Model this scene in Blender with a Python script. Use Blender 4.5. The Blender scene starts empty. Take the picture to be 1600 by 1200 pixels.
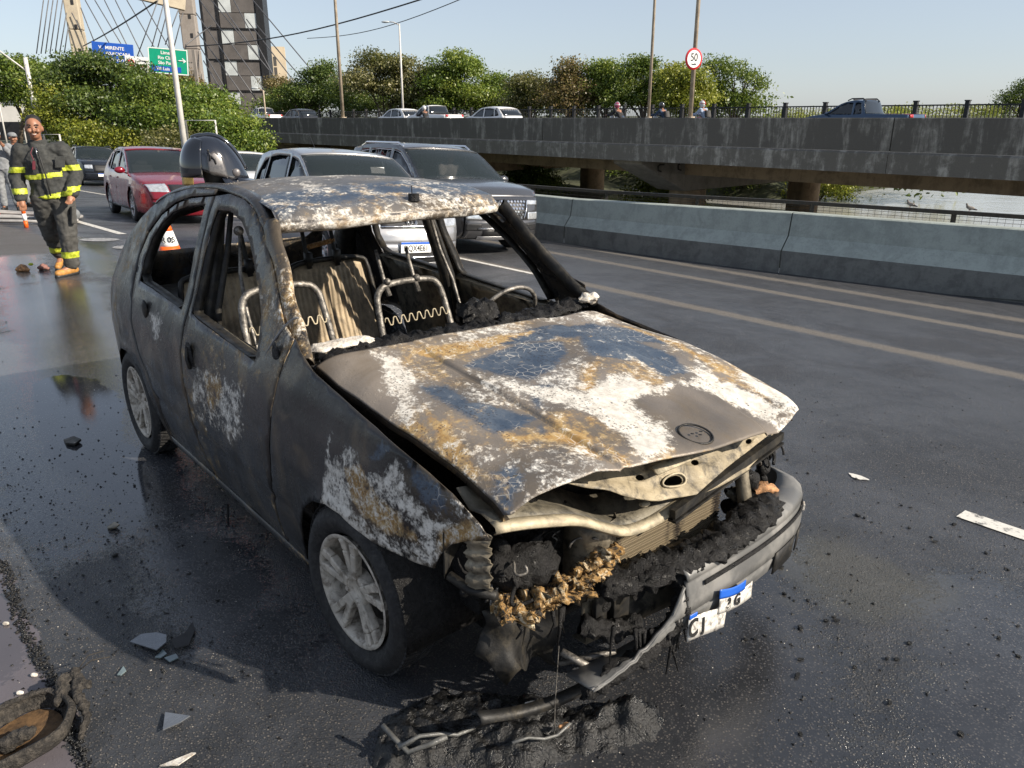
import bpy, bmesh, math, random
import numpy as np
from math import sin, cos, pi, radians, sqrt, atan2
from mathutils import Vector, Matrix, noise as mnoise
from mathutils.geometry import delaunay_2d_cdt
random.seed(7); RNG = np.random.default_rng(7)
SC = bpy.context.scene; COL = SC.collection

# ---------------------------------------------------------------- camera, sky, sun, exposure
CAM_H = 1.745
cd = bpy.data.cameras.new('camera'); cam = bpy.data.objects.new('camera', cd); COL.objects.link(cam)
cd.sensor_width = 36; cd.lens = 1210.5 / 1600 * 36; cd.clip_start = 0.05; cd.clip_end = 6000
cam.location = (0, 0, CAM_H); cam.rotation_euler = (radians(90 - 18.966), 0, 0)
SC.camera = cam
SUN_AZ, SUN_EL = 111.0, 30.5          # azimuth clockwise from +Y (the way the camera looks)
world = bpy.data.worlds.new('World'); SC.world = world; world.use_nodes = True
wn = world.node_tree.nodes; wl = world.node_tree.links; wn.clear()
sky = wn.new('ShaderNodeTexSky'); sky.sky_type = 'NISHITA'; sky.sun_disc = False
sky.sun_elevation = radians(SUN_EL); sky.sun_rotation = radians(SUN_AZ)
sky.air_density = 1.0; sky.dust_density = 1.0; sky.ozone_density = 2.2; sky.altitude = 500
bgn = wn.new('ShaderNodeBackground'); bgn.inputs[1].default_value = 0.070
outn = wn.new('ShaderNodeOutputWorld'); hs = wn.new('ShaderNodeHueSaturation'); hs.inputs['Saturation'].default_value = .75; wl.new(sky.outputs[0], hs.inputs['Color'])
hz_ = wn.new('ShaderNodeMix'); hz_.data_type = 'RGBA'; hz_.inputs[0].default_value = .32; hz_.inputs[7].default_value = (6.6, 7.3, 8.5, 1); wl.new(hs.outputs[0], hz_.inputs[6]); wl.new(hz_.outputs[2], bgn.inputs[0]); wl.new(bgn.outputs[0], outn.inputs[0])
sd = bpy.data.lights.new('sun', 'SUN'); sun = bpy.data.objects.new('sun', sd); COL.objects.link(sun)
sd.energy = 4.6; sd.angle = radians(0.55); sd.color = (1.0, 0.90, 0.76)
_a, _e = radians(SUN_AZ), radians(SUN_EL)
sun.rotation_euler = Vector((sin(_a) * cos(_e), cos(_a) * cos(_e), sin(_e))).to_track_quat('Z', 'Y').to_euler()
SC.view_settings.view_transform = 'Standard'; SC.view_settings.look = 'None'
SC.view_settings.exposure = 0.78; SC.view_settings.gamma = 1.0; SC.view_settings.use_curve_mapping = False
SC.render.engine = 'CYCLES'
SC.cycles.max_bounces = 8; SC.cycles.transparent_max_bounces = 12; SC.cycles.sample_clamp_indirect = 6

# ---------------------------------------------------------------- helpers: materials
class N:
    """small wrapper that builds a node tree for one material"""
    def __init__(s, name):
        s.m = bpy.data.materials.new(name); s.m.use_nodes = True
        s.t = s.m.node_tree; s.b = s.t.nodes['Principled BSDF']; s.o = s.t.nodes['Material Output']
    def n(s, ty, **kw):
        x = s.t.nodes.new(ty)
        for k, v in kw.items():
            if k.startswith('i_'):
                key = k[2:].replace('_', ' '); x.inputs[key].default_value = v
            else: setattr(x, k, v)
        return x
    def l(s, a, b): s.t.links.new(a, b)
    def coord(s, kind='Object', scale=(1, 1, 1)):
        if not hasattr(s, '_tc'): s._tc = s.n('ShaderNodeTexCoord')
        if tuple(scale) == (1, 1, 1): return s._tc.outputs[kind]
        mp = s.n('ShaderNodeMapping'); mp.inputs['Scale'].default_value = scale; s.l(s._tc.outputs[kind], mp.inputs[0]); return mp.outputs[0]
    def noise(s, scale, detail=4, rough=.55, dist=0, vec=None, kind='Object', stretch=(1, 1, 1)):
        x = s.n('ShaderNodeTexNoise'); x.inputs['Scale'].default_value = scale; x.inputs['Detail'].default_value = detail
        x.inputs['Roughness'].default_value = rough; x.inputs['Distortion'].default_value = dist
        s.l(vec or s.coord(kind, stretch), x.inputs['Vector']); return x.outputs['Fac']
    def voro(s, scale, feature='F1', out='Distance', stretch=(1, 1, 1), kind='Object', rnd=1):
        x = s.n('ShaderNodeTexVoronoi'); x.feature = feature; x.inputs['Scale'].default_value = scale
        x.inputs['Randomness'].default_value = rnd
        s.l(s.coord(kind, stretch), x.inputs['Vector']); return x.outputs[out]
    def math(s, op, a, b=None, c=None):
        x = s.n('ShaderNodeMath'); x.operation = op
        for i, v in enumerate((a, b, c)):
            if v is None: continue
            if isinstance(v, (int, float)): x.inputs[i].default_value = v
            else: s.l(v, x.inputs[i])
        return x.outputs[0]
    def step(s, v, lo, hi, a=0., b=1.):
        x = s.n('ShaderNodeMapRange'); x.interpolation_type = 'SMOOTHSTEP'
        s.l(v, x.inputs[0])
        for i, q in zip((1, 2, 3, 4), (lo, hi, a, b)): x.inputs[i].default_value = q
        return x.outputs[0]
    def mix(s, f, a, b, mode='MIX'):
        x = s.n('ShaderNodeMix'); x.data_type = 'RGBA'; x.blend_type = mode
        for i, v in ((0, f), (6, a), (7, b)):
            if isinstance(v, (int, float)): x.inputs[i].default_value = v
            elif isinstance(v, tuple): x.inputs[i].default_value = (*v[:3], 1)
            else: s.l(v, x.inputs[i])
        return x.outputs[2]
    def attr(s, name, out='Fac'):
        x = s.n('ShaderNodeAttribute'); x.attribute_name = name; return x.outputs[out]
    def sep(s, c):
        x = s.n('ShaderNodeSeparateXYZ'); s.l(c, x.inputs[0]); return x.outputs
    def set(s, **kw):
        for k, v in kw.items():
            i = s.b.inputs[k.replace('_', ' ')]
            if isinstance(v, (int, float)): i.default_value = v
            elif isinstance(v, tuple): i.default_value = (*v[:3], 1)
            else: s.l(v, i)
        return s
    def bump(s, h, strength=.3, dist=.01):
        x = s.n('ShaderNodeBump'); x.inputs['Strength'].default_value = strength; x.inputs['Distance'].default_value = dist
        s.l(h, x.inputs['Height']); s.l(x.outputs[0], s.b.inputs['Normal']); return s
_mc = {}
def pm(name, base, rough=.6, metal=0., var=.18, scale=5, bump=0., bscale=60, dirt=None, dirt_amt=.0, coat=0., spec=.5, rvar=.1):
    """plain procedural material with colour variation, dirt and fine relief"""
    if name in _mc: return _mc[name]
    s = N(name); nz = s.noise(scale, 5, .6)
    lo = tuple(c * (1 - var) for c in base); hi = tuple(min(1, c * (1 + var)) for c in base)
    c = s.mix(s.step(nz, .3, .7), lo, hi)
    if dirt: c = s.mix(s.math('MULTIPLY', s.step(s.noise(scale * 1.7, 8, .7, .4), .45, .65), dirt_amt), c, dirt)
    s.set(Base_Color=c, Metallic=float(metal), Roughness=s.step(s.noise(scale * 3, 3), .3, .7, max(0.02, rough - rvar), min(1, rough + rvar)))
    s.b.inputs['Coat Weight'].default_value = coat; s.b.inputs['Coat Roughness'].default_value = .05
    s.b.inputs['Specular IOR Level'].default_value = spec
    if bump: s.bump(s.noise(bscale, 6, .65), bump, .01)
    _mc[name] = s.m; return s.m

# ---------------------------------------------------------------- helpers: objects
def tag(o, label=None, cat=None, group=None, kind=None):
    if label: o['label'] = label
    if cat: o['category'] = cat
    if group: o['group'] = group
    if kind: o['kind'] = kind
    return o
def empty(name, loc, rz=0, label=None, cat=None, group=None):
    o = bpy.data.objects.new(name, None); COL.objects.link(o); o.location = loc; o.rotation_euler = (0, 0, rz)
    o.empty_display_size = .2
    return tag(o, label, cat, group)
def mobj(name, verts, faces, m, parent=None, smooth=False, mats=None, midx=None):
    me = bpy.data.meshes.new(name)
    me.from_pydata([tuple(map(float, v)) for v in verts], [], [tuple(int(i) for i in f) for f in faces]); 
    for mm in (mats or [m]): me.materials.append(mm)
    if midx is not None: me.polygons.foreach_set('material_index', np.asarray(midx, dtype=np.int32))
    if smooth: me.polygons.foreach_set('use_smooth', np.ones(len(me.polygons), dtype=bool))
    me.update()
    o = bpy.data.objects.new(name, me); COL.objects.link(o)
    if parent: o.parent = parent
    return o
def fast_quads(name, V, m, parent=None, attrs=None, tri=False, smooth=False):
    """V: (n,4,3) or (n,3,3) array of separate faces"""
    n, k, _ = V.shape
    me = bpy.data.meshes.new(name); me.vertices.add(n * k); me.vertices.foreach_set('co', V.astype(np.float32).ravel())
    me.loops.add(n * k); me.loops.foreach_set('vertex_index', np.arange(n * k, dtype=np.int32))
    me.polygons.add(n); me.polygons.foreach_set('loop_start', np.arange(0, n * k, k, dtype=np.int32))
    me.polygons.foreach_set('loop_total', np.full(n, k, dtype=np.int32))
    me.update(calc_edges=True); me.materials.append(m)
    if smooth: me.polygons.foreach_set('use_smooth', np.ones(n, dtype=bool))
    for an, av in (attrs or {}).items():
        a = me.attributes.new(an, 'FLOAT', 'POINT'); a.data.foreach_set('value', np.repeat(av, k).astype(np.float32))
    o = bpy.data.objects.new(name, me); COL.objects.link(o)
    if parent: o.parent = parent
    return o
class MB:
    """collects primitives for ONE mesh"""
    def __init__(s): s.v = []; s.f = []
    def add(s, v, f):
        b = len(s.v); s.v += [tuple(map(float, q)) for q in v]; s.f += [tuple(i + b for i in q) for q in f]; return s
    def box(s, c, size, rot=None, taper=1.):
        x, y, z = (q / 2 for q in size)
        P = [Vector((sx * x * (taper if sz > 0 else 1), sy * y * (taper if sz > 0 else 1), sz * z)) for sz in (-1, 1) for sx, sy in ((-1, -1), (1, -1), (1, 1), (-1, 1))]
        if rot is not None:
            M = rot if isinstance(rot, Matrix) else Matrix.Rotation(rot, 3, 'Z'); P = [M @ p for p in P]
        P = [p + Vector(c) for p in P]
        return s.add(P, [(3, 2, 1, 0), (4, 5, 6, 7), (0, 1, 5, 4), (1, 2, 6, 5), (2, 3, 7, 6), (3, 0, 4, 7)])
    def bar(s, a, b, w, h=None, up=(0, 0, 1)):
        a, b = Vector(a), Vector(b); d = (b - a); L = d.length; d.normalize(); u = Vector(up)
        r = d.cross(u)
        if r.length < 1e-4: r = d.cross(Vector((1, 0, 0)))
        r.normalize(); u = r.cross(d).normalized(); h = h or w
        P = [p + r * (sx * w / 2) + u * (sz * h / 2) for p in (a, b) for sx, sz in ((-1, -1), (1, -1), (1, 1), (-1, 1))]
        return s.add(P, [(0, 1, 2, 3), (7, 6, 5, 4), (0, 4, 5, 1), (1, 5, 6, 2), (2, 6, 7, 3), (3, 7, 4, 0)])
    def tube(s, pts, r, n=8, closed=False, cap=True):
        pts = [Vector(p) for p in pts]; R = r if isinstance(r, (list, tuple)) else [r] * len(pts)
        m = len(pts); rings = []; ref = None
        for i, p in enumerate(pts):
            a = pts[(i - 1) % m] if (closed or i > 0) else p; b = pts[(i + 1) % m] if (closed or i < m - 1) else p
            d = (b - a).normalized() if (b - a).length > 1e-9 else Vector((0, 0, 1))
            if ref is None: ref = d.orthogonal().normalized()
            ref = (ref - d * ref.dot(d)); ref = ref.normalized() if ref.length > 1e-6 else d.orthogonal().normalized()
            q = d.cross(ref)
            rings.append([p + (ref * cos(2 * pi * k / n) + q * sin(2 * pi * k / n)) * R[i] for k in range(n)])
        V = [v for g in rings for v in g]; F = []
        for i in range(m if closed else m - 1):
            j = (i + 1) % m
            for k in range(n): F.append((i * n + k, i * n + (k + 1) % n, j * n + (k + 1) % n, j * n + k))
        if cap and not closed: F += [tuple(range(n - 1, -1, -1)), tuple((m - 1) * n + k for k in range(n))]
        return s.add(V, F)
    def lathe(s, prof, n=32, axis='y', c=(0, 0, 0)):
        """prof: (radius, offset along axis)"""
        V = []; F = []
        for r, h in prof:
            for k in range(n):
                a = 2 * pi * k / n; u, v = r * cos(a), r * sin(a)
                p = {'y': (u, h, v), 'z': (u, v, h), 'x': (h, u, v)}[axis]; V.append([p[i] + c[i] for i in range(3)])
        for i in range(len(prof) - 1):
            for k in range(n): F.append((i * n + k, i * n + (k + 1) % n, (i + 1) * n + (k + 1) % n, (i + 1) * n + k))
        return s.add(V, F)
    def ball(s, c, r, n=10, m=7, sq=(1, 1, 1)):
        V = []; F = []
        for i in range(m + 1):
            t = pi * i / m
            for k in range(n):
                a = 2 * pi * k / n
                V.append((c[0] + r * sq[0] * sin(t) * cos(a), c[1] + r * sq[1] * sin(t) * sin(a), c[2] + r * sq[2] * cos(t)))
        for i in range(m):
            for k in range(n): F.append((i * n + k, (i + 1) * n + k, (i + 1) * n + (k + 1) % n, i * n + (k + 1) % n))
        return s.add(V, F)
    def prism(s, poly, h0, h1, axis='y'):
        n = len(poly); V = []
        for h in (h0, h1):
            for a, b in poly: V.append({'y': (a, h, b), 'z': (a, b, h), 'x': (h, a, b)}[axis])
        return s.add(V, [tuple(range(n)), tuple(range(2 * n - 1, n - 1, -1))] + [(i, n + i, n + (i + 1) % n, (i + 1) % n) for i in range(n)])
    def grid(s, P):
        """P: rows of points"""
        nr, nc = len(P), len(P[0]); V = [p for r in P for p in r]
        return s.add(V, [(i * nc + j, i * nc + j + 1, (i + 1) * nc + j + 1, (i + 1) * nc + j) for i in range(nr - 1) for j in range(nc - 1)])
    def build(s, name, m, parent=None, smooth=False, bevel=0, solid=0):
        o = mobj(name, s.v, s.f, m, parent, smooth)
        if solid:
            q = o.modifiers.new('t', 'SOLIDIFY'); q.thickness = solid; q.offset = 0
        if bevel:
            q = o.modifiers.new('b', 'BEVEL'); q.width = bevel; q.segments = 2; q.limit_method = 'ANGLE'
        return o
def fix_normals(o):
    bm = bmesh.new(); bm.from_mesh(o.data); bmesh.ops.recalc_face_normals(bm, faces=bm.faces); bm.to_mesh(o.data); bm.free(); return o
def autosmooth(o, deg=35):
    """mark edges sharper than deg and shade the rest smooth"""
    bm = bmesh.new(); bm.from_mesh(o.data)
    for e in bm.edges: e.smooth = not (len(e.link_faces) == 2 and e.calc_face_angle(0) > radians(deg))
    for f in bm.faces: f.smooth = True
    bm.to_mesh(o.data); bm.free(); return o
def copy_tree(o, parent=None):
    c = o.copy(); COL.objects.link(c)
    if parent: c.parent = parent
    for ch in list(o.children): copy_tree(ch, c)
    return c
def text(name, s, size, m, parent=None, loc=(0, 0, 0), M=None, ext=.001, sx=1., bold=.0, align='CENTER'):
    cu = bpy.data.curves.new(name, 'FONT'); cu.body = s; cu.size = size; cu.extrude = ext; cu.offset = bold
    cu.align_x = align; cu.align_y = 'CENTER'
    t = bpy.data.objects.new(name, cu); COL.objects.link(t)
    bpy.context.view_layer.update()
    me = bpy.data.meshes.new_from_object(t.evaluated_get(bpy.context.evaluated_depsgraph_get()))
    bpy.data.objects.remove(t); bpy.data.curves.remove(cu)
    for v in me.vertices: v.co.x *= sx
    if M is not None: me.transform(M.to_4x4())
    me.transform(Matrix.Translation(loc)); me.materials.clear(); me.materials.append(m); me.name = name
    o = bpy.data.objects.new(name, me); COL.objects.link(o)
    if parent: o.parent = parent
    return o
def frame(xd, yd):
    """rotation matrix whose text plane has x along xd and y along yd"""
    x = Vector(xd).normalized(); y = Vector(yd); y = (y - x * y.dot(x)).normalized(); z = x.cross(y)
    return Matrix((x, y, z)).transposed()

# polygons
def in_poly(X, Y, poly):
    X = np.asarray(X, float); Y = np.asarray(Y, float); r = np.zeros(X.shape, bool); n = len(poly)
    for i in range(n):
        x1, y1 = poly[i]; x2, y2 = poly[(i + 1) % n]
        if y1 == y2: continue
        r ^= ((y1 > Y) != (y2 > Y)) & (X < (x2 - x1) * (Y - y1) / (y2 - y1) + x1)
    return r
def sdf(X, Y, poly):
    """signed distance, positive inside"""
    X = np.asarray(X, float); Y = np.asarray(Y, float); d = np.full(X.shape, 1e9); n = len(poly)
    for i in range(n):
        x1, y1 = poly[i]; x2, y2 = poly[(i + 1) % n]; ex, ey = x2 - x1, y2 - y1
        t = np.clip(((X - x1) * ex + (Y - y1) * ey) / max(ex * ex + ey * ey, 1e-12), 0, 1)
        d = np.minimum(d, np.hypot(X - x1 - t * ex, Y - y1 - t * ey))
    return np.where(in_poly(X, Y, poly), d, -d)
def resample(poly, st, closed=True):
    out = []; n = len(poly)
    for i in range(n if closed else n - 1):
        a = np.array(poly[i], float); b = np.array(poly[(i + 1) % n], float); k = max(1, int(round(np.linalg.norm(b - a) / st)))
        out += [tuple(a + (b - a) * j / k) for j in range(k)]
    if not closed: out.append(tuple(poly[-1]))
    return out
def chaikin(poly, it=1, closed=True):
    for _ in range(it):
        o = []; n = len(poly)
        for i in range(n if closed else n - 1):
            a = np.array(poly[i], float); b = np.array(poly[(i + 1) % n], float); o += [tuple(a * .75 + b * .25), tuple(a * .25 + b * .75)]
        poly = o
    return poly
def panel(name, outline, holes, surf, m, parent, st=.03, thick=.004, smooth=True):
    """sheet with outline and holes in 2D, triangulated on a fine grid and mapped to 3D by surf(u, v)"""
    P = resample(outline, st); E = [(i, (i + 1) % len(P)) for i in range(len(P))]
    H = []
    for h in holes:
        b = len(P); hp = resample(h, st); P += hp; E += [(b + i, b + (i + 1) % len(hp)) for i in range(len(hp))]; H.append(hp)
    A = np.array(outline); x0, y0 = A.min(0); x1, y1 = A.max(0)
    gx, gy = np.meshgrid(np.arange(x0 + st / 2, x1, st), np.arange(y0 + st / 2, y1, st)); gx = gx.ravel(); gy = gy.ravel()
    k = sdf(gx, gy, outline) > st * .4
    for h in holes: k &= sdf(gx, gy, h) < -st * .4
    P += list(zip(gx[k], gy[k]))
    r = delaunay_2d_cdt([Vector(p) for p in P], E, [], 0, 1e-6)
    V = [tuple(v) for v in r[0]]; F = [f for f in r[2]]
    C = np.array([np.mean([V[i] for i in f], axis=0) for f in F])
    ok = in_poly(C[:, 0], C[:, 1], outline)
    for h in holes: ok &= ~in_poly(C[:, 0], C[:, 1], h)
    F = [f for f, o in zip(F, ok) if o]
    o = mobj(name, [surf(*v) for v in V], F, m, parent, smooth)
    if thick:
        q = o.modifiers.new('t', 'SOLIDIFY'); q.thickness = thick; q.offset = 0
    return o
def nz3(x, y, z, s=1.): return mnoise.noise(Vector((x * s, y * s, z * s)))
def stain(o, fn):
    """store pigment weights (white ash, rust, bare steel) per vertex"""
    me = o.data; a = me.attributes.new('stain', 'FLOAT_VECTOR', 'POINT')
    co = np.zeros(len(me.vertices) * 3); me.vertices.foreach_get('co', co); co = co.reshape(-1, 3)
    a.data.foreach_set('vector', np.ascontiguousarray(fn(co), dtype=np.float32).ravel()); return o
def soft(X, Y, polys, w=.035):
    r = np.zeros(X.shape)
    for p in polys: r = np.maximum(r, np.clip(.5 + sdf(X, Y, p) / (2 * w), 0, 1))
    return r
# ================================================================ road, water, barrier, bridge (u runs along the road, v across it)
LU = Vector((-sin(radians(41)), cos(radians(41)), 0)); LV = Vector((cos(radians(41)), sin(radians(41)), 0)); RZ = radians(90 + 41)
def UV(u, v, z=0.): p = LU * u + LV * v; return Vector((p.x, p.y, z))
def bv(u): return float(np.interp(u, [-60, -6, 0, 3.2, 4.65, 6.44, 8.7, 10.7, 14, 45, 300], [22, 13.0, 12.3, 11.74, 11.36, 10.94, 10.56, 10.42, 10.3, 10.6, 20]))
def gz(u, v):       # the carriageway falls away from the shoulder and dips further on
    return -.065 * np.maximum(0, v - 2.7) - .024 * np.clip(u - 12, 0, 60) * np.clip(v / 3, 0, 1)
def on_road(u, v, dz=0.): p = UV(u, v); p.z = float(gz(u, v)) + dz; return p
def xy_uv(x, y): return (LU.x * x + LU.y * y, LV.x * x + LV.y * y)
def road_rot(u, v, az):
    '''rotation that puts local +x along compass azimuth az and local z on the road normal'''
    e = .2; a, b, c = on_road(u, v), on_road(u + e, v), on_road(u, v + e); n = (b - a).cross(c - a).normalized()
    if n.z < 0: n = -n
    x = Vector((sin(radians(az)), cos(radians(az)), 0)); x = (x - n * x.dot(n)).normalized(); y = n.cross(x)
    return Matrix((x, y, n)).transposed()
PUD = [[(-3.33, 5.08), (-3.24, 5.29), (-2.94, 5.19), (-2.55, 4.76), (-2.21, 4.07), (-2.04, 3.93), (-1.81, 3.5), (-1.67, 3.06), (-1.92, 3.3), (-2.24, 3.61), (-2.52, 3.85), (-2.89, 4.36)],
 [(-2.18, 2.89), (-1.85, 2.44), (-1.68, 2.26), (-1.66, 2.1), (-1.73, 2.01), (-2.0, 2.3), (-2.5, 2.9)]]
FILM = [[(-5.6, 8.12), (-5.33, 8.75), (-4.47, 8.63), (-3.56, 6.88), (-3.22, 5.94), (-3.30, 5.3), (-3.6, 5.5), (-4.1, 5.9)], [(-7.2, 10.34), (-6.32, 10.5), (-5.12, 8.63), (-5.7, 8.12)],
 [(-2.06, 3.98), (-1.04, 2.89), (-.74, 2.37), (-.58, 2.07), (-.84, 2.1), (-1.13, 2.23), (-1.45, 2.61), (-1.77, 3.23)], [(-7.34, 12.82), (-6.15, 12.1), (-4.98, 9.85), (-4.47, 8.63), (-5.21, 9.2)],
 [(.0, 1.2), (.9, 1.0), (1.02, 1.73), (1.32, 3.3), (1.2, 3.6), (.6, 2.6), (.1, 1.9)], [(1.2, 1.1), (2.2, 1.1), (2.4, 2.6), (1.7, 2.55), (1.3, 1.9)]]
FILM += [[(-4.6, 7.6), (-3.4, 7.2), (-2.55, 5.3), (-2.0, 4.3), (-1.45, 3.3), (-1.9, 2.7), (-2.5, 3.2), (-3.3, 4.3), (-4.3, 5.9)], [(1.708, 2.751), (2.234, 2.786), (1.513, 1.702), (1.081, 1.702)], [(0.36, 1.705), (0.738, 1.705), (1.231, 3.283), (0.902, 2.699), (0.413, 2.042)]]
DRY = [[(-9.6, 14.6), (-7.67, 12.67), (-6.47, 11.15), (-6.18, 10.09), (-5.9, 9.0), (-8, 9), (-11, 12)], [(-5.6, 6.9), (-3.95, 6.04), (-3.48, 5.22), (-3.7, 4.9), (-4.6, 4.9)]]
SHEEN = [[(.95, 3.0), (1.45, 3.15), (1.85, 2.57), (1.43, 2.33), (1.07, 2.5)]]
MOSS = [[(-6.52, 11.77), (-5.96, 11.33), (-5.14, 10.09), (-5.68, 10.59), (-6.23, 11.27)], [(-5.61, 10.09), (-5.07, 9.95), (-4.56, 8.81), (-4.98, 9.2)]]
def axis(lo, hi, c, n, k):
    s = np.linspace(math.asinh((lo - c) / k), math.asinh((hi - c) / k), n); return c + k * np.sinh(s)
us = axis(-300, 900, 3, 620, 3.2); bs = axis(0, 700, 7.2, 460, 2.6); bs[0] = 0
UU, BB = np.meshgrid(us, bs, indexing='ij'); BVv = np.array([bv(u) for u in us])[:, None]; VV = BVv + .02 - BB
GX = LU.x * UU + LV.x * VV; GY = LU.y * UU + LV.y * VV
def masks(X, Y, U, V):
    pud = soft(X, Y, PUD, .10); film = soft(X, Y, FILM, .35); dry = soft(X, Y, DRY, .25); moss = soft(X, Y, MOSS, .08)
    gut = np.clip((.24 - V) / .03, 0, 1)
    band = np.zeros(X.shape)
    for c, w, a in ((7.22, .16, .85), (9.15, .13, 1.), (10.25, .18, .8), (5.4, .12, .12)): band = np.maximum(band, a * np.exp(-((V - c) / w) ** 2))
    near = np.exp(-(((X - .2) / 2.4) ** 2 + ((Y - 2.6) / 2.2) ** 2))
    return pud, film, dry, gut, band, near, soft(X, Y, SHEEN, .3), moss
NU, NV = GX.shape
def ground_mesh():
    me = bpy.data.meshes.new('road'); n = NU * NV
    co = np.stack([GX, GY, gz(UU, VV)], -1).reshape(-1, 3)
    me.vertices.add(n); me.vertices.foreach_set('co', co.astype(np.float32).ravel())
    i, j = np.meshgrid(np.arange(NU - 1), np.arange(NV - 1), indexing='ij'); a = (i * NV + j).ravel()
    q = np.stack([a, a + 1, a + NV + 1, a + NV], 1).astype(np.int32); m = len(q)
    me.loops.add(m * 4); me.loops.foreach_set('vertex_index', q.ravel()); me.polygons.add(m)
    me.polygons.foreach_set('loop_start', np.arange(0, m * 4, 4, dtype=np.int32)); me.polygons.foreach_set('loop_total', np.full(m, 4, dtype=np.int32))
    me.update(calc_edges=True)
    X, Y = co[:, 0], co[:, 1]; U, V = UU.ravel(), VV.ravel(); close = (np.abs(X) < 16) & (Y < 22) & (Y > -6)
    R = [np.zeros(n) for _ in range(8)]
    mk = masks(X[close], Y[close], U[close], V[close])
    for r, k in zip(R, mk): r[close] = k
    R[3] = np.clip((.24 - V) / .03, 0, 1) * (U < 12)
    b = np.zeros(n)
    for c, w, a_ in ((7.22, .16, .85), (9.15, .13, 1.), (10.25, .18, .8), (5.4, .12, .12)): b = np.maximum(b, a_ * np.exp(-((V - c) / w) ** 2))
    R[4] = b * (V > 0)
    for nm, (x, y, z) in {'wetA': (0, 1, 2), 'wetB': (3, 4, 5), 'wetC': (6, 7, 7)}.items():
        at = me.attributes.new(nm, 'FLOAT_VECTOR', 'POINT'); at.data.foreach_set('vector', np.stack([R[x], R[y], R[z]], 1).astype(np.float32).ravel())
    s = N('wet_asphalt'); A = s.sep(s.attr('wetA', 'Vector')); B = s.sep(s.attr('wetB', 'Vector')); C = s.sep(s.attr('wetC', 'Vector'))
    big = s.noise(.9, 6, .6, .6); mid = s.noise(5, 7, .65, .3); fine = s.noise(45, 5, .7); grain = s.noise(170, 3, .6); vor = s.voro(110); cell = s.voro(110, out='Color')
    stretchn = s.noise(3.0, 5, .6, stretch=(1, 1, 1))
    def th(m, amt, lo=.42, hi=.6): return s.step(s.math('ADD', m, s.math('ADD', s.math('MULTIPLY', s.math('SUBTRACT', mid, .5), amt), s.math('MULTIPLY', s.math('SUBTRACT', fine, .5), amt * .9))), lo, hi)
    pud = th(A[0], .75, .42, .50); film = th(A[1], 1.0, .35, .7); dry = th(A[2], .5, .4, .6); gut = th(B[0], .18, .45, .55); band = th(B[1], .55, .25, .75); near = B[2]; moss = th(C[1], .9, .45, .55)
    stone = s.step(vor, .42, .25)                                  # aggregate stones
    bright = s.step(s.sep(cell)[0], .55, .95)
    base = s.mix(s.step(s.math('ADD', s.math('MULTIPLY', big, .6), s.math('MULTIPLY', s.noise(2.6, 6, .7, 1.2), .4)), .38, .62), (.029, .032, .038), (.066, .070, .079))
    base = s.mix(s.math('MULTIPLY', stone, s.math('ADD', .25, s.math('MULTIPLY', bright, .7))), base, (.21, .19, .17))
    c = s.mix(s.math('MULTIPLY', band, .85), base, s.mix(fine, (.10, .09, .078), (.22, .195, .165)))
    c = s.mix(s.math('MULTIPLY', dry, .8), c, s.mix(fine, (.08, .075, .07), (.15, .14, .13)))
    c = s.mix(s.math('MULTIPLY', s.step(s.math('ADD', C[0], s.math('MULTIPLY', s.math('SUBTRACT', mid, .5), 1.2)), .4, .8), .55), c, (.12, .115, .095))
    c = s.mix(gut, c, s.mix(mid, (.09, .08, .09), (.14, .125, .135)))
    c = s.mix(s.math('MULTIPLY', moss, .85), c, s.mix(fine, (.02, .022, .006), (.07, .068, .02)))
    near_dark = s.step(s.math('ADD', near, s.math('MULTIPLY', s.math('SUBTRACT', mid, .5), .9)), .45, .9)  # asphalt grows darker towards the car, in ragged patches
    c = s.mix(s.math('MULTIPLY', near_dark, .35), c, (.012, .012, .013))
    wet = s.math('MAXIMUM', pud, s.math('MULTIPLY', film, .8))
    c = s.mix(s.math('MULTIPLY', wet, .35), c, (.010, .010, .010))
    damp = s.math('MULTIPLY', s.step(big, .3, .62), .55)           # a thin skin of water nearly everywhere
    rough = s.math('SUBTRACT', s.math('SUBTRACT', .56, s.math('MULTIPLY', damp, .42)), s.math('MULTIPLY', film, .34))
    rough = s.math('ADD', rough, s.math('MULTIPLY', s.math('MAXIMUM', band, dry), .3))
    rough = s.math('MULTIPLY', rough, s.math('SUBTRACT', 1., s.math('MULTIPLY', film, .80)))
    rough = s.math('MULTIPLY', rough, s.math('SUBTRACT', 1., s.math('MULTIPLY', pud, .97)))
    rough = s.math('MAXIMUM', rough, .015)
    s.set(Base_Color=c, Roughness=rough); s.l(s.math('ADD', .5, s.math('MULTIPLY', s.math('MAXIMUM', pud, film), .4)), s.b.inputs['Specular IOR Level']); s.b.inputs['IOR'].default_value = 1.45
    h = s.math('ADD', s.math('MULTIPLY', s.math('MULTIPLY', stone, .9), 1), s.math('ADD', s.math('MULTIPLY', fine, 1.1), s.math('MULTIPLY', grain, .7)))
    keep = s.math('SUBTRACT', 1., s.math('MAXIMUM', s.math('MULTIPLY', pud, .985), s.math('MAXIMUM', s.math('MULTIPLY', film, .86), s.math('MULTIPLY', gut, .85))))
    bp = s.n('ShaderNodeBump'); bp.inputs['Distance'].default_value = .006; s.l(keep, bp.inputs['Strength']); s.l(h, bp.inputs['Height']); s.l(bp.outputs[0], s.b.inputs['Normal'])
    me.materials.append(s.m); o = bpy.data.objects.new('road', me); COL.objects.link(o); o['kind'] = 'structure'
ground_mesh()
def sheet(name, pts, z, m, kind='structure'):
    o = mobj(name, [(p.x, p.y, z) for p in pts], [tuple(range(len(pts)))], m); return tag(o, kind=kind)
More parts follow.
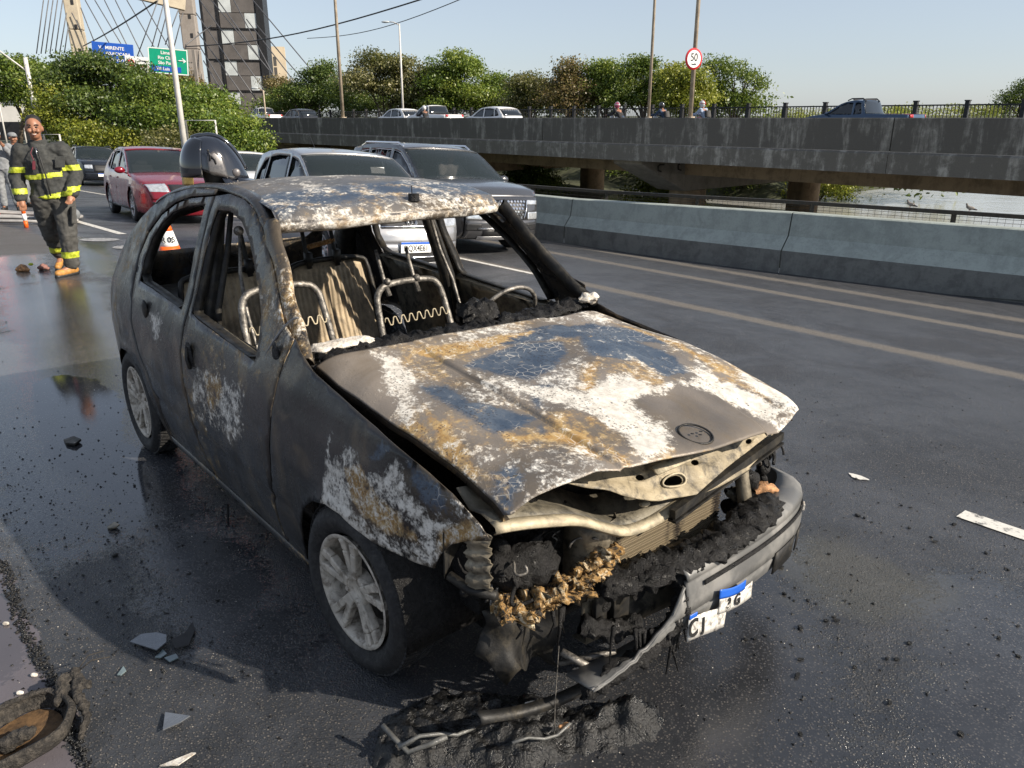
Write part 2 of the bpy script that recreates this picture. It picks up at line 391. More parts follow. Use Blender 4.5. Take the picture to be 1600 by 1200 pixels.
M_paint = N('worn_road_paint'); q = M_paint; n1 = q.noise(22, 6, .7)
q.set(Base_Color=q.mix(q.step(n1, .50, .66), (.60, .58, .53), (.07, .07, .07)), Roughness=.7).bump(q.noise(70, 4), .4, .004); M_paint = q.m
def dash(u0, u1, v, w=.12, curve=0):
    P = []
    n = max(1, int(abs(u1 - u0) / 1.5))
    for k in range(n + 1):
        u = u0 + (u1 - u0) * k / n
        P.append([on_road(u, v - w / 2, .005), on_road(u, v + w / 2, .005)])
    return tag(MB().grid(P).build('lane_marking', M_paint), kind='structure')
dash(1.10, -3.0, 3.84, .115); dash(18.0, 14.3, 3.70, .14); dash(30, 26, 3.7); dash(-8, -12, 3.84)
M_faint = pm('faint_paint', (.30, .30, .30), .75, 0, .5, 20, .3, 60, (.05, .05, .05), .7)
P = [[on_road(u, 7.16 - .05, .005), on_road(u, 7.16 + .05, .005)] for u in np.linspace(7.1, 60, 60)]; tag(MB().grid(P).build('lane_marking', M_paint), kind='structure')
for pr in ((1.62, 3.86), ): 
    mb = MB(); mb.add([on_road(pr[0] + .05 * cos(a) * (1 + .3 * sin(3 * a)), pr[1] + .03 * sin(a), .005) for a in np.linspace(0, 2 * pi, 16)[:-1]], [tuple(range(15))]); tag(mb.build('paint_fleck', M_paint), kind='structure')
for px_, (x, y) in enumerate([(-6.45, 12.2), (-5.5, 11.3)]):
    mb = MB(); mb.add([on_road(*xy_uv(x + .28 * cos(a), y + .28 * sin(a)), .006) for a in np.linspace(0, 2 * pi, 24)[:-1]], [tuple(range(23))])
    tag(mb.build('manhole_cover', M_faint), kind='structure')

# --- river and its bank, below the road
s = N('river_water'); n1 = s.noise(.55, 5, .65, .3, stretch=(1, 1, 1)); n2 = s.noise(2.6, 4, .6)
s.set(Base_Color=(.42, .42, .40), Roughness=.10).bump(s.math('ADD', n1, s.math('MULTIPLY', n2, .35)), .4, .07); M_river = s.m
o = mobj('river', [UV(-2500, 13.5, -2.7), UV(3500, 13.5, -2.7), UV(3500, 6000, -2.7), UV(-2500, 6000, -2.7)], [(0, 3, 2, 1)], M_river); tag(o, kind='structure')
M_bank = pm('river_bank_soil', (.055, .06, .03), .9, 0, .4, 1.5, .6, 12)
P = []
for u in np.concatenate([np.linspace(-60, 10, 18), np.linspace(14, 120, 60), np.linspace(140, 600, 10)]):
    P.append([UV(u, bv(u) + d, z + .25 * nz3(u * .3, d * .4, 0)) for d, z in ((.03, gz(u, bv(u)) - .02), (.6, gz(u, bv(u)) - .1), (1.8, -1.1 + min(0, gz(u, bv(u)) + .6)), (3.4, -2.2), (4.2 + max(0, min(40, (u - 21) * 1.6)), -2.45), (5.2 + max(0, min(60, (u - 20) * 2.4)), -3.2))])
tag(MB().grid(P).build('river_bank', M_bank, None, True), kind='structure')
# far bank as a low strip of land
P = [[UV(u, 1150 + 60 * nz3(u * .002, 0, 0), -3), UV(u, 1200, 2 + 3 * nz3(u * .01, 1, 0)), UV(u, 1600, 6)] for u in np.linspace(-900, 3000, 60)]
tag(MB().grid(P).build('far_bank', M_bank, None, True), kind='structure')
# land on the far side of the bridge to the left, carrying the park trees
P = [[UV(u, v, .35 if 45 < v < 300 and u > 33 else -3.2) for v in (40, 45.5, 60, 140, 299, 301)] for u in (22, 34, 60, 100, 200, 500)]
tag(MB().grid(P).build('park_ground', M_bank, None, True), kind='structure')

# --- concrete barrier
def stained_concrete(name, base, dark, amt=.6, streak=1.2, scale=.6, bump=.35, lo=.42, hi=.62):
    s = N(name); st = s.noise(scale * 2.2, 7, .7, .3, stretch=(1, 1, .16)); n = s.noise(scale * 4, 8, .7, .4); f = s.noise(35, 5, .7)
    m = s.math('ADD', s.math('MULTIPLY', st, streak * .5), s.math('MULTIPLY', n, 1 - streak * .5))
    c = s.mix(s.math('MULTIPLY', s.step(m, lo, hi), amt), base, dark); c = s.mix(s.math('MULTIPLY', s.step(f, .5, .7), .35), c, tuple(v * .5 for v in base))
    s.set(Base_Color=c, Roughness=.85).bump(s.math('ADD', n, s.math('MULTIPLY', f, .5)), bump, .02); return s
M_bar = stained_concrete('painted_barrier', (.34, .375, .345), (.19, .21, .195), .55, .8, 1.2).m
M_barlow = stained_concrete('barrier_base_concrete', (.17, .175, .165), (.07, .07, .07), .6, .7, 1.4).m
bar = empty('road_barrier', on_road(6, bv(6)), 0, 'long grey-green concrete safety barrier along the far edge of the road', 'barrier')
M_joint = pm('barrier_joint', (.03, .032, .03), .9)
prof_b = [(0.0, 0.0), (0.0, .36), (.15, .56), (.155, .565), (.20, .86), (.205, .90), (.23, .915), (.44, .91), (.46, .0)]
def btop(u): return float(np.interp(u, [-4, 3.2, 6.4, 10.7, 14], [.95, .93, .90, .80, .80]))
ub = [-10.5 + 4.2 * k for k in range(22)]
for k in range(21):
    u0, u1 = ub[k] + .008, ub[k + 1] - .008
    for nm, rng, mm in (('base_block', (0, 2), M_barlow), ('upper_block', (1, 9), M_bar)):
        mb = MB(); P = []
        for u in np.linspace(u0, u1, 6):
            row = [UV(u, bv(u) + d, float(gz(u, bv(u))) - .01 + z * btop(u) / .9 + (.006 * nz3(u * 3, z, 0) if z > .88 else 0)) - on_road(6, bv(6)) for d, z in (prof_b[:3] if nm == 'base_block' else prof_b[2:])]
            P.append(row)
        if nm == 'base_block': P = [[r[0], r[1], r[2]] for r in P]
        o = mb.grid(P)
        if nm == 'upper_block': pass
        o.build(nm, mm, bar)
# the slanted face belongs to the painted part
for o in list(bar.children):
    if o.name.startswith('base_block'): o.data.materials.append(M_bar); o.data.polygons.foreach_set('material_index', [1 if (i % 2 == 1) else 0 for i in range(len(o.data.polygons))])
# rail on top of the barrier
M_rail = pm('brown_rail_paint', (.035, .032, .026), .6, .2, .3, 12, .2, 60, (.09, .05, .02), .3)
rail = empty('barrier_handrail', UV(6, bv(6) + .55), 0, 'low dark brown handrail with wire mesh running behind the top of the concrete barrier', 'railing')
off = UV(6, bv(6) + .55)
mb = MB(); P = []
for u in np.linspace(-10, 60, 60): c = UV(u, bv(u) + .56, 0) - off; P.append(u)
bz_ = lambda u: float(gz(u, bv(u))) + btop(u)
pts = [UV(u, bv(u) + .56, bz_(u) + .13) - off for u in np.linspace(-10, 60, 60)]
for a, b in zip(pts[:-1], pts[1:]): mb.bar(a, b, .06, .055)
mb.build('top_rail', M_rail, rail)
for u in np.arange(-9, 60, 1.9):
    mb = MB(); p = UV(u, bv(u) + .56, bz_(u) - .7) - off; mb.bar(p, p + Vector((0, 0, .82)), .05); mb.build('post', M_rail, rail)
mb = MB()
for u in np.arange(-9, 30, .09):
    p = UV(u, bv(u) + .56, bz_(u) - .15) - off; mb.bar(p, p + Vector((0, 0, .27)), .003)
for dz in (.02, .07): 
    for a, b in zip(pts[:-1], pts[1:]): mb.bar(a - Vector((0, 0, .03 + dz)), b - Vector((0, 0, .03 + dz)), .005)
o = mb.build('wire_mesh', M_rail, rail); o['kind'] = 'stuff'

# --- bridge with parapet, deck, piers
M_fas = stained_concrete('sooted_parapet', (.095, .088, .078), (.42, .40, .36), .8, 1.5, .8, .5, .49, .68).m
M_slab = stained_concrete('stained_slab_edge', (.125, .115, .10), (.42, .40, .36), .8, 1.3, 1.1, .5, .48, .66).m
M_conc = stained_concrete('raw_concrete', (.24, .215, .18), (.11, .09, .065), .6, .9, .7).m
M_pier = stained_concrete('sunlit_brown_concrete', (.33, .24, .15), (.11, .075, .045), .7, 1.0, .7).m  # brown concrete, with the warm tone of sunlight put into the colour
M_deck = pm('bridge_asphalt', (.05, .05, .05), .8)
bridge = empty('road_bridge', UV(20, 22.5, -3), 0, 'long concrete road bridge with a soot-black parapet crossing behind the barrier', 'bridge'); bo = UV(20, 22.5, -3)
def strip(name, prof, us_, m, parent, o_):
    return MB().grid([[UV(u, v, z) - o_ for v, z in prof] for u in us_]).build(name, m, parent, solid=0)
ubr = [-60, -46, -32, -18, -4, 10, 24, 38, 52, 66, 80, 110]
for a, b in zip(ubr[:-1], ubr[1:]):
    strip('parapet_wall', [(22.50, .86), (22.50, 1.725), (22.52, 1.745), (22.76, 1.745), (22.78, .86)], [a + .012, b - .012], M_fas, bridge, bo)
    strip('slab_edge', [(22.95, .30), (22.44, .27), (22.43, .80), (22.50, .852)], [a + .006, b - .006], M_slab, bridge, bo)
strip('deck_soffit', [(39.4, .30), (22.95, .30)], ubr, M_pier, bridge, bo); strip('deck', [(22.78, .84), (39.3, .84), (39.4, .84), (39.4, .30)], ubr, M_deck, bridge, bo)
for vv in (25.5, 29.5, 33.5, 37):
    strip('girder', [(vv, .28), (vv, -.35), (vv + .8, -.35), (vv + .8, .28)], [a - .001 for a in ubr], M_pier, bridge, bo)
for up in (19.8, 33.8, 47.8, 61.8, 5.8 - 100):
    if up < 0: continue
    mb = MB(); vp = [(22.9, .27), (22.9, .12), (25.6, -.98), (37.6, -.98), (39, .12), (39, .27)]
    P = [[UV(up - .7, v, z) - bo for v, z in vp], [UV(up + .7, v, z) - bo for v, z in vp]]
    n = len(vp); V = P[0] + P[1]; mb.add(V, [tuple(range(n)), tuple(range(2 * n - 1, n - 1, -1))] + [(i, n + i, n + (i + 1) % n, (i + 1) % n) for i in range(n)])
    fix_normals(mb.build('pier_cap', M_conc if up == 19.8 else M_pier, bridge, bevel=.03))
    for vv in (26.7, 35.9):
        mb = MB(); mb.lathe([(.74, -.99 + 3), (.74, -3.4 + 3)], 20, 'z'); o = mb.build('column', M_pier, bridge, True); o.location = UV(up, vv, 0) - bo - Vector((0, 0, 0)); o.location.z = 0
    if up == 19.8:
        for vv in (23.8, 25.0):
            mb = MB(); q = lambda du, z: UV(up - .72 - .02, vv + du, z) - bo
            mb.tube([q(.35, .08), q(.1, .09), q(0, .02), q(.02, -.12), q(.2, -.17)], .03, 6); mb.build('exposed_rebar', M_rail, bridge)
# railing on the far side of the deck
M_bk = pm('black_railing', (.02, .02, .022), .5, .3)
rl = empty('bridge_railing', UV(20, 38.6, .84), 0, 'black steel picket railing along the far side of the bridge deck', 'railing'); ro = UV(20, 38.6, .84)
for k in range(44):
    u = -10 + 2.19 * k; mb = MB(); p = UV(u, 38.6, .84) - ro; mb.box(p + Vector((0, 0, .80)), (.17, .17, 1.6), RZ); mb.box(p + Vector((0, 0, 1.62)), (.22, .22, .05), RZ); mb.build('post', M_bk, rl)
    mb = MB(); a = UV(u, 38.6, 2.28) - ro; b = UV(u + 2.19, 38.6, 2.28) - ro; mb.bar(a, b, .06); mb.bar(a - Vector((0, 0, 1.2)), b - Vector((0, 0, 1.2)), .06)
    for j in range(1, 14):
        c = a.lerp(b, j / 14); mb.bar(c - Vector((0, 0, 1.18)), c, .03)
    mb.build('picket_panel', M_bk, rl)
# ================================================================ the burnt-out hatchback
def burnt_metal(name, base=(.035, .033, .032), rough=.45, metal=.5, painted_sheen=True):
    """burnt sheet metal: soot over bare steel, with white ash, rust and steel pigment laid out by the 'stain' attribute"""
    s = N(name); st = s.sep(s.attr('stain', 'Vector'))
    n1 = s.noise(7, 9, .68, .6); n2 = s.noise(32, 6, .7, .3); n3 = s.noise(2.2, 4, .5)
    n4 = s.noise(90, 4, .7); nn = s.math('ADD', s.math('MULTIPLY', s.math('SUBTRACT', n1, .5), 3.0), s.math('ADD', s.math('MULTIPLY', s.math('SUBTRACT', n2, .5), 2.6), s.math('MULTIPLY', s.math('SUBTRACT', n4, .5), 1.6)))
    spk = s.voro(95, stretch=(1, 1, 1)); spk2 = s.voro(42); patch = s.step(s.noise(9, 3), .46, .6)
    wm = s.step(s.math('ADD', st[0], s.math('MULTIPLY', nn, .30)), .42, .64)
    rm = s.step(s.math('ADD', st[1], s.math('MULTIPLY', s.math('ADD', s.math('MULTIPLY', nn, .6), s.math('MULTIPLY', s.math('SUBTRACT', s.noise(12, 8, .7, .5), .5), 2.4)), .30)), .42, .66)
    bm = s.step(s.math('ADD', st[2], s.math('MULTIPLY', nn, .20)), .40, .62)
    c0 = s.mix(s.step(n3, .35, .65), tuple(v * .7 for v in base), tuple(v * 1.5 for v in base))
    if painted_sheen: c0 = s.mix(s.math('MULTIPLY', s.step(s.noise(3.1, 5, .6, 1.2), .45, .72), .8), c0, (.16, .125, .085))  # brown-gold reflections put into the colour as broad patches
    c = s.mix(bm, c0, s.mix(s.step(n1, .35, .65), (.042, .064, .100), (.10, .125, .160)))
    rc = s.mix(s.step(n2, .35, .65), (.30, .17, .05), (.43, .30, .13))
    c = s.mix(s.math('MULTIPLY', rm, .92), c, rc)
    wc = s.mix(s.step(n2, .3, .7), (.44, .41, .36), (.70, .67, .61))
    c = s.mix(s.math('MULTIPLY', wm, .95), c, wc)
    any_ = s.math('MAXIMUM', s.math('MAXIMUM', wm, rm), bm)
    # blisters: small round soot spots where paint blistered, denser in patches
    sp = s.math('MULTIPLY', s.math('LESS_THAN', spk, .34), s.math('MULTIPLY', patch, .85))
    sp2 = s.math('MULTIPLY', s.math('LESS_THAN', spk2, .17), s.step(s.noise(5, 2), .45, .55))
    c = s.mix(s.math('MULTIPLY', s.math('MAXIMUM', sp, sp2), s.math('MULTIPLY', any_, .8)), c, (.035, .033, .038))
    # white crazing along the edges of the ash
    edge = s.math('MULTIPLY', s.step(s.voro(30, 'DISTANCE_TO_EDGE'), .05, .0), s.step(s.noise(6, 3), .52, .6))
    c = s.mix(s.math('MULTIPLY', s.math('MULTIPLY', edge, any_), .7), c, (.62, .58, .52))
    mt = s.mix(s.math('MAXIMUM', wm, rm), (metal,) * 3, (.05,) * 3)
    s.set(Base_Color=c, Metallic=mt, Roughness=s.step(s.math('ADD', s.math('MULTIPLY', s.math('MAXIMUM', wm, rm), .35), n1), .3, 1.0, rough - .12, .85))
    s.bump(s.math('ADD', s.math('MULTIPLY', n2, .8), s.math('ADD', s.math('MULTIPLY', wm, .5), s.math('MULTIPLY', s.math('MAXIMUM', sp, sp2), -.8))), .5, .004)
    return s.m
M_hood = burnt_metal('burnt_hood_metal', (.17, .145, .12), .5, .3)
M_side = burnt_metal('burnt_side_metal', (.038, .036, .035), .30, .5)
M_roof = burnt_metal('burnt_roof_metal', (.12, .11, .10), .5, .3)
M_char = pm('charred_crust', (.0065, .006, .006), .55, 0, .6, 20, .8, 160, spec=.35, rvar=.3)
M_soot = pm('sooty_metal', (.016, .0155, .015), .55, .4, .6, 9, .25, 60, (.10, .085, .06), .35)
M_bare = pm('scorched_bare_metal', (.22, .19, .14), .5, .45, .35, 9, .25, 50, (.03, .028, .025), .85)
M_tan = pm('heat_bleached_metal', (.42, .36, .25), .6, .1, .25, 10, .3, 60, (.05, .045, .04), .5)
M_tan2 = pm('smudged_beige_metal', (.27, .225, .15), .6, .15, .3, 8, .35, 60, (.035, .032, .028), .92)
M_dirty = pm('sooty_beige_metal', (.13, .115, .085), .6, .2, .5, 9, .4, 60, (.02, .02, .018), .9)
M_tube = pm('burnt_tube', (.20, .185, .165), .5, .55, .5, 25, .3, 90, (.02, .02, .02), .8)
M_tyre = pm('tyre_rubber', (.014, .014, .015), .7, 0, .4, 20, .5, 90, (.05, .048, .045), .5)
M_alloy = pm('dusty_alloy', (.50, .455, .39), .55, .2, .2, 14, .3, 80, (.12, .095, .07), .8)
M_ashy = pm('pale_ash', (.62, .58, .52), .9, 0, .25, 30, .8, 70, (.25, .16, .07), .5)

NAZ = radians(139.875)
CX, CY, CR = .077, 2.676, radians(90) - NAZ
car = empty('burnt_car', (CX, CY, 0), CR, 'burnt-out five-door hatchback with no glass, hood scorched white, rust and blue', 'car')

def W(x, z):
    w = float(np.interp(z, [.1, .2, .3, .45, .62, .78, .88, .94, 1.0, 1.2, 1.36, 1.43, 1.5], [.74, .75, .772, .795, .802, .79, .765, .74, .715, .635, .575, .545, .5]))
    if x > 0: w -= .10 * (x / .75) ** 2.2
    if x < -2.2: w -= .10 * min(1.5, ((-2.2 - x) / .8)) ** 2
    return w
def side_surf(sgn, inset=0., bulge=True):
    def f(x, z):
        w = W(x, z) - inset
        if bulge:
            for ax, az, r in ((0, .27, .31), (-2.33, .27, .31)):          # rolled lips round the arches
                d = math.hypot(x - ax, z - az)
                w += .016 * math.exp(-((d - r) / .035) ** 2)
            w -= .007 * math.exp(-((z - .415) / .018) ** 2) if -1.95 < x < -.4 else 0   # rubbing-strip groove
            w += .006 * mnoise.noise(Vector((x * 2.3, z * 2.7, sgn * 3.1))) + .003 * mnoise.noise(Vector((x * 9, z * 8, sgn)))
        return (x, sgn * w, z)
    return f
D = dict(
 quarter=[(-2.074, 1.386), (-2.289, 1.308), (-2.49, 1.205), (-2.64, 1.11), (-2.76, 1.0), (-2.84, .88), (-2.895, .74), (-2.92, .60), (-2.93, .47), (-2.90, .33), (-2.72, .29), (-2.655, .36), (-2.60, .45), (-2.52, .53), (-2.42, .575), (-2.30, .588), (-2.188, .575), (-2.10, .528), (-2.045, .45), (-2.01, .36), (-1.99, .27), (-1.98, .19), (-1.938, .19), (-1.935, .28), (-1.935, .408), (-2.007, .526), (-2.112, .636), (-2.174, .74), (-2.203, .849), (-2.25, .952), (-2.28, 1.074), (-2.225, 1.205), (-2.1, 1.298), (-1.926, 1.365), (-1.739, 1.404), (-1.461, 1.430), (-1.461, 1.452), (-1.766, 1.437)],
 rear_door=[(-1.459, 1.423), (-1.477, 1.334), (-1.481, 1.226), (-1.467, 1.121), (-1.442, 1.004), (-1.446, .895), (-1.448, .826), (-1.446, .741), (-1.434, .627), (-1.417, .493), (-1.391, .357), (-1.301, .204), (-1.931, .20), (-1.926, .273), (-1.922, .418), (-2.001, .534), (-2.1, .643), (-2.161, .746), (-2.191, .851), (-2.234, .955), (-2.262, 1.077), (-2.206, 1.195), (-2.085, 1.289), (-1.914, 1.354), (-1.734, 1.394)],
 rear_win=[(-2.16, .969), (-2.185, 1.07), (-2.145, 1.173), (-2.053, 1.256), (-1.931, 1.318), (-1.756, 1.360), (-1.545, 1.384), (-1.55, 1.311), (-1.54, 1.165), (-1.517, 1.032), (-1.52, .936), (-1.716, .948), (-1.939, .962)],
 front_door=[(-1.449, 1.424), (-1.319, 1.442), (-1.155, 1.432), (-1.029, 1.402), (-.899, 1.338), (-.762, 1.239), (-.646, 1.143), (-.549, 1.061), (-.440, 1.029), (-.463, .956), (-.474, .872), (-.492, .777), (-.517, .65), (-.544, .513), (-.568, .367), (-.568, .251), (-.55, .19), (-1.278, .19), (-1.378, .357), (-1.405, .493), (-1.423, .627), (-1.435, .741), (-1.437, .826), (-1.434, .898), (-1.430, 1.006), (-1.457, 1.123), (-1.472, 1.228), (-1.469, 1.335)],
 front_win=[(-1.39, 1.372), (-1.251, 1.380), (-1.116, 1.350), (-1.004, 1.292), (-.907, 1.223), (-.812, 1.139), (-.738, 1.054), (-.707, .975), (-.68, .898), (-.963, .914), (-1.301, .935), (-1.395, .945), (-1.40, 1.046), (-1.42, 1.175), (-1.415, 1.299)],
 fender=[(-.430, 1.030), (-.453, .956), (-.464, .872), (-.482, .777), (-.507, .65), (-.534, .513), (-.558, .367), (-.557, .251), (-.54, .19), (-.40, .19), (-.362, .30), (-.335, .40), (-.28, .48), (-.18, .55), (-.07, .585), (.03, .59), (.12, .575), (.2, .562), (.315, .572), (.401, .579), (.466, .59), (.475, .612), (.489, .641), (.522, .682), (.58, .714), (.65, .738), (.608, .776), (.514, .822), (.417, .850), (.307, .876), (.166, .903), (-.037, .933), (-.25, .963), (-.37, 1.0)])
S_HOOD = {
'b': [[(-.08, -.23), (-.11, .06), (-.03, .18), (.08, .11), (.16, -.04), (.19, -.18), (.07, -.23), (-.05, -.28)], [(-.03, -.49), (.02, -.39), (.17, -.41), (.27, -.35), (.38, -.3), (.41, -.39), (.39, -.5), (.25, -.5), (.08, -.5)], [(-.09, .29), (-.05, .51), (.26, .52), (.39, .4), (.39, .27), (.24, .28), (.13, .15)], [(.5, -.61), (.54, -.54), (.6, -.55), (.66, -.68)], [(-.13, -.19), (-.22, .16), (-.22, .5), (-.04, .66), (.15, .6), (.01, .45), (-.04, .23), (-.09, .04)], [(.2, -.2), (.3, -.28), (.45, -.34), (.5, -.42), (.42, -.36), (.3, -.22), (.24, -.1)]],
'd': [[(.48, .03), (.47, .26), (.6, .34), (.72, .4), (.79, .3), (.79, .07), (.74, -.08), (.6, .01)], [(-.42, -.70), (-.35, -.49), (-.16, -.55), (.08, -.65), (.1, -.70)]],
'w': [[(-.35, -.48), (-.3, -.37), (-.1, -.43), (.19, -.62), (.13, -.66), (-.15, -.54)], [(.32, -.07), (.24, .1), (.29, .19), (.41, .19), (.42, .35), (.22, .64), (.45, .51), (.55, .56), (.7, .54), (.76, .42), (.58, .37), (.46, .27), (.48, .03), (.65, -.02), (.75, -.13), (.75, -.25), (.58, -.2), (.44, -.2), (.34, -.25), (.15, -.28), (.18, -.2)], [(.35, .73), (.58, .70), (.72, .63), (.74, .51), (.48, .56)], [(-.35, .66), (-.15, .72), (.18, .71), (.26, .67), (-.08, .66)], [(.46, -.46), (.49, -.42), (.53, -.47), (.49, -.51)]],
'r': [[(-.3, -.38), (-.27, -.25), (-.22, .06), (-.18, .27), (-.12, -.03), (-.12, -.26), (-.19, -.34)], [(.3, -.1), (.2, .03), (.13, .2), (.21, .17), (.26, .08), (.36, -.01), (.37, -.09)], [(.36, .27), (.41, .31), (.39, .4), (.24, .57), (.14, .58), (.23, .61), (.41, .45), (.44, .26)], [(-.31, .58), (-.09, .66), (.16, .66), (.44, .62), (.47, .54), (.35, .54), (.08, .60)], [(.1, -.57), (.06, -.52), (.28, -.55), (.49, -.61), (.51, -.66), (.34, -.68)], [(.38, -.3), (.51, -.23), (.69, -.23), (.76, -.28), (.73, -.33), (.52, -.3)], [(.37, -.48), (.51, -.23), (.64, -.29), (.49, -.41), (.46, -.51)]]}
def hood_stain(co):
    X, Y = co[:, 0], co[:, 1]
    b, d, w, r = (soft(X, Y, S_HOOD[k], .06) for k in 'bdwr')
    # thin mottled ash everywhere, less on the blue steel and the dark patches
    n_ = np.array([mnoise.noise(Vector((x * 3.1, y * 3.1, 5))) for x, y in zip(X, Y)]) * .22
    w = np.maximum(w * .78, .43 + n_ - .14 * b - .36 * d); r = np.maximum(r * .82, .48 - n_ - .14 * b - .38 * d); b = b * .9
    r = np.where((X > .45) & (Y < -.2), np.maximum(r, .42), r)
    b = np.maximum(b, .40 + n_ * .8 - .4 * d); return np.stack([w, r, b], 1)
S_F = {'w': [[(-.075, .85), (-.02, .83), (-.056, .74), (.025, .821), (.125, .822), (.16, .79), (.238, .821), (.275, .888), (.384, .858), (.513, .824), (.61, .80), (.67, .744), (.515, .66), (.47, .565), (.316, .55), (.085, .541), (-.019, .558), (-.139, .56), (-.117, .647)]],
 'r': [[(.008, .746), (.131, .802), (.226, .737), (.318, .717), (.402, .688), (.443, .637), (.285, .605), (.096, .617)], [(.459, .716), (.578, .80), (.68, .743), (.523, .67), (.463, .60)]],
 'd': [[(.287, .88), (.384, .868), (.477, .836), (.554, .757), (.439, .745), (.357, .789)], [(.2, .9), (.12, .80), (.20, .80), (.3, .87)]]}
def fender_stain(co):
    X, Y = co[:, 0], co[:, 2]; w, r, d = (soft(X, Y, S_F[k], .025) for k in 'wrd')
    w = w * .62 - .12 * r - .35 * d; return np.stack([w, r * .66 - .2 * d, np.maximum(.40 * (w > .2), .6 * d)], 1)
def fdoor_stain(co):
    X, Y = co[:, 0], co[:, 2]
    w = soft(X, Y, [[(-1.287, .782), (-1.026, .829), (-.678, .82), (-.726, .663), (-.696, .575), (-.883, .46), (-1.354, .45), (-1.368, .692)]], .07)
    r = soft(X, Y, [[(-1.191, .781), (-.964, .812), (-.905, .719), (-1.023, .573), (-1.179, .545)]], .06)
    return np.maximum(np.stack([w * .50, np.maximum(r * .64, w * .42), w * .38], 1), no_stain(co))
def rdoor_stain(co):
    X, Y = co[:, 0], co[:, 2]
    w = soft(X, Y, [[(-2.05, .90), (-1.70, .91), (-1.68, .78), (-1.75, .60), (-1.85, .72)]], .06); return np.maximum(np.stack([w * .50, w * .35, w * .25], 1), no_stain(co))
def roof_stain(co):
    X, Y = co[:, 0], co[:, 1]
    fr = np.clip((X + 1.25) / .45, 0, 1); edge = np.clip((X + .90) / .06, 0, 1)
    w = .36 + .08 * np.sin(Y * 5 + X * 3) ** 2 + .08 * edge; r = .36 + .12 * fr; b = .42 + .35 * np.exp(-((X + 1.0) / .12) ** 2)
    return np.stack([w, r, b], 1)
def no_stain(co):
    n_ = np.array([mnoise.noise(Vector((x * 2.2, y * 2.2, z * 2.2))) for x, y, z in co]) * .25; return np.stack([.22 + n_, .34 + n_ * .8, .30 - n_], 1)

def hz(x, y):
    t = max(-1., min(1., y / .66))
    return float(np.interp(x, [-.4, .06, .39, .64, .78], [.955, .90, .865, .82, .80])) + .03 * (1 - t * t)

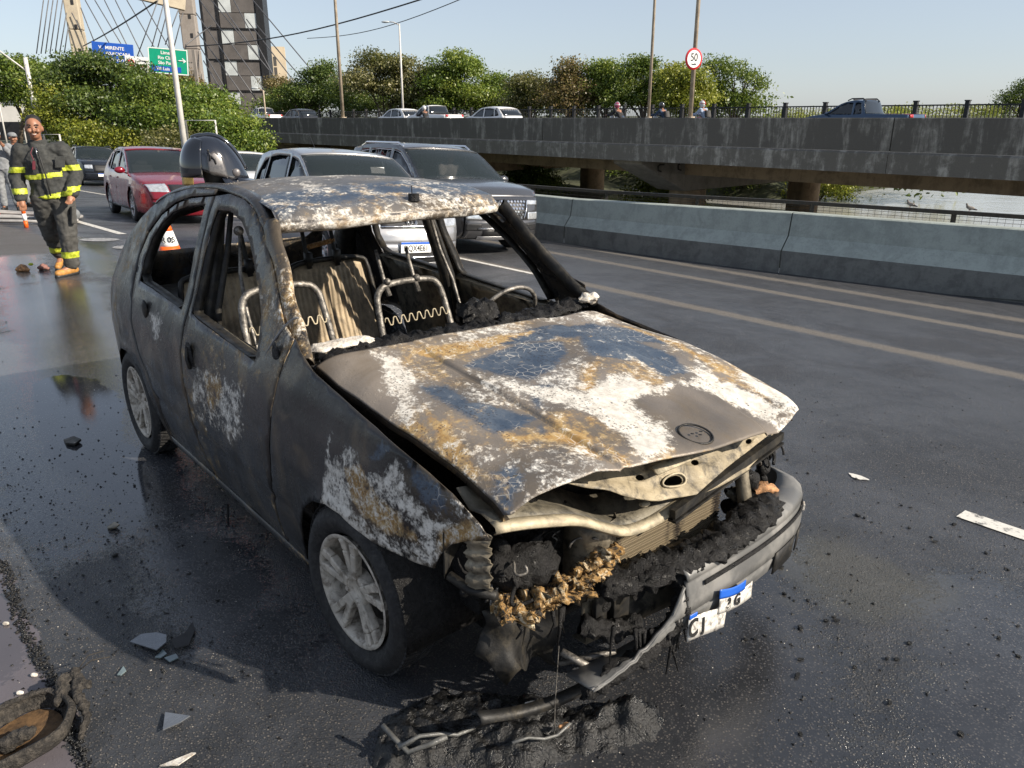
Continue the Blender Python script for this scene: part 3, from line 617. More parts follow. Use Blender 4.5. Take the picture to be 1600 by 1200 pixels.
# --- outer panels on both sides
for sg in (-1, 1):
    near = sg < 0
    sf = side_surf(sg)
    o = panel('quarter_panel', D['quarter'], [], sf, M_side, car, .04); stain(o, no_stain)
    o = panel('rear_door', D['rear_door'], [D['rear_win']], sf, M_side, car, .03); stain(o, rdoor_stain); rd = o
    o = panel('front_door', D['front_door'], [D['front_win']], sf, M_side, car, .03); stain(o, fdoor_stain); fd = o
    o = panel('fender', D['fender'] if near else [(x, z - .035 * (z > .7) * (x > -.42)) for x, z in D['fender']], [], sf if near else side_surf(sg, .035), M_side, car, .02); stain(o, fender_stain)
    # inner skins of the doors, seen through the openings
    for nm, key, hk in (('inner_panel', 'rear_door', 'rear_win'), ('inner_panel', 'front_door', 'front_win')):
        out = [(x, min(z, float(np.interp(x, [-2.3, -.5], [.95, .89])))) for x, z in D[key] if z < 1.0 or True]
        out = [p for i, p in enumerate(out) if p != out[i - 1]]
        lo = [(-2.05, .62), (-2.15, .95), (-1.50, .925), (-1.47, .3), (-1.9, .3)] if key == 'rear_door' else [(-1.42, .3), (-1.44, .92), (-.56, .885), (-.58, .3)]
        panel(nm, lo, [], side_surf(sg, .075), M_bare if not near else M_soot, rd if key == 'rear_door' else fd, .05)
        mb = MB()                                                     # window sill closing the two skins
        if key == 'rear_door': a, b = (-2.17, .965), (-1.5, .932)
        else: a, b = (-1.42, .94), (-.60, .893)
        P = []
        for k in range(9):
            x = a[0] + (b[0] - a[0]) * k / 8; z = a[1] + (b[1] - a[1]) * k / 8 - .006
            P.append([(x, sg * (W(x, z) - .006), z), (x, sg * (W(x, z) - .03), z + .006 * sin(k * 3)), (x, sg * (W(x, z) - .072), z - .012)])
        mb.grid(P).build('window_sill', M_bare, rd if key == 'rear_door' else fd, True, solid=.004)
        # inner frame round the window
        h = chaikin(D[hk], 1); mb = MB(); ring = []
        for x, z in h:
            ring.append([(x, sg * (W(x, z) - .004), z), (x, sg * (W(x, z) - .045), z)])
        ring.append(ring[0]); mb.grid(ring).build('window_frame', M_soot, rd if key == 'rear_door' else fd, True, solid=.006)
    # sill below the doors
    mb = MB(); P = []
    for k in range(24):
        x = -1.98 + 1.6 * k / 23
        P.append([(x, sg * (W(x, .2) + .004), .205), (x, sg * (W(x, .2) - .002), .165), (x, sg * (W(x, .2) - .03), .135), (x, sg * .60, .13)])
    o = mb.grid(P).build('sill', M_side, car, True, solid=.004); stain(o, no_stain)
    # roof rail: rounded band between the side frame and the roof skin
    mb = MB(); P = []
    edge_pts = [(-2.30, 1.305), (-2.09, 1.386), (-1.766, 1.440), (-1.461, 1.455), (-1.319, 1.445), (-1.155, 1.436), (-1.029, 1.407), (-.899, 1.345), (-.80, 1.265)]
    edge_pts = chaikin(edge_pts, 2, False)
    for x, z in edge_pts:
        w = W(x, z); z -= .0 if near else .03; w -= 0 if near else .0; P.append([(x, sg * w, z), (x, sg * (w - .008), z + .012), (x, sg * (w - .028), z + .020), (x, sg * (w - .055), z + .017)])
    o = mb.grid(P).build('roof_rail', M_side, car, True, solid=.004); stain(o, no_stain)
    # A pillar: a channel from the roof corner to the hood corner
    mb = MB(); P = []; n = 18
    for k in range(n + 1):
        t = k / n
        x, z = [float(np.interp(t, [0, .3, .55, .8, 1], q_)) for q_ in ([-.835, -.705, -.585, -.455, -.35], [1.375, 1.25, 1.135, 1.035, .965])]; yo = .570 + .135 * t + .004 * sin(t * 14)
        x += .006 * mnoise.noise(Vector((t * 9, sg, 0)))
        wd = .045 + .02 * t
        P.append([(x - .060 - .03 * t, sg * (yo + .012), z - .020), (x - .035, sg * (yo + .008), z + .006), (x - .005, sg * (yo - .010), z + .014), (x + .008, sg * (yo - .020), z + .002), (x - .002, sg * (yo - .030), z - .014),
                  (x - .03, sg * (yo - .034), z - .022), (x - .055, sg * (yo - .014), z - .032), (x - .060 - .03 * t, sg * (yo + .012), z - .020)])
    mb.grid(P); o = mb.build('windscreen_pillar', M_side if near else M_soot, car, True); stain(o, no_stain)
    # B pillar inner post and hanging belt
    mb = MB(); mb.tube([(-1.50, sg * .52, 1.40), (-1.47, sg * .57, 1.2), (-1.44, sg * .645, .95), (-1.43, sg * .69, .6), (-1.42, sg * .70, .2)], [.03, .034, .04, .05, .05], 6)
    mb.tube([(-1.42, sg * .50, 1.38), (-1.39, sg * .55, 1.2), (-1.37, sg * .63, .95), (-1.36, sg * .67, .6)], [.012, .014, .016, .02], 6)
    mb.build('door_post', M_soot, car, True)
    mb = MB(); mb.tube([(-1.36, sg * .50, 1.26), (-1.33, sg * .53, 1.1), (-1.25, sg * .55, .95), (-1.18, sg * .55, .8), (-1.12, sg * .56, .62)], .009, 6)
    mb.ball((-1.37, sg * .50, 1.28), .022); mb.build('seat_belt_remains', M_tube, car, True)
    # C pillar inside
    mb = MB(); mb.tube([(-2.12, sg * .50, 1.36), (-2.32, sg * .56, 1.2), (-2.5, sg * .62, 1.0), (-2.6, sg * .66, .8)], [.03, .04, .06, .07], 6); mb.build('inner_post', M_soot, car, True)
    # wheel housings
    for ax in (0., -2.33):
        mb = MB(); P = []
        for k in range(17):
            a = radians(-10 + 200 * k / 16); x, z = ax + .315 * cos(a), .27 + .315 * sin(a)
            P.append([(x, sg * (W(ax, .5) - .02), z), (x, sg * .46, z)])
        mb.grid(P); mb.add([(ax + .34 * cos(radians(a)), sg * .47, .27 + .33 * sin(radians(a))) for a in range(-20, 201, 20)], [tuple(range(12))])
        mb.build('wheel_housing', M_char, car, True, solid=.004)

# --- roof, header, tailgate
def rz(x, y):
    zc = float(np.interp(x, [-2.35, -2.1, -1.8, -1.45, -1.1, -.9, -.80], [1.345, 1.42, 1.462, 1.480, 1.465, 1.432, 1.40]))
    return zc - .035 * (abs(y) / .56) ** 2.2
P = []
for i in range(81):
    r = []
    for j in range(61):
        t = j / 60 * 2 - 1; s = i / 80
        xf = -.765 - .10 * t * t; xr = -2.33 + .05 * t * t; x = xr + (xf - xr) * s
        yw = float(np.interp(x, [-2.35, -1.9, -1.2, -.8], [.49, .52, .525, .535])); y = t * yw
        z = rz(x, y) + .004 * mnoise.noise(Vector((x * 4, y * 4, 2))) + .010 * mnoise.noise(Vector((x * 1.6, y * 1.8, 7)))
        if s > .975: z -= (s - .975) * 1.0
        r.append((x, y, z))
    P.append(r)
roof = MB().grid(P).build('roof', M_roof, car, True, solid=.004); stain(roof, roof_stain)
P = []
for j in range(41):
    t = j / 40 * 2 - 1; x = -.765 - .10 * t * t; y = t * .54; z = rz(x, y) - .022 + .003 * mnoise.noise(Vector((y * 9, 0, 0)))
    P.append([(x - .002, y, z), (x + .012, y, z - .010), (x + .004, y, z - .032), (x - .05, y, z - .045), (x - .08, y, z - .03)])
o = MB().grid(P).build('windscreen_header', M_roof, car, True, solid=.004); stain(o, lambda co: np.tile([.52, .50, .1], (len(co), 1)))
mb = MB(); mb.tube([(-2.30, -.49, 1.315), (-2.34, 0, 1.35), (-2.30, .49, 1.315)], .022, 6); mb.build('tailgate_header', M_soot, car, True)
mb = MB()
for x in (-1.9, -1.55, -1.15): mb.tube([(x, -.5, rz(x, .5) - .03), (x, 0, rz(x, 0) - .03), (x, .5, rz(x, .5) - .03)], .016, 5)
mb.build('roof_bow', M_soot, car, True)
mb = MB()
mb.lathe([(.001, .03), (.018, .028), (.022, .012), (.026, 0)], 12, 'z', (-.835, .06, rz(-.835, .06) + .002)); mb.box((-.835, .06, rz(-.835, .06) + .022), (.035, .03, .02), .3)
mb.tube([(-.84, .055, 1.44), (-.838, .053, 1.475)], .002, 5); mb.build('aerial_base', M_char, car, True)
# tailgate: frame with an open rear window
def tail(t, s):      # t across, s 0 top .. 1 bottom
    x, z = [float(np.interp(s, [0, .45, .62, .85, 1], q)) for q in ([-2.36, -2.80, -2.90, -2.965, -2.94], [1.31, 1.00, .82, .55, .40])]
    hw = float(np.interp(s, [0, .45, .7, 1], [.49, .60, .66, .66])); return (x - .05 * (1 - t * t), t * hw, z)
o = panel('tailgate', [(-1, 0), (1, 0), (1, 1), (-1, 1)], [chaikin([(-.88, .05), (.88, .05), (.93, .44), (.5, .445), (0, .445), (-.5, .445), (-.93, .44)], 1)], tail, M_side, car, .08); stain(o, no_stain)
mb = MB(); P = []
for k in range(25):
    t = -1 + 2 * k / 24; x0 = -3.0 + .13 * abs(t) ** 3
    P.append([(x0 + .05, t * .70, .50), (x0, t * .72, .46), (x0 - .01, t * .72, .38), (x0 + .02, t * .70, .25)])
mb.grid(P).build('rear_bumper', M_char, car, True, solid=.006)
mb = MB(); mb.box((-2.62, 0, .80), (.40, 1.02, .012)); mb.build('parcel_shelf_frame', M_soot, car)

# --- floor, firewall, tunnel, dashboard beam
mb = MB(); mb.box((-1.4, 0, .17), (2.1, 1.36, .03)); mb.box((-2.5, 0, .30), (.8, 1.26, .03)); mb.box((-2.12, 0, .24), (.03, 1.2, .15)); mb.box((-1.2, 0, .24), (1.6, .22, .12))
mb.build('floor_pan', M_char, car)
mb = MB(); P = []
for k in range(21):
    y = -.66 + 1.32 * k / 20; P.append([(-.36, y, .2), (-.32, y, .6), (-.30, y, .88), (-.42, y, .925 + .012 * nz3(y, 1, 1, 9))])
mb.grid(P).build('firewall', M_char, car, solid=.01)
def crust(name, pts, w, h, m, parent, seed, st=.009, amp=.02, fq=28):
    """lumpy strip of burnt residue following a polyline"""
    Q = resample(pts, st, False) if len(pts[0]) == 2 else None
    amp = amp * .62; fq = fq * 1.7; pts = [Vector(p) for p in pts]; L = []; 
    for a, b in zip(pts[:-1], pts[1:]):
        k = max(1, int((b - a).length / st)); L += [a.lerp(b, i / k) for i in range(k)]
    L.append(pts[-1]); P = []
    for i, p in enumerate(L):
        d = (L[min(i + 1, len(L) - 1)] - L[max(i - 1, 0)]).normalized(); r = d.cross(Vector((0, 0, 1))).normalized(); u = r.cross(d); row = []
        env = min(1, i / 3 + .15, (len(L) - 1 - i) / 3 + .15)
        for k in range(24):
            a = 2 * pi * k / 24; q = p + r * (w / 2 * cos(a)) * env + u * (h / 2 * sin(a)) * env; q0 = q * .45 + Vector((seed, 0, 0))
            q = q + (r * cos(a) + u * sin(a)) * amp * (1.1 * mnoise.noise(q0 * fq) + .8 * mnoise.noise(q0 * fq * 2.4 + Vector((0, 5, 0))) + .55 * mnoise.noise(q0 * fq * 5.5)) + Vector((mnoise.noise(q0 * fq * 3), mnoise.noise(q0 * fq * 3 + Vector((7, 0, 0))), 0)) * amp * .8 
            row.append(q)
        row.append(row[0]); P.append(row)
    return MB().grid(P).build(name, m, parent, True)
crust('dashboard_remains', [(-.42, -.63, .935), (-.44, -.3, .935), (-.40, 0, .945), (-.40, .35, .945), (-.44, .66, .95)], .13, .05, M_char, car, 3, amp=.03)
crust('insulation_strip', [(-.50, -.62, .955), (-.50, -.50, .962), (-.49, -.36, .955)], .09, .03, M_ashy, car, 9, amp=.008)
crust('melted_instrument_cluster', [(-.50, .05, .955), (-.50, .22, .975)], .15, .12, M_char, car, 12, amp=.035)
crust('pale_ash_clump', [(-.37, .60, .985), (-.35, .69, .99)], .07, .045, M_ashy, car, 31, amp=.02)
mb = MB(); mb.tube([Vector((-.60, .36, .90)) + Matrix.Rotation(radians(-62), 3, 'Y') @ Vector((.17 * cos(a), .17 * sin(a), 0)) for a in [2 * pi * k / 28 for k in range(28)]], .010, 6, closed=True)
mb.tube([(-.60, .36, .90), (-.45, .36, .84)], .02, 8); mb.tube([(-.60, .20, .90), (-.60, .36, .89), (-.60, .52, .90)], .010, 6)
mb.build('steering_wheel', M_tube, car, True)
mb = MB(); mb.tube([(-.45, -.60, .86), (-.47, 0, .87), (-.45, .60, .86)], .025, 8); mb.build('dashboard_beam', M_soot, car, True)

# --- seats: bare tube frames with springs
def zig(mb, a, b, n, h, r=.0035):
    a, b = Vector(a), Vector(b); P = []; m = n * 10
    for k in range(m + 1):
        t = k / m; p = a.lerp(b, t); P.append(p + Vector((-h * .25, 0, h)) * (math.tanh(2.4 * sin(2 * pi * n * t))) * .5)
    return mb.tube(P, r, 5)
def seat(y0, y1, xt, zt, name='front_seat_frame'):
    e = empty(name, (0, 0, 0)); e.parent = car
    xb, zb = xt + .22, .42
    mb = MB(); pts = [(xb, y0, zb), (xt + .02, y0 + .02, zt - .09), (xt + .005, y0 + .04, zt - .03), (xt, y0 + .09, zt), (xt, y1 - .09, zt), (xt + .005, y1 - .04, zt - .03), (xt + .02, y1 - .02, zt - .09), (xb, y1, zb)]
    mb.tube(chaikin(pts, 2, False), .0155, 10); mb.build('back_frame', M_tube, e, True)
    mb = MB(); mb.tube([(xb, y0, zb), (xb + .42, y0, zb - .02), (xb + .46, y0 + .05, zb - .02), (xb + .46, y1 - .05, zb - .02), (xb + .42, y1, zb - .02), (xb, y1, zb)], .013, 8)
    mb.bar((xb - .02, y0 + .03, .22), (xb + .4, y0 + .03, .22), .03); mb.bar((xb - .02, y1 - .03, .22), (xb + .4, y1 - .03, .22), .03)
    for yy in (y0, y1):
        for xx in (xb, xb + .4): mb.tube([(xx, yy, zb), (xx, yy, .2)], .012, 6)
    mb.build('seat_base', M_soot, e, True)
    for dz in (.16, .30, .44):
        mb = MB(); t = dz / (zt - zb); xx = xt + (xb - xt) * t + .01
        zig(mb, (xx, y0 + .03, zt - dz), (xx, y1 - .03, zt - dz + .005), 8, .034); mb.build('zigzag_spring', M_tan if dz < .2 else M_tube, e, True)
    return e
s1 = seat(-.645, -.235, -1.14, 1.065); s2 = seat(-.05, .36, -1.06, 1.025)
for y, dz in ((.02, .15), (.18, .145)):
    mb = MB(); mb.tube([(-1.07 + .03, y + .02, .97), (-1.07, y + .01, 1.05), (-1.09, y - .01, 1.03 + dz)], [.013, .010, .008], 8); mb.ball((-1.05, y + .018, 1.035), .017); mb.build('headrest_post', M_tube, s2, True)
# rear bench back: ribbed sheet panels on hinged tube frames
e = empty('rear_seat_back', (0, 0, 0)); e.parent = car
def ribbed(name, y0, y1, x, z0, z1, m):
    P = []
    for i in range(19):
        s = i / 18; row = []
        for j in range(int((y1 - y0) / .006) + 1):
            y = y0 + j * .006; u = (y - y0) / (y1 - y0)
            zz = z0 + (z1 - z0 - .03 * (abs(u - .5) * 2) ** 4) * s; k = .006 * (sin(y * 2 * pi / .03)) * (1 if .08 < u < .92 and .05 < s < .93 else 0)
            dent = .02 * mnoise.noise(Vector((y * 5, s * 3, 2)))
            row.append((x + .13 * (1 - s) + k + dent, y, zz))
        P.append(row)
    MB().grid(P).build(name, m, e, True, solid=.003)
M_seatback = pm('heat_bleached_ribs', (.34, .27, .18), .65, .15, .3, 5, .3, 50, (.04, .035, .03), .55)
ribbed('back_panel', -.03, .46, -1.98, .42, .985, M_seatback); ribbed('back_panel', -.60, -.07, -1.98, .42, .985, M_seatback)
mb = MB(); mb.tube(chaikin([(-1.84, -.03, .45), (-1.965, -.03, .95), (-1.97, .02, 1.0), (-1.97, .41, 1.0), (-1.965, .465, .95), (-1.84, .48, .45)], 2, False), .015, 8)
mb.tube(chaikin([(-1.84, -.62, .45), (-1.965, -.61, .95), (-1.97, -.56, 1.0), (-1.97, -.12, 1.0), (-1.965, -.07, .95), (-1.84, -.06, .45)], 2, False), .015, 8); mb.build('back_frame', M_soot, e, True)
for y in (.085, .255, -.45, -.25):
    mb = MB(); mb.tube([(-1.955, y + .01, .96), (-1.965, y, 1.05), (-1.98, y - .01, 1.185)], [.016, .013, .011], 8); mb.box((-1.955, y + .005, 1.015), (.04, .035, .07)); mb.build('headrest_post', M_soot, e, True)
mb = MB(); P = []
for k in range(200):
    t = k / 199; P.append((-1.97 + .012 * cos(t * 110), .09 + .17 * t, 1.075 + .025 * t + .012 * sin(t * 110)))
mb.tube(P, .0035, 4); mb.build('rusty_coil_spring', pm('rust', (.30, .14, .04), .85, 0, .5, 40, .8, 90, (.6, .45, .25), .5), e, True)
crust('charred_cushion', [(-1.75, -.5, .42), (-1.75, .5, .42)], .4, .14, M_char, car, 44, .05, .05, 9)

# --- hood
def hood_pt(s, t):
    y = -.66 + 1.33 * t
    xr = float(np.interp(y, [-.66, -.4, 0, .42, .69], [-.385, -.345, -.30, -.30, -.33]))
    xf = float(np.interp(y, [-.66, -.65, -.51, -.40, -.29, -.1, .015, .2, .43, .52, .60, .67], [.62, .64, .675, .70, .72, .755, .77, .765, .745, .735, .715, .66]))
    x = xr + (xf - xr) * s; z = hz(x, y)
    dz = float(np.interp(y, [-.66, -.51, -.40, -.29, -.1, .015, .2, .43, .55, .67], [.0, .035, .045, .012, .004, -.004, -.025, -.045, -.01, .005]))
    z += dz * max(0, (s - .45) / .55) ** 2.2
    # pressed crease that splits the middle from the sides
    for c, k in ((-.30 - .02 * s, 1), (.33 + .02 * s, 1)):
        z += (-.012 * (1 / (1 + math.exp((y - c) * (260 if c < 0 else -260)))) - .007 * math.exp(-((y - c) / .006) ** 2)) * min(1, s * 6 + .2)
    z -= .022 * max(0, 1 - min(t, 1 - t) / .07) ** 2 + .012 * max(0, 1 - (1 - s) / .05) ** 2
    z += .014 * mnoise.noise(Vector((x * 2.6, y * 2.6, 3))) + .006 * mnoise.noise(Vector((x * 6, y * 6, 8))) + .0025 * mnoise.noise(Vector((x * 9, y * 9, 1)))
    y = y * (1 - .015 * s) + .075 * sin(pi * min(1, s * .92 + .06)) * max(0, t - .55) / .45
    return (x, y, z)
hood = MB().grid([[hood_pt(i / 120, j / 200) for j in range(201)] for i in range(121)]).build('hood', M_hood, car, True, solid=.004)
hood.modifiers['t'].offset = -1; stain(hood, hood_stain)
bx, by = .70, .035; bz = hz(bx, by) + .003
mb = MB(); mb.tube([(bx + .052 * cos(a), by + .052 * sin(a), bz - .012 * cos(a) - .002) for a in [2 * pi * k / 28 for k in range(28)]], .0035, 5, closed=True)
mb.build('badge_recess', M_soot, hood, True)
mb = MB()
for dy, dx in ((-.018, 0), (.018, .004), (0, .016)): mb.lathe([(.0001, 0), (.006, 0)], 8, 'z', (bx + dx, by + dy, bz + .0035 - .2 * dx))
mb.build('badge_hole', M_char, hood)
# folded lip under the far and near edges
for yy, sg in ((0, -1), (1, 1)):
    mb = MB(); P = []
    for i in range(40):
        p = Vector(hood_pt(i / 39, yy)); P.append([p, p + Vector((0, -.004 * sg * -1, -.018)), p + Vector((0, -.02 * sg, -.020))])
    mb.grid(P).build('hood_lip', M_side, hood, True); stain(hood.children[-1], no_stain)
# inner frame of the hood, dropped at the front; oval holes and a latch plate
inner_out = [(-.58, 0.), (-.45, .35), (-.2, .80), (.1, 1.), (.35, .98), (.60, .80), (.62, .45), (.45, .1), (.1, 0.), (-.3, 0.)]
def inner_surf(u, v):
    y = u; x = .60 + .10 * v - .10 * max(0, (abs(y) - .3)) ; z = float(np.interp(y, [-.58, -.3, -.15, .1, .35, .62], [.83, .775, .735, .705, .70, .705])) - .085 * v + .02 * (1 - v)
    if y < -.1: z += .035 * v * max(0, min(1, (-.1 - y) / .3))
    return (x, y, z + .012 * mnoise.noise(Vector((y * 8, v * 3, 4))))
hl = [[(.0 + .045 * cos(a), .55 + .11 * sin(a)) for a in np.linspace(0, 2 * pi, 14)[:-1]], [(-.13 + .02 * cos(a), .30 + .07 * sin(a)) for a in np.linspace(0, 2 * pi, 10)[:-1]], [(.14 + .02 * cos(a), .30 + .07 * sin(a)) for a in np.linspace(0, 2 * pi, 10)[:-1]], [(.45 + .02 * cos(a), .4 + .07 * sin(a)) for a in np.linspace(0, 2 * pi, 10)[:-1]]]
panel('hood_inner_frame', inner_out, hl, inner_surf, M_tan2, car, .04, .003)
mb = MB(); mb.tube([(inner_surf(.0 + .055 * cos(a), .55 + .14 * sin(a))[0] + .006, inner_surf(.055 * cos(a), .55 + .14 * sin(a))[1], inner_surf(.055 * cos(a), .55 + .14 * sin(a))[2] + .004) for a in np.linspace(0, 2 * pi, 20)[:-1]], .004, 5, closed=True)
mb.box((-.0 + .66, -.02, .745), (.03, .16, .006), Matrix.Rotation(.6, 3, 'Y')); mb.build('latch_plate', M_tan, car, True)
# front cross-member: wavy lip from the fender to the radiator, then on to the far side
cm = [(.60, -.715, .742), (.63, -.62, .742), (.645, -.50, .715), (.65, -.40, .685), (.66, -.30, .625), (.665, -.22, .585), (.67, -.12, .578), (.67, 0, .595), (.665, .15, .615), (.66, .35, .635), (.64, .58, .655)]
cm = chaikin(cm, 2, False); P = []
for i, (x, y, z) in enumerate(cm):
    j = .004 * mnoise.noise(Vector((y * 22, 1, 0)))
    P.append([(x - .16, y, z + .055), (x - .10, y, z + .012 + j), (x - .05, y, z + .020), (x - .015, y, z + .012), (x + .008, y, z + .004 + j), (x + .012, y, z - .010), (x + .002, y, z - .018)])
MB().grid([r_[3:] for r_ in P]).build('lock_panel_lip', M_tan, car, True, solid=.003); MB().grid([r_[:4] for r_ in P]).build('lock_panel', M_dirty, car, True, solid=.003)
for k in range(9):
    mb = MB(); y = -.6 + .12 * k; x, zz = .54, float(np.interp(y, [c[1] for c in cm], [c[2] for c in cm])) + .022
    mb.lathe([(.0001, 0), (.012 + .004 * (k % 2), 0)], 10, 'z', (x, y, zz)); mb.build('bolt_hole', M_char, car)
mb = MB(); mb.ball((.63, -.10, .625), .016, sq=(1, 1.3, .6)); mb.build('bolt_head', M_tan, car)
# hood slam strip: dark plastic-covered beam right of the radiator
mb = MB(); mb.bar((.70, -.05, .60), (.66, .60, .672), .022, .03); mb.bar((.70, -.05, .575), (.66, .60, .645), .03, .008); mb.build('grille_strip', M_soot, car)
# radiator
rad = empty('radiator', (0, 0, 0)); rad.parent = car
s = N('radiator_fins'); n = s.noise(6, 6, .7, stretch=(1, 1, .25))
fin = s.n('ShaderNodeTexWave'); fin.inputs['Scale'].default_value = 55; fin.bands_direction = 'Y'; fin.inputs['Distortion'].default_value = 1.; s.l(s.coord(), fin.inputs[0])
c = s.mix(s.step(n, .5, .62), (.36, .29, .19), (.045, .035, .028)); c = s.mix(s.math('MULTIPLY', fin.outputs['Fac'], .35), c, (.02, .02, .02))
s.set(Base_Color=c, Roughness=.6, Metallic=.3).bump(fin.outputs['Fac'], .8, .004); M_fin = s.m
def radp(y, z): return (.60 + .05 * (z - .4) + .03 * (y - .05) * -1, y, z)
core = MB(); core.prism([(-.20, .34), (.335, .34), (.335, .615), (-.215, .575)], .585, .605, 'x'); core.build('radiator_core', M_soot, rad)
for k in range(24):
    z = .348 + k * .0104 ; mb = MB(); mb.box((.608 + .002 * sin(k * 2.1), .065, z), (.012, .53, .0042), Matrix.Rotation(.003 * sin(k * 1.7), 3, 'X')); mb.build('fin_row', M_fin, rad)
mb = MB(); P = []
for k in range(8):
    z = .33 + .29 * k / 7; P.append([(.605 + .012 * sin(z * 30), -.20 - .01 * (z - .33), z), (.63, -.225, z), (.635 + .01 * sin(z * 25), -.27, z), (.60, -.315 - .03 * (z - .33), z), (.52, -.335, z)])
mb.grid(P).build('radiator_side_tank', M_bare, rad, True, solid=.004)
mb = MB(); P = []
for k in range(9):
    z = .32 + .33 * k / 8; xx = .66 + .02 * sin(k * .6); P.append([(xx - .02, .375, z), (xx + .01, .385, z), (xx + .014, .41, z), (xx - .0, .425, z), (xx - .03, .43, z)])
mb.grid(P).build('hood_stay_bracket', M_bare, car, True, solid=.004)
# engine and burnt clutter
rr = random.Random(5); mb = MB()
mb.box((.25, -.1, .52), (.36, .5, .3)); mb.box((.2, .35, .45), (.3, .3, .3)); mb.box((.28, -.45, .42), (.25, .25, .22))
mb.tube([(.4, -.3, .55), (.45, -.1, .62), (.42, .1, .6)], .03, 8); mb.tube([(.1, .2, .7), (.3, .3, .66), (.45, .4, .6)], .025, 8); mb.box((.1, 0, .25), (.8, .9, .03))
mb.build('engine_block', M_char, car, bevel=.015)
for nm, c, sd_, n_, mm in (('burnt_headlamp', (.60, .52, .50), 1, 16, M_char), ('burnt_headlamp', (.50, -.56, .50), 2, 12, M_char)):
    rr = random.Random(sd_); mb = MB()
    for k in range(n_):
        p = Vector(c) + Vector((rr.uniform(-.07, .07), rr.uniform(-.10, .10), rr.uniform(-.09, .10)))
        r = rr.uniform(.018, .042); mb.ball(p, r, 8, 6, (rr.uniform(.6, 1.3), rr.uniform(.6, 1.3), rr.uniform(.6, 1.3)))
    for k in range(9):
        p = Vector(c) + Vector((rr.uniform(-.05, .06), rr.uniform(-.12, .12), rr.uniform(-.05, .1))); q = p + Vector((rr.uniform(-.06, .06), rr.uniform(-.08, .08), rr.uniform(-.05, .09)))
        mb.tube([p, p.lerp(q, .5) + Vector((rr.uniform(-.03, .03),) * 3), q], .006, 5)
    o = mb.build(nm, mm, car, True); o['kind'] = 'stuff'; tx = bpy.data.textures.new('crumple', 'CLOUDS'); tx.noise_scale = .03
    q = o.modifiers.new('s', 'SUBSURF'); q.levels = q.render_levels = 1; q = o.modifiers.new('d', 'DISPLACE'); q.texture = tx; q.strength = .02
M_orange = pm('burnt_orange_residue', (.42, .22, .10), .7, .1, .5, 30, .8, 80, (.03, .03, .03), .6)
crust('scorched_lamp_reflector', [(.645, .49, .475), (.66, .60, .455)], .06, .06, M_orange, car, 21, .012, .022, 30)
crust('scorched_lamp_reflector', [(.60, .38, .50), (.63, .45, .47)], .05, .06, M_bare, car, 25, .012, .02, 30)
rr = random.Random(77)
for k in range(14):
    mb = MB(); p = Vector((rr.uniform(.40, .62), rr.uniform(.36, .64), rr.uniform(.46, .60))); P = [p]
    for q in range(5): p = p + Vector((rr.uniform(-.03, .04), rr.uniform(-.05, .05), rr.uniform(-.04, .045))); P.append(p)
    mb.tube(chaikin(P, 2, False), rr.choice([.003, .004, .007]), 6); mb.build('burnt_wire', rr.choice([M_char, M_tube, M_char, M_orange]), car, True)
for k in range(12):
    mb = MB(); p = Vector((rr.uniform(.40, .58), rr.uniform(-.62, -.36), rr.uniform(.48, .60))); P = [p]
    for q in range(5): p = p + Vector((rr.uniform(-.03, .04), rr.uniform(-.05, .05), rr.uniform(-.04, .045))); P.append(p)
    mb.tube(chaikin(P, 2, False), rr.choice([.0025, .004, .006]), 6); mb.build('burnt_wire', rr.choice([M_char, M_tube, M_char]), car, True)
crust('wiring_remains', [(.45, .62, .62), (.52, .66, .58), (.58, .67, .52)], .05, .06, M_char, car, 27, .012, .03, 30)
# near headlamp opening: torn bracket plate
mb = MB(); P = []
for k in range(22):
    z = .735 - .17 * k / 21; y = -.700 + .006 * sin(k * 1.3) + .004 * sin(k * 2.9); P.append([(.625, y, z), (.60, y - .004, z), (.585, y - .022, z - .002), (.56, y - .030, z)])
mb.grid(P).build('torn_lamp_bracket', M_bare, car, True, solid=.003)
mb = MB(); P = []
for k in range(12):
    a = radians(-100 + 200 * k / 11); P.append([(.50 + .06 * cos(a) * 0, -.76 - .0 * k, .64 + .07 * sin(a)), (.45, -.70, .64 + .06 * sin(a)), (.40, -.62, .64 + .05 * sin(a))])
mb.grid(P); mb.tube([(.50, -.745, .575), (.56, -.72, .548), (.635, -.69, .555)], .012, 6); mb.build('lamp_housing_remains', M_soot, car, True, solid=.003)

# --- bumper: far half still whole, near half melted away
def bump_x(y): return .805 - .085 * abs(y / .74) ** 2.8 - .05 * abs(y / .74) ** 12
prof = [(.47, -.10), (.475, -.03), (.455, .0), (.435, .006), (.428, -.006), (.415, .0), (.34, .012), (.30, .010), (.292, -.004), (.28, .006), (.22, -.005), (.175, -.045), (.165, -.10)]
prof = [(.215 + (z - .165) * .82, o_) for z, o_ in prof]
def bump_row(y, cut_hi=None):
    R = []
    for z, off in prof:
        if cut_hi is not None: z = min(z, cut_hi)
        yy = y; x = bump_x(y) + off; R.append((x, yy, z))
    return R
def bend(y0, y1, n, hi):
    P = []
    for k in range(n + 1):
        y = y0 + (y1 - y0) * k / n; P.append(bump_row(y, hi(y)))
    return P
s = N('bumper_plastic'); nn_ = s.noise(6, 6, .65)
s.set(Base_Color=s.mix(s.step(nn_, .4, .65), (.10, .10, .098), (.19, .185, .175)), Roughness=s.step(nn_, .3, .7, .35, .6)).bump(s.noise(60, 4), .12, .004); M_bump = s.m
P = bend(-.10, .72, 48, lambda y: .480)
for k, y in enumerate([.735, .742, .745]):
    P.append([(bump_x(.72) + off * .5 - .06 * (k + 1) - .02, y, z) for z, off in prof])
MB().grid(P).build('front_bumper', M_bump, car, True, solid=.006)
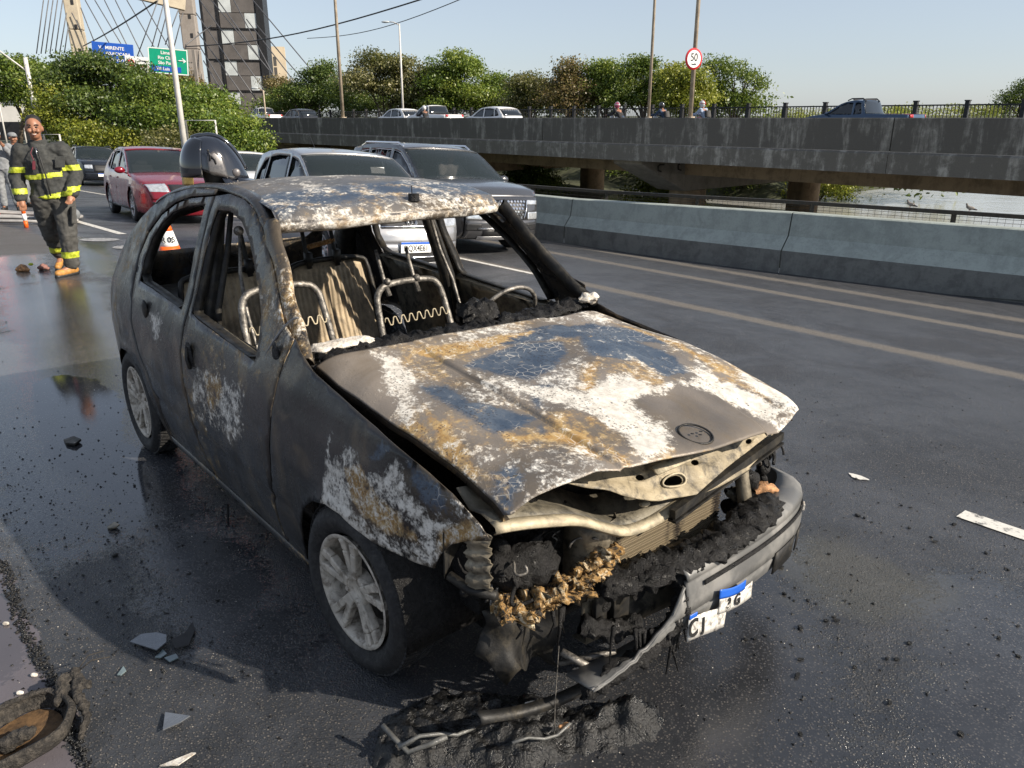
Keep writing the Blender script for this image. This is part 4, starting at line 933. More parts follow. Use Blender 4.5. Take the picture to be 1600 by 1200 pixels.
P = bend(-.47, -.106, 16, lambda y: float(np.interp(y, [-.47, -.35, -.25, -.15, -.106], [.225, .25, .285, .34, .42])) + .012 * nz3(y, 0, 0, 40))
MB().grid([r[3:] for r in P]).build('bumper_remnant', M_bump, car, True, solid=.006)
mb = MB(); P = []
for k in range(26):
    y = -.02 + .73 * k / 25; P.append([(bump_x(y) + .012, y, .412), (bump_x(y) + .016, y, .404), (bump_x(y) + .012, y, .396)])
mb.grid(P).build('bumper_groove', M_char, car, True, solid=.003)
mb = MB()
for y0, y1 in ((.40, .56), (.60, .66)):
    P = [[(bump_x(y) + .016, y, .335), (bump_x(y) + .010, y, .25)] for y in np.linspace(y0, y1, 8)]; mb.grid(P)
mb.build('fog_lamp_cover', M_soot, car, True, solid=.004)
mb = MB(); mb.box((bump_x(.69) + .01, .695, .385), (.02, .03, .022), .6); mb.build('white_chip', M_ashy, car)
# charred top cover and residue lying on the bumper beam
crust('melted_bumper_foam', [(.64, -.34, .435), (.72, -.15, .452), (.755, .05, .462), (.76, .22, .470), (.735, .38, .478), (.70, .50, .475)], .13, .055, M_char, car, 51, .011, .028, 34)
crust('melted_bumper_foam', [(.76, -.10, .45), (.785, -.08, .40), (.795, -.10, .33), (.79, -.14, .28), (.78, -.20, .25)], .05, .05, M_char, car, 53, .010, .022, 40)
crust('melted_bumper_foam', [(.78, -.14, .265), (.785, -.25, .245), (.77, -.38, .22), (.74, -.47, .17)], .06, .04, M_char, car, 54, .010, .02, 40)
M_yel = N('scorched_yellow_foam'); q = M_yel; n1 = q.noise(22, 8, .7, .8); n2 = q.noise(60, 5)
c = q.mix(q.step(n1, .40, .5), (.03, .025, .02), (.36, .21, .07)); c = q.mix(q.step(n1, .52, .6), c, (.60, .50, .34)); c = q.mix(q.step(n2, .6, .68), c, (.02, .02, .02))
q.set(Base_Color=c, Roughness=.85).bump(q.math('ADD', n1, n2), 1.0, .02); M_yel = q.m
crust('scorched_foam_edge', [(.575, -.655, .475), (.62, -.60, .468), (.64, -.53, .485), (.65, -.46, .49), (.655, -.40, .488)], .12, .022, M_yel, car, 61, .005, .040, 44)
crust('scorched_foam_edge', [(.655, -.40, .49), (.655, -.33, .50), (.64, -.28, .52), (.63, -.24, .55)], .07, .025, M_yel, car, 63, .005, .036, 44)
crust('melted_bumper_foam', [(.66, -.40, .34), (.70, -.30, .30), (.72, -.2, .30)], .07, .05, M_char, car, 71, amp=.03)
crust('charred_pipe_lump', [(.52, -.63, .53), (.54, -.52, .54), (.56, -.40, .52)], .12, .12, M_char, car, 65, .014, .035, 22)
# bumper beam (steel) and low cross-member behind the gap
mb = MB(); P = []
for k in range(21):
    y = -.36 + .46 * k / 20; x = .64 + .05 * k / 20; P.append([(x - .05, y, .43), (x, y, .425), (x + .012, y, .40), (x - .01, y, .385), (x - .01, y, .30), (x + .012, y, .285), (x + .01, y, .25), (x - .05, y, .245)])
bm_ = mb.grid(P).build('bumper_beam', M_bare, car, True, solid=.004)
mb = MB(); 
for y, z, r in ((-.29, .36, .018), (-.16, .36, .03), (-.06, .36, .026)): mb.lathe([(.0001, 0), (r, 0)], 14, 'x', (.66 + .05 * (y + .36) / .46, y, z))
mb.build('beam_hole', M_char, car)
mb = MB(); mb.box((.655, -.31, .355), (.02, .05, .10)); mb.box((.668, -.235, .35), (.02, .07, .12)); mb.build('beam_bracket', M_soot, car, bevel=.004)
mb = MB(); P = []
for k in range(31):
    y = -.74 + .34 * k / 30; P.append([(.60 + .09 * k / 30, y, .15 + .10 * (k / 30 - .6) ** 2), (.62 + .09 * k / 30, y, .142 + .10 * (k / 30 - .6) ** 2), (.628 + .09 * k / 30, y, .130 + .1 * (k / 30 - .6) ** 2), (.60 + .08 * k / 30, y, .125)])
mb.grid(P).build('hanging_lower_grille', M_soot, car, True, solid=.004)
mb = MB(); P = []
for i in range(14):
    z = .44 - .31 * i / 13; row = []
    for k in range(12):
        y = -.66 + .24 * k / 11; zz = .44 - (.44 - z) * (.80 + .35 * mnoise.noise(Vector((y * 13, 3, 0))) - .25 * (k < 2)); row.append((.53 + .07 * k / 11 + .045 * sin(k * .55) * (i / 13) + .025 * mnoise.noise(Vector((y * 9, z * 9, 0))), y + .03 * (i / 13) * sin(i * .5), zz))
    P.append(row)
mb.grid(P).build('inner_splash_guard', M_soot, car, True, solid=.003)
mb = MB(); mb.tube([(.62, -.43, .24), (.70, -.38, .20)], .012, 8); mb.tube([(.60, -.42, .18), (.72, -.30, .235)], .010, 6); mb.build('towing_rod', M_tube, car, True)
rr = random.Random(3); mb = MB()
for k in range(26):                                             # charred strands hanging from the bumper edge
    y = rr.uniform(-.62, -.03) if k > 7 else rr.uniform(-.10, -.03); z0 = float(np.interp(y, [-.62, -.4, -.1, -.03], [.43, .40, .25, .40])); x = bump_x(y) - .02 if y > -.4 else .63
    L_ = rr.uniform(.05, .16); mb.tube([(x, y, z0), (x + rr.uniform(-.01, .01), y + rr.uniform(-.01, .01), z0 - L_ * .5), (x + rr.uniform(-.02, .02), y + rr.uniform(-.02, .02), z0 - L_)], [.008, .005, .002], 5)
mb.build('charred_strands', M_char, car, True); bpy.data.objects['charred_strands']['kind'] = 'stuff'
mb = MB(); mb.tube([(.68, -.50, .33), (.69, -.52, .15), (.69, -.52, .015)], .0014, 4); mb.build('hanging_wire', M_tube, car)
# number plate, buckled on the melted bumper
M_pw = pm('plate_white', (.62, .60, .56), .5, 0, .12, 22, .15, 60, (.10, .085, .07), .85); M_pb = pm('plate_blue', (.01, .10, .50), .4, 0, .1)
M_pk = pm('plate_black', (.012, .012, .012), .5, 0, .1)
pl = empty('number_plate', (0, 0, 0)); pl.parent = car
def plp(u, v, o=0.):      # u across 0..1, v up 0..1
    y = -.10 + .33 * u; x = bump_x(y) + .022 + o + .008 * sin(u * 7) * (1 - v); return (x, y * 1., .215 + .155 * v + .02 * sin(u * 5 + 1) - .02 * u)
pw = lambda u0, u1, v0, v1, o: [[plp(u0 + (u1 - u0) * i / 12, v0 + (v1 - v0) * j / 4, o) for j in range(5)] for i in range(13)]
MB().grid(pw(0, .62, 0, .52, 0)).build('plate_face', M_pw, pl, True, solid=.002)
MB().grid(pw(.45, 1, .40, .78, .004)).build('plate_face', M_pw, pl, True, solid=.002)
MB().grid(pw(.42, .86, .78, 1.0, .008)).build('plate_band', M_pb, pl, True, solid=.002)
MB().grid(pw(0, .10, .52, .62, .003)).build('plate_band', M_pb, pl, True, solid=.002)
for ch, u, v, sc_ in (('C', .06, .26, .085), ('J', .20, .27, .06), ('3', .62, .60, .055), ('G', .76, .61, .055)):
    p = Vector(plp(u, v, .004 if u < .5 else .008)); text('plate_character', ch, sc_, M_pk, pl, p, frame((-.02, 1, 0), (-.05, 0, 1)), .0008, .8, .002)

# --- wheels
def wheel(parent, loc, sgn, R=.288, rr_=.200, w=.165, m_rim=None, m_tyre=None, spokes=5, steer=0., tread=True, name='wheel', double=True):
    e = empty(name, loc, steer); e.parent = parent; y = sgn
    mb = MB(); h = w / 2
    pr = [(rr_ - .004, h * .72), (rr_ + .012, h * .86), (rr_ + .035, h * 1.02), (rr_ + .06, h * 1.0), (R - .022, h * .93), (R - .006, h * .78), (R, h * .6), (R, 0), (R, -h * .6), (R - .006, -h * .78), (R - .022, -h * .93), (rr_ + .04, -h), (rr_, -h * .8)]
    mb.lathe([(r, o * y) for r, o in pr], 56); o = mb.build('tyre', m_tyre or M_tyre, e, True); fix_normals(o)
    if tread:
        mb = MB()
        for k in range(72):
            a = 2 * pi * k / 72
            for q in (-1, 1):
                c_ = (R * .999 * cos(a), q * h * .42, R * .999 * sin(a)); M_ = Matrix.Rotation(-a, 3, 'Y') @ Matrix.Rotation(q * .35, 3, 'X'); mb.box(c_, (.008, h * .62, .013), M_)
            a += pi / 72; mb.box((R * cos(a), 0, R * sin(a)), (.007, h * .16, .018), Matrix.Rotation(-a, 3, 'Y'))
        mb.build('tread_blocks', m_tyre or M_tyre, e)
    m_rim = m_rim or M_alloy; mb = MB()
    mb.lathe([(rr_ - .002, .90 * h * y), (rr_ - .010, .93 * h * y), (rr_ - .018, .86 * h * y), (rr_ - .022, .5 * h * y), (rr_ - .03, .1 * h * y), (rr_ - .03, -.8 * h * y)], 48)
    rim = mb.build('rim', m_rim, e, True); fix_normals(rim)
    for k in range(spokes):
        for dd in ((-.17, .17) if double else (0,)):
            a = 2 * pi * k / spokes + .35; a2 = a + dd; mb = MB()
            p0 = Vector((.045 * cos(a + dd * .5), .60 * h * y, .045 * sin(a + dd * .5))); p1 = Vector(((rr_ - .055) * cos(a2), .70 * h * y, (rr_ - .055) * sin(a2))); p2 = Vector(((rr_ - .014) * cos(a2 * 1.0), .80 * h * y, (rr_ - .014) * sin(a2)))
            mb.bar(p0, p1, .028 if double else .05, .03, up=(0, 1, 0)); mb.bar(p1, p2, .030 if double else .05, .026, up=(0, 1, 0)); mb.build('spoke', m_rim, e, bevel=.005)
    mb = MB(); mb.lathe([(.062, .2 * h * y), (.06, .66 * h * y), (.052, .72 * h * y), (.036, .70 * h * y), (.034, .60 * h * y), (.0005, .60 * h * y)], 24); o = mb.build('hub', m_rim, e, True); fix_normals(o)
    mb = MB()
    for k in range(4):
        a = 2 * pi * k / 4 + .3; mb.lathe([(.0001, .76 * h * y), (.009, .76 * h * y), (.010, .66 * h * y)], 8, 'y', (.050 * cos(a), 0, .050 * sin(a)))
    mb.build('wheel_bolt', m_rim, e)
    mb = MB(); mb.lathe([(.0001, -.1 * h * y), (.13, -.1 * h * y), (.13, -.3 * h * y)], 32); mb.build('brake_disc', M_soot, e, True)
    return e
wheel(car, (0, -.715, .285), -1, steer=radians(3)); wheel(car, (-2.33, -.715, .283), -1)
wheel(car, (0, .715, .27), 1, steer=radians(3)); wheel(car, (-2.33, .715, .27), 1)

# --- door handles, scars, wiper stump
mb = MB(); mb.ball((-1.97, -(W(-1.97, .86) + .006), .865), .035, 12, 8, (1.0, .35, 1.35)); mb.build('door_handle', M_soot, car, True)
mb = MB(); mb.ball((-1.33, -(W(-1.33, .77)), .775), .042, 12, 8, (1.0, .22, 1.6)); mb.build('handle_recess', M_char, car, True)
mb = MB(); mb.tube([(-1.33, -(W(-1.33, .8) + .012), .82), (-1.32, -(W(-1.33, .77) + .016), .77), (-1.30, -(W(-1.3, .72) + .010), .73)], .008, 6); mb.build('door_handle', M_soot, car, True)
mb = MB(); mb.ball((-.53, -(W(-.53, .95) + .002), .955), .034, 10, 8, (.9, .2, 1.5)); mb.build('mirror_base', M_char, car, True)
mb = MB(); mb.tube(chaikin([(-.64, -.752, .90), (-.585, -.725, .985), (-.53, -.70, 1.05), (-.50, -.675, 1.085), (-.475, -.655, 1.09)], 2, False), .0045, 6); mb.build('melted_trim_strip', pm('grey_melt', (.16, .16, .165), .5, .2, .3, 20, .4), car, True)
mb = MB(); mb.tube([(-1.06, -.80, .18), (-1.06, -.81, .08)], .005, 5); mb.build('hanging_trim', M_char, car)
# ================================================================ traffic: a small car kit (side panels, centre strip, glass, lamps, wheels)
def paint(name, c, metal=.4, rough=.32): 
    s = N(name); n = s.noise(3, 4, .6); d = s.noise(1.3, 5, .65)
    s.set(Base_Color=s.mix(s.math('MULTIPLY', s.step(d, .45, .75), .22), c, tuple(v * .6 + .03 for v in c)), Metallic=metal, Roughness=s.step(n, .3, .7, rough - .04, rough + .1))
    s.b.inputs['Coat Weight'].default_value = .8; s.b.inputs['Coat Roughness'].default_value = .06; return s.m
s = N('car_glass'); s.set(Base_Color=(.02, .028, .028), Roughness=.04, Metallic=0.); s.b.inputs['Alpha'].default_value = .5; s.b.inputs['Specular IOR Level'].default_value = .8; M_glass = s.m
s = N('tinted_glass'); s.set(Base_Color=(.010, .013, .016), Roughness=.05, Metallic=0.); s.b.inputs['Specular IOR Level'].default_value = .7; M_tint = s.m
M_blk = pm('black_plastic', (.018, .018, .019), .5, 0, .2, 9, .1, 60)
M_chrome = pm('chrome_trim', (.75, .75, .76), .12, 1., .05); M_lens = pm('lamp_lens', (.62, .64, .66), .08, .6, .25, 14, spec=.9)
M_red = pm('red_lamp', (.45, .015, .015), .15, 0, .2, coat=.6); M_int = pm('car_interior', (.035, .035, .035), .8); M_whp = pm('plate_white_clean', (.75, .75, .73), .4, 0, .05)
M_seat = pm('seat_fabric', (.07, .07, .075), .9)
CW = {}
def tcar(name, spec, m, label, cat='car', group=None, detail=2):
    """spec: hw, contour [(x,z,kind)] from front-bottom over the top to rear-bottom, arches, windows, tint"""
    e = empty(name, (0, 0, 0), 0, label, cat, group); ct = spec['contour']; hw = spec['hw']; L0 = ct[0][0]; L1 = ct[-1][0]; belt = spec['belt']; top = max(p[1] for p in ct)
    inset = spec.get('tumble', .16)
    def w(x, z):
        r = hw * float(np.interp(z, [.15, .35, .62, belt - .1, belt, belt + .06, top], [.94, .985, 1., .985, .955, .93, .955 - inset / hw * .9]))
        fx = max(0, (x - (L0 - .75)) / .75); rx = max(0, ((L1 + .6) - x) / .6)
        return r - .17 * min(1.2, fx) ** 2.4 - .12 * min(1.2, rx) ** 2.4
    body = [(x, z) for x, z, k in ct]
    rwh, ax1, ax0 = spec['R'], spec['axf'], spec['axr']; Ra = rwh + .045
    low = []
    zs = spec.get('sill', .22)
    def arch(ax): return [(ax - Ra * cos(t), rwh + Ra * sin(t)) for t in np.linspace(asin_(zs, rwh, Ra), pi - asin_(zs, rwh, Ra), 15)]
    low = [(p[0], p[1]) for p in arch(ax0)] + [(p[0], p[1]) for p in arch(ax1)]
    outline = body + low
    windows = spec['windows']
    for sg in (-1, 1):
        def sf(x, z, sg=sg):
            ww = w(x, z)
            for ax in (ax0, ax1):
                d = math.hypot(x - ax, z - rwh); ww += .018 * math.exp(-((d - Ra) / .05) ** 2) * (z < belt)
            ww -= .012 * math.exp(-((z - spec.get('crease', .62)) / .02) ** 2) * (L1 + .5 < x < L0 - .8)
            return (x, sg * ww, z)
        panel('side_body', outline, windows, sf, m, e, .06 if detail > 1 else .12, .012)
        for wi, wp in enumerate(windows):
            panel('side_window', wp, [], lambda x, z, sg=sg: (x, sg * (w(x, z) - .012), z), M_tint if spec.get('tint', True) else M_glass, e, .12, .004)
            if detail > 1 and spec.get('trim'):
                mb = MB(); mb.tube([(x, sg * (w(x, z) + .001), z) for x, z in wp], .008, 5, closed=True); mb.build('window_trim', M_blk if spec['trim'] == 'black' else M_chrome, e, True)
        if detail > 1:
            for hx in spec.get('handles', ()):
                mb = MB(); mb.box((hx, sg * (w(hx, belt - .10) + .012), belt - .10), (.17, .025, .028)); mb.build('door_handle', m, e, bevel=.008)
            for dx in spec.get('gaps', ()):
                mb = MB(); mb.tube([(dx + o_, sg * (w(dx, z) + .0005), z) for z, o_ in zip(np.linspace(zs + .06, belt, 7), (.0, .0, .0, -.0, -.01, -.02, -.03))], .004, 4); mb.build('door_gap', M_blk, e)
            mx = spec['mirror']; mb = MB(); mb.ball((mx, sg * (hw + .075), belt + .06), .085, 12, 8, (.65, 1.25, .8)); mb.bar((mx + .02, sg * (hw - .05), belt), (mx, sg * (hw + .05), belt + .04), .05, .03); mb.build('door_mirror', m, e, True)
            mb = MB(); mb.tube([(L1 + .7, sg * (w(-1, zs) + .002), zs + .02), (L0 - .9, sg * (w(-1, zs) + .002), zs + .02)], .03, 6); mb.build('side_skirt', M_blk, e, True)
    # centre strip by kind
    def crown(x, z, kind, t):
        q = 1 - abs(t) ** 2.6
        if kind in ('bumper', 'nose'): return (.13 * q + .04, 0)
        if kind == 'hood': return (.02 * q, .035 * q)
        if kind == 'windshield': return (.09 * q, .045 * q)
        if kind == 'roof': return (0, .045 * q)
        if kind == 'rear_glass': return (-.05 * q, .02 * q)
        return (-.09 * q - .02, 0)
    segs = []; cur = [ct[0]]
    for a, b in zip(ct[:-1], ct[1:]):
        if b[2] != cur[0][2] and len(cur) > 1:
            segs.append(cur); cur = [(a[0], a[1], b[2])]
        elif b[2] != cur[0][2]: cur = [(a[0], a[1], b[2])]
        cur.append(b)
    segs.append(cur); kinds = [sg_[1][2] for sg_ in segs]
    # blend the crown along the contour so neighbouring panels meet
    allp = [(x, z) for x, z, k in ct]; cr = []
    for i, (x, z, k) in enumerate(ct):
        k2 = ct[min(i + 1, len(ct) - 1)][2]; cr.append([(k, k2)])
    def sp(i, f, t, off=0.):
        """surface point on contour segment i at fraction f, across t"""
        x = allp[i][0] + (allp[i + 1][0] - allp[i][0]) * f; z = allp[i][1] + (allp[i + 1][1] - allp[i][1]) * f
        c = []
        for j in (i, i + 1):
            ks = {ct[j][2], ct[min(j + 1, len(ct) - 1)][2]}; vs = [crown(0, 0, k, t) for k in ks]; c.append((sum(v[0] for v in vs) / len(vs), sum(v[1] for v in vs) / len(vs)))
        dx = c[0][0] + (c[1][0] - c[0][0]) * f; dz = c[0][1] + (c[1][1] - c[0][1]) * f
        nx, nz_ = (allp[i + 1][1] - allp[i][1]), -(allp[i + 1][0] - allp[i][0]); ln = math.hypot(nx, nz_) or 1
        return Vector((x + dx + nx / ln * off, t * w(x, z), z + dz + nz_ / ln * off))
    seg_i = 0; i = 0; names = {'bumper': 'front_bumper', 'nose': 'front_fascia', 'hood': 'hood', 'windshield': 'windscreen', 'roof': 'roof', 'rear_glass': 'rear_window', 'tail': 'tailgate', 'rear_bumper': 'rear_bumper'}
    nt = 21 if detail > 1 else 9
    while i < len(ct) - 1:
        k = ct[i + 1][2]; j = i
        while j < len(ct) - 1 and ct[j + 1][2] == k: j += 1
        P = []
        for a in range(i, j):
            n_ = 3 if detail > 1 else 1
            for b in range(n_): P.append([sp(a, b / n_, -1 + 2 * q / (nt - 1)) for q in range(nt)])
        P.append([sp(j - 1, 1, -1 + 2 * q / (nt - 1)) for q in range(nt)])
        mm = M_glass if k == 'windshield' else (M_tint if k == 'rear_glass' else m)
        if k == 'rear_bumper' and spec.get('black_bumper'): mm = M_blk
        MB().grid(P).build(names[k], mm, e, True, solid=.01 if mm is m else .003)
        i = j
    def patch(nm, i0, f0, i1, f1, t0, t1, off, mm, n=8, solid=.008):
        P = []
        a0 = i0 + f0; a1 = i1 + f1
        for q in range(7):
            a = a0 + (a1 - a0) * q / 6; ii = min(int(a), len(ct) - 2); P.append([sp(ii, a - ii, t0 + (t1 - t0) * r / n, off) for r in range(n + 1)])
        return MB().grid(P).build(nm, mm, e, True, solid=solid)
    # wheels
    for ax in (ax0, ax1):
        for sg in (-1, 1):
            if detail > 1: wheel(e, (ax, sg * (hw - .10), rwh), sg, rwh, rwh * .68, .19, M_alloy2, spokes=5, tread=False, double=spec.get('dbl', True))
            else:
                q = empty('wheel', (ax, sg * (hw - .10), rwh)); q.parent = e; mb = MB(); mb.lathe([(.001, .08 * sg), (rwh * .62, .09 * sg), (rwh * .66, .095 * sg), (rwh, .06 * sg), (rwh, -.08 * sg), (.2, -.09 * sg)], 20); mb.build('tyre', M_tyre, q, True)
                mb = MB(); mb.lathe([(.001, .085 * sg), (rwh * .5, .10 * sg), (rwh * .6, .092 * sg)], 16); mb.build('rim', M_alloy2, q, True)
            mb = MB(); P = [[(ax + Ra * cos(t), sg * (hw - .03), rwh + Ra * sin(t)), (ax + Ra * cos(t), sg * (hw - .30), rwh + Ra * sin(t))] for t in np.linspace(0, pi, 12)]; mb.grid(P); mb.build('wheel_housing', M_blk, e, True)
    mb = MB(); mb.box(((L0 + L1) / 2, 0, zs + .03), ((L0 - L1) * .86, hw * 1.7, .05)); mb.build('underbody', M_blk, e)
    if detail > 1:
        mb = MB(); rx = spec['seat']
        for yy in (-.36, .36): mb.box((rx, yy, belt - .12), (.14, .44, .58)); mb.box((rx, yy, belt + .25), (.09, .24, .17))
        mb.build('front_seats', M_seat, e, bevel=.04)
        mb = MB(); mb.box((spec['mirror'] - .02, 0, belt - .05), (.32, hw * 1.7, .12)); mb.build('dashboard', M_int, e, bevel=.04)
        mb = MB(); mb.box((spec['rear_shelf'], 0, belt - .08), (.5, hw * 1.6, .5)); mb.build('rear_seats', M_seat, e, bevel=.04)
    return e, sp, patch, w
def asin_(zs, R, Ra): return math.asin(max(-1, min(1, (zs - R) / Ra)))
M_alloy2 = pm('silver_alloy', (.42, .42, .43), .3, .6, .2, 9)

M_silver = paint('silver_car_paint', (.36, .36, .37), .6, .3); M_grey = paint('dark_grey_car_paint', (.085, .085, .09), .6, .28); M_wine = paint('dark_red_car_paint', (.23, .006, .018), .35, .25)
M_black = paint('black_car_paint', (.012, .015, .022), .3, .25); M_white = paint('white_car_paint', (.72, .72, .72), 0, .35); M_blue = paint('dark_blue_car_paint', (.012, .045, .10), .3, .35); M_dkgrey = paint('charcoal_car_paint', (.03, .032, .037), .4, .3)

def hatch(L=3.95, h=1.48, hw=.84, kind='hatch', R=.305, belt=.93):
    f = 0.; k = h / 1.48
    if kind == 'hatch':
        ct = [(-.04, .20, 'bumper'), (.0, .30, 'bumper'), (.0, .48, 'bumper'), (-.02, .60, 'nose'), (-.07, .74, 'nose'), (-.20, .83, 'hood'), (-.60, .92, 'hood'), (-1.02, .975, 'hood'), (-1.30, 1.14, 'windshield'), (-1.62, 1.33, 'windshield'), (-1.80, 1.41, 'windshield'), (-2.15, 1.455, 'roof'), (-2.6, 1.465, 'roof'), (-3.1, 1.43, 'roof'), (-3.42, 1.37, 'roof'), (-3.66, 1.15, 'rear_glass'), (-3.80, .99, 'rear_glass'), (-3.88, .80, 'tail'), (-3.90, .62, 'tail'), (-3.94, .50, 'rear_bumper'), (-3.93, .30, 'rear_bumper'), (-3.88, .22, 'rear_bumper')]
        win = [[(-1.18, .955), (-1.55, 1.20), (-1.84, 1.345), (-2.08, 1.385), (-2.10, .945)], [(-2.18, .945), (-2.17, 1.39), (-2.6, 1.395), (-2.95, 1.36), (-3.06, .96)], [(-3.12, .97), (-3.02, 1.345), (-3.22, 1.28), (-3.42, 1.08), (-3.45, 1.0)]]
        d = dict(axf=-.72, axr=-3.2, windows=win, handles=(-2.0, -2.9), gaps=(-.98, -2.14, -3.08), mirror=-1.22, seat=-2.15, rear_shelf=-3.1)
    elif kind == 'suv':
        ct = [(-.06, .26, 'bumper'), (.0, .36, 'bumper'), (.02, .56, 'bumper'), (.0, .72, 'nose'), (-.04, .90, 'nose'), (-.16, 1.0, 'hood'), (-.60, 1.06, 'hood'), (-1.10, 1.10, 'hood'), (-1.35, 1.25, 'windshield'), (-1.66, 1.44, 'windshield'), (-1.88, 1.55, 'windshield'), (-2.2, 1.61, 'roof'), (-2.8, 1.625, 'roof'), (-3.4, 1.60, 'roof'), (-3.85, 1.54, 'roof'), (-4.06, 1.32, 'rear_glass'), (-4.18, 1.12, 'rear_glass'), (-4.26, .92, 'tail'), (-4.28, .70, 'tail'), (-4.32, .55, 'rear_bumper'), (-4.28, .30, 'rear_bumper')]
        win = [[(-1.30, 1.085), (-1.64, 1.32), (-1.95, 1.485), (-2.22, 1.53), (-2.24, 1.08)], [(-2.32, 1.08), (-2.31, 1.535), (-2.8, 1.54), (-3.1, 1.52), (-3.2, 1.09)], [(-3.26, 1.10), (-3.18, 1.515), (-3.5, 1.49), (-3.78, 1.25), (-3.75, 1.14)]]
        d = dict(axf=-.85, axr=-3.45, windows=win, handles=(-2.15, -3.05), gaps=(-1.12, -2.28, -3.22), mirror=-1.36, seat=-2.3, rear_shelf=-3.3); belt = 1.06
    elif kind == 'sedan':
        ct = [(-.05, .17, 'bumper'), (.0, .28, 'bumper'), (.0, .46, 'bumper'), (-.03, .60, 'nose'), (-.10, .70, 'nose'), (-.26, .78, 'hood'), (-.75, .88, 'hood'), (-1.22, .94, 'hood'), (-1.55, 1.11, 'windshield'), (-1.95, 1.31, 'windshield'), (-2.15, 1.385, 'windshield'), (-2.5, 1.44, 'roof'), (-2.9, 1.45, 'roof'), (-3.3, 1.42, 'roof'), (-3.65, 1.34, 'rear_glass'), (-4.0, 1.14, 'rear_glass'), (-4.2, 1.04, 'rear_glass'), (-4.55, 1.02, 'tail'), (-4.62, .82, 'tail'), (-4.66, .62, 'tail'), (-4.70, .48, 'rear_bumper'), (-4.64, .24, 'rear_bumper')]
        win = [[(-1.50, .965), (-1.85, 1.18), (-2.18, 1.33), (-2.50, 1.375), (-2.52, .955)], [(-2.60, .955), (-2.59, 1.38), (-3.0, 1.38), (-3.3, 1.345), (-3.5, .985)], [(-3.56, 1.0), (-3.38, 1.33), (-3.62, 1.24), (-3.85, 1.06)]]
        d = dict(axf=-.92, axr=-3.62, windows=win, handles=(-2.4, -3.3), gaps=(-1.2, -2.56, -3.45), mirror=-1.48, seat=-2.5, rear_shelf=-3.4)
    else:       # pickup with a single cab and an open bed
        ct = [(-.05, .25, 'bumper'), (.0, .36, 'bumper'), (.0, .52, 'bumper'), (-.03, .68, 'nose'), (-.10, .80, 'nose'), (-.28, .90, 'hood'), (-.70, .98, 'hood'), (-1.10, 1.03, 'hood'), (-1.42, 1.23, 'windshield'), (-1.72, 1.42, 'windshield'), (-1.88, 1.48, 'windshield'), (-2.1, 1.53, 'roof'), (-2.35, 1.54, 'roof'), (-2.62, 1.52, 'roof'), (-2.72, 1.20, 'rear_glass'), (-2.78, 1.06, 'rear_glass'), (-3.4, 1.04, 'tail'), (-4.36, 1.03, 'tail'), (-4.40, .80, 'tail'), (-4.41, .58, 'tail'), (-4.45, .50, 'rear_bumper'), (-4.40, .30, 'rear_bumper')]
        win = [[(-1.28, 1.035), (-1.62, 1.28), (-1.90, 1.44), (-2.22, 1.46), (-2.24, 1.03)], [(-2.32, 1.03), (-2.31, 1.46), (-2.52, 1.45), (-2.62, 1.12), (-2.62, 1.05)]]
        d = dict(axf=-.80, axr=-3.55, windows=win, handles=(-2.1,), gaps=(-1.08, -2.28), mirror=-1.3, seat=-2.2, rear_shelf=-2.4); belt = 1.0
    sx = L / abs(ct[-1][0]); sz = h / max(c[1] for c in ct)
    ct = [(x * sx, z * sz, k_) for x, z, k_ in ct]
    for q in ('axf', 'axr', 'mirror', 'seat', 'rear_shelf'): d[q] *= sx
    d['windows'] = [[(x * sx, z * sz) for x, z in w_] for w_ in d['windows']]; d['handles'] = [x * sx for x in d['handles']]; d['gaps'] = [x * sx for x in d['gaps']]
    d.update(hw=hw, contour=ct, belt=belt * sz, R=R, tint=True); return d
def place(e, u, v, az, dz=0.):
    e.rotation_euler = road_rot(u, v, az).to_euler(); e.location = on_road(u, v, dz)
def hex_grille(sp, i0, f0, i1, f1, t0, t1, rows, cols, m, parent, name='grille_mesh'):
    mb = MB()
    for r in range(rows):
        for c in range(cols):
            a = i0 + f0 + (i1 + f1 - i0 - f0) * (r + .5) / rows; ii = int(a); t = t0 + (t1 - t0) * (c + (.5 if r % 2 else 0) + .25) / (cols + .25)
            if abs(t) > abs(t0) * (1 - .03 * (rows - r)): continue
            p = sp(ii, a - ii, t, .022); da = (i1 + f1 - i0 - f0) / rows * .30; dt = (t1 - t0) / cols * .36
            q = [sp(int(a + x_ * da), (a + x_ * da) % 1, t + y_ * dt, .018) for x_, y_ in ((-1, -.6), (-1, .6), (0, 1), (1, .6), (1, -.6), (0, -1))]
            mb.add(q, [tuple(range(6))])
    o = mb.build(name, m, parent, solid=.006); o['kind'] = 'stuff'; return o

# --- silver hatchback right behind the burnt car
d = hatch(3.95, 1.47, .84); d['trim'] = 'black'
e, sp, patch, w = tcar('parked_hatchback', d, M_silver, 'silver hatchback with plate DQX4E61 stopped right behind the burnt car')
patch('headlamp', 3, .35, 4, .75, -.98, -.60, .006, M_lens); patch('headlamp', 3, .35, 4, .75, .60, .98, .006, M_lens)
patch('upper_grille', 3, .30, 4, .25, -.60, .60, .006, M_blk); mb = MB(); 
for f in (.42, .95): mb.tube([sp(3, f, t, .022) for t in np.linspace(-.6, .6, 15)], .009, 6)
mb.build('grille_bar', M_chrome, e, True)
patch('lower_grille', 0, .55, 1, .55, -.62, .62, .012, M_blk); patch('lower_lip', 0, .2, 0, .5, -.8, .8, .016, M_silver)
mb = MB(); mb.tube([sp(1, .1, t, .03) for t in np.linspace(-.66, .66, 15)], .011, 6); mb.build('lower_trim', M_chrome, e, True)
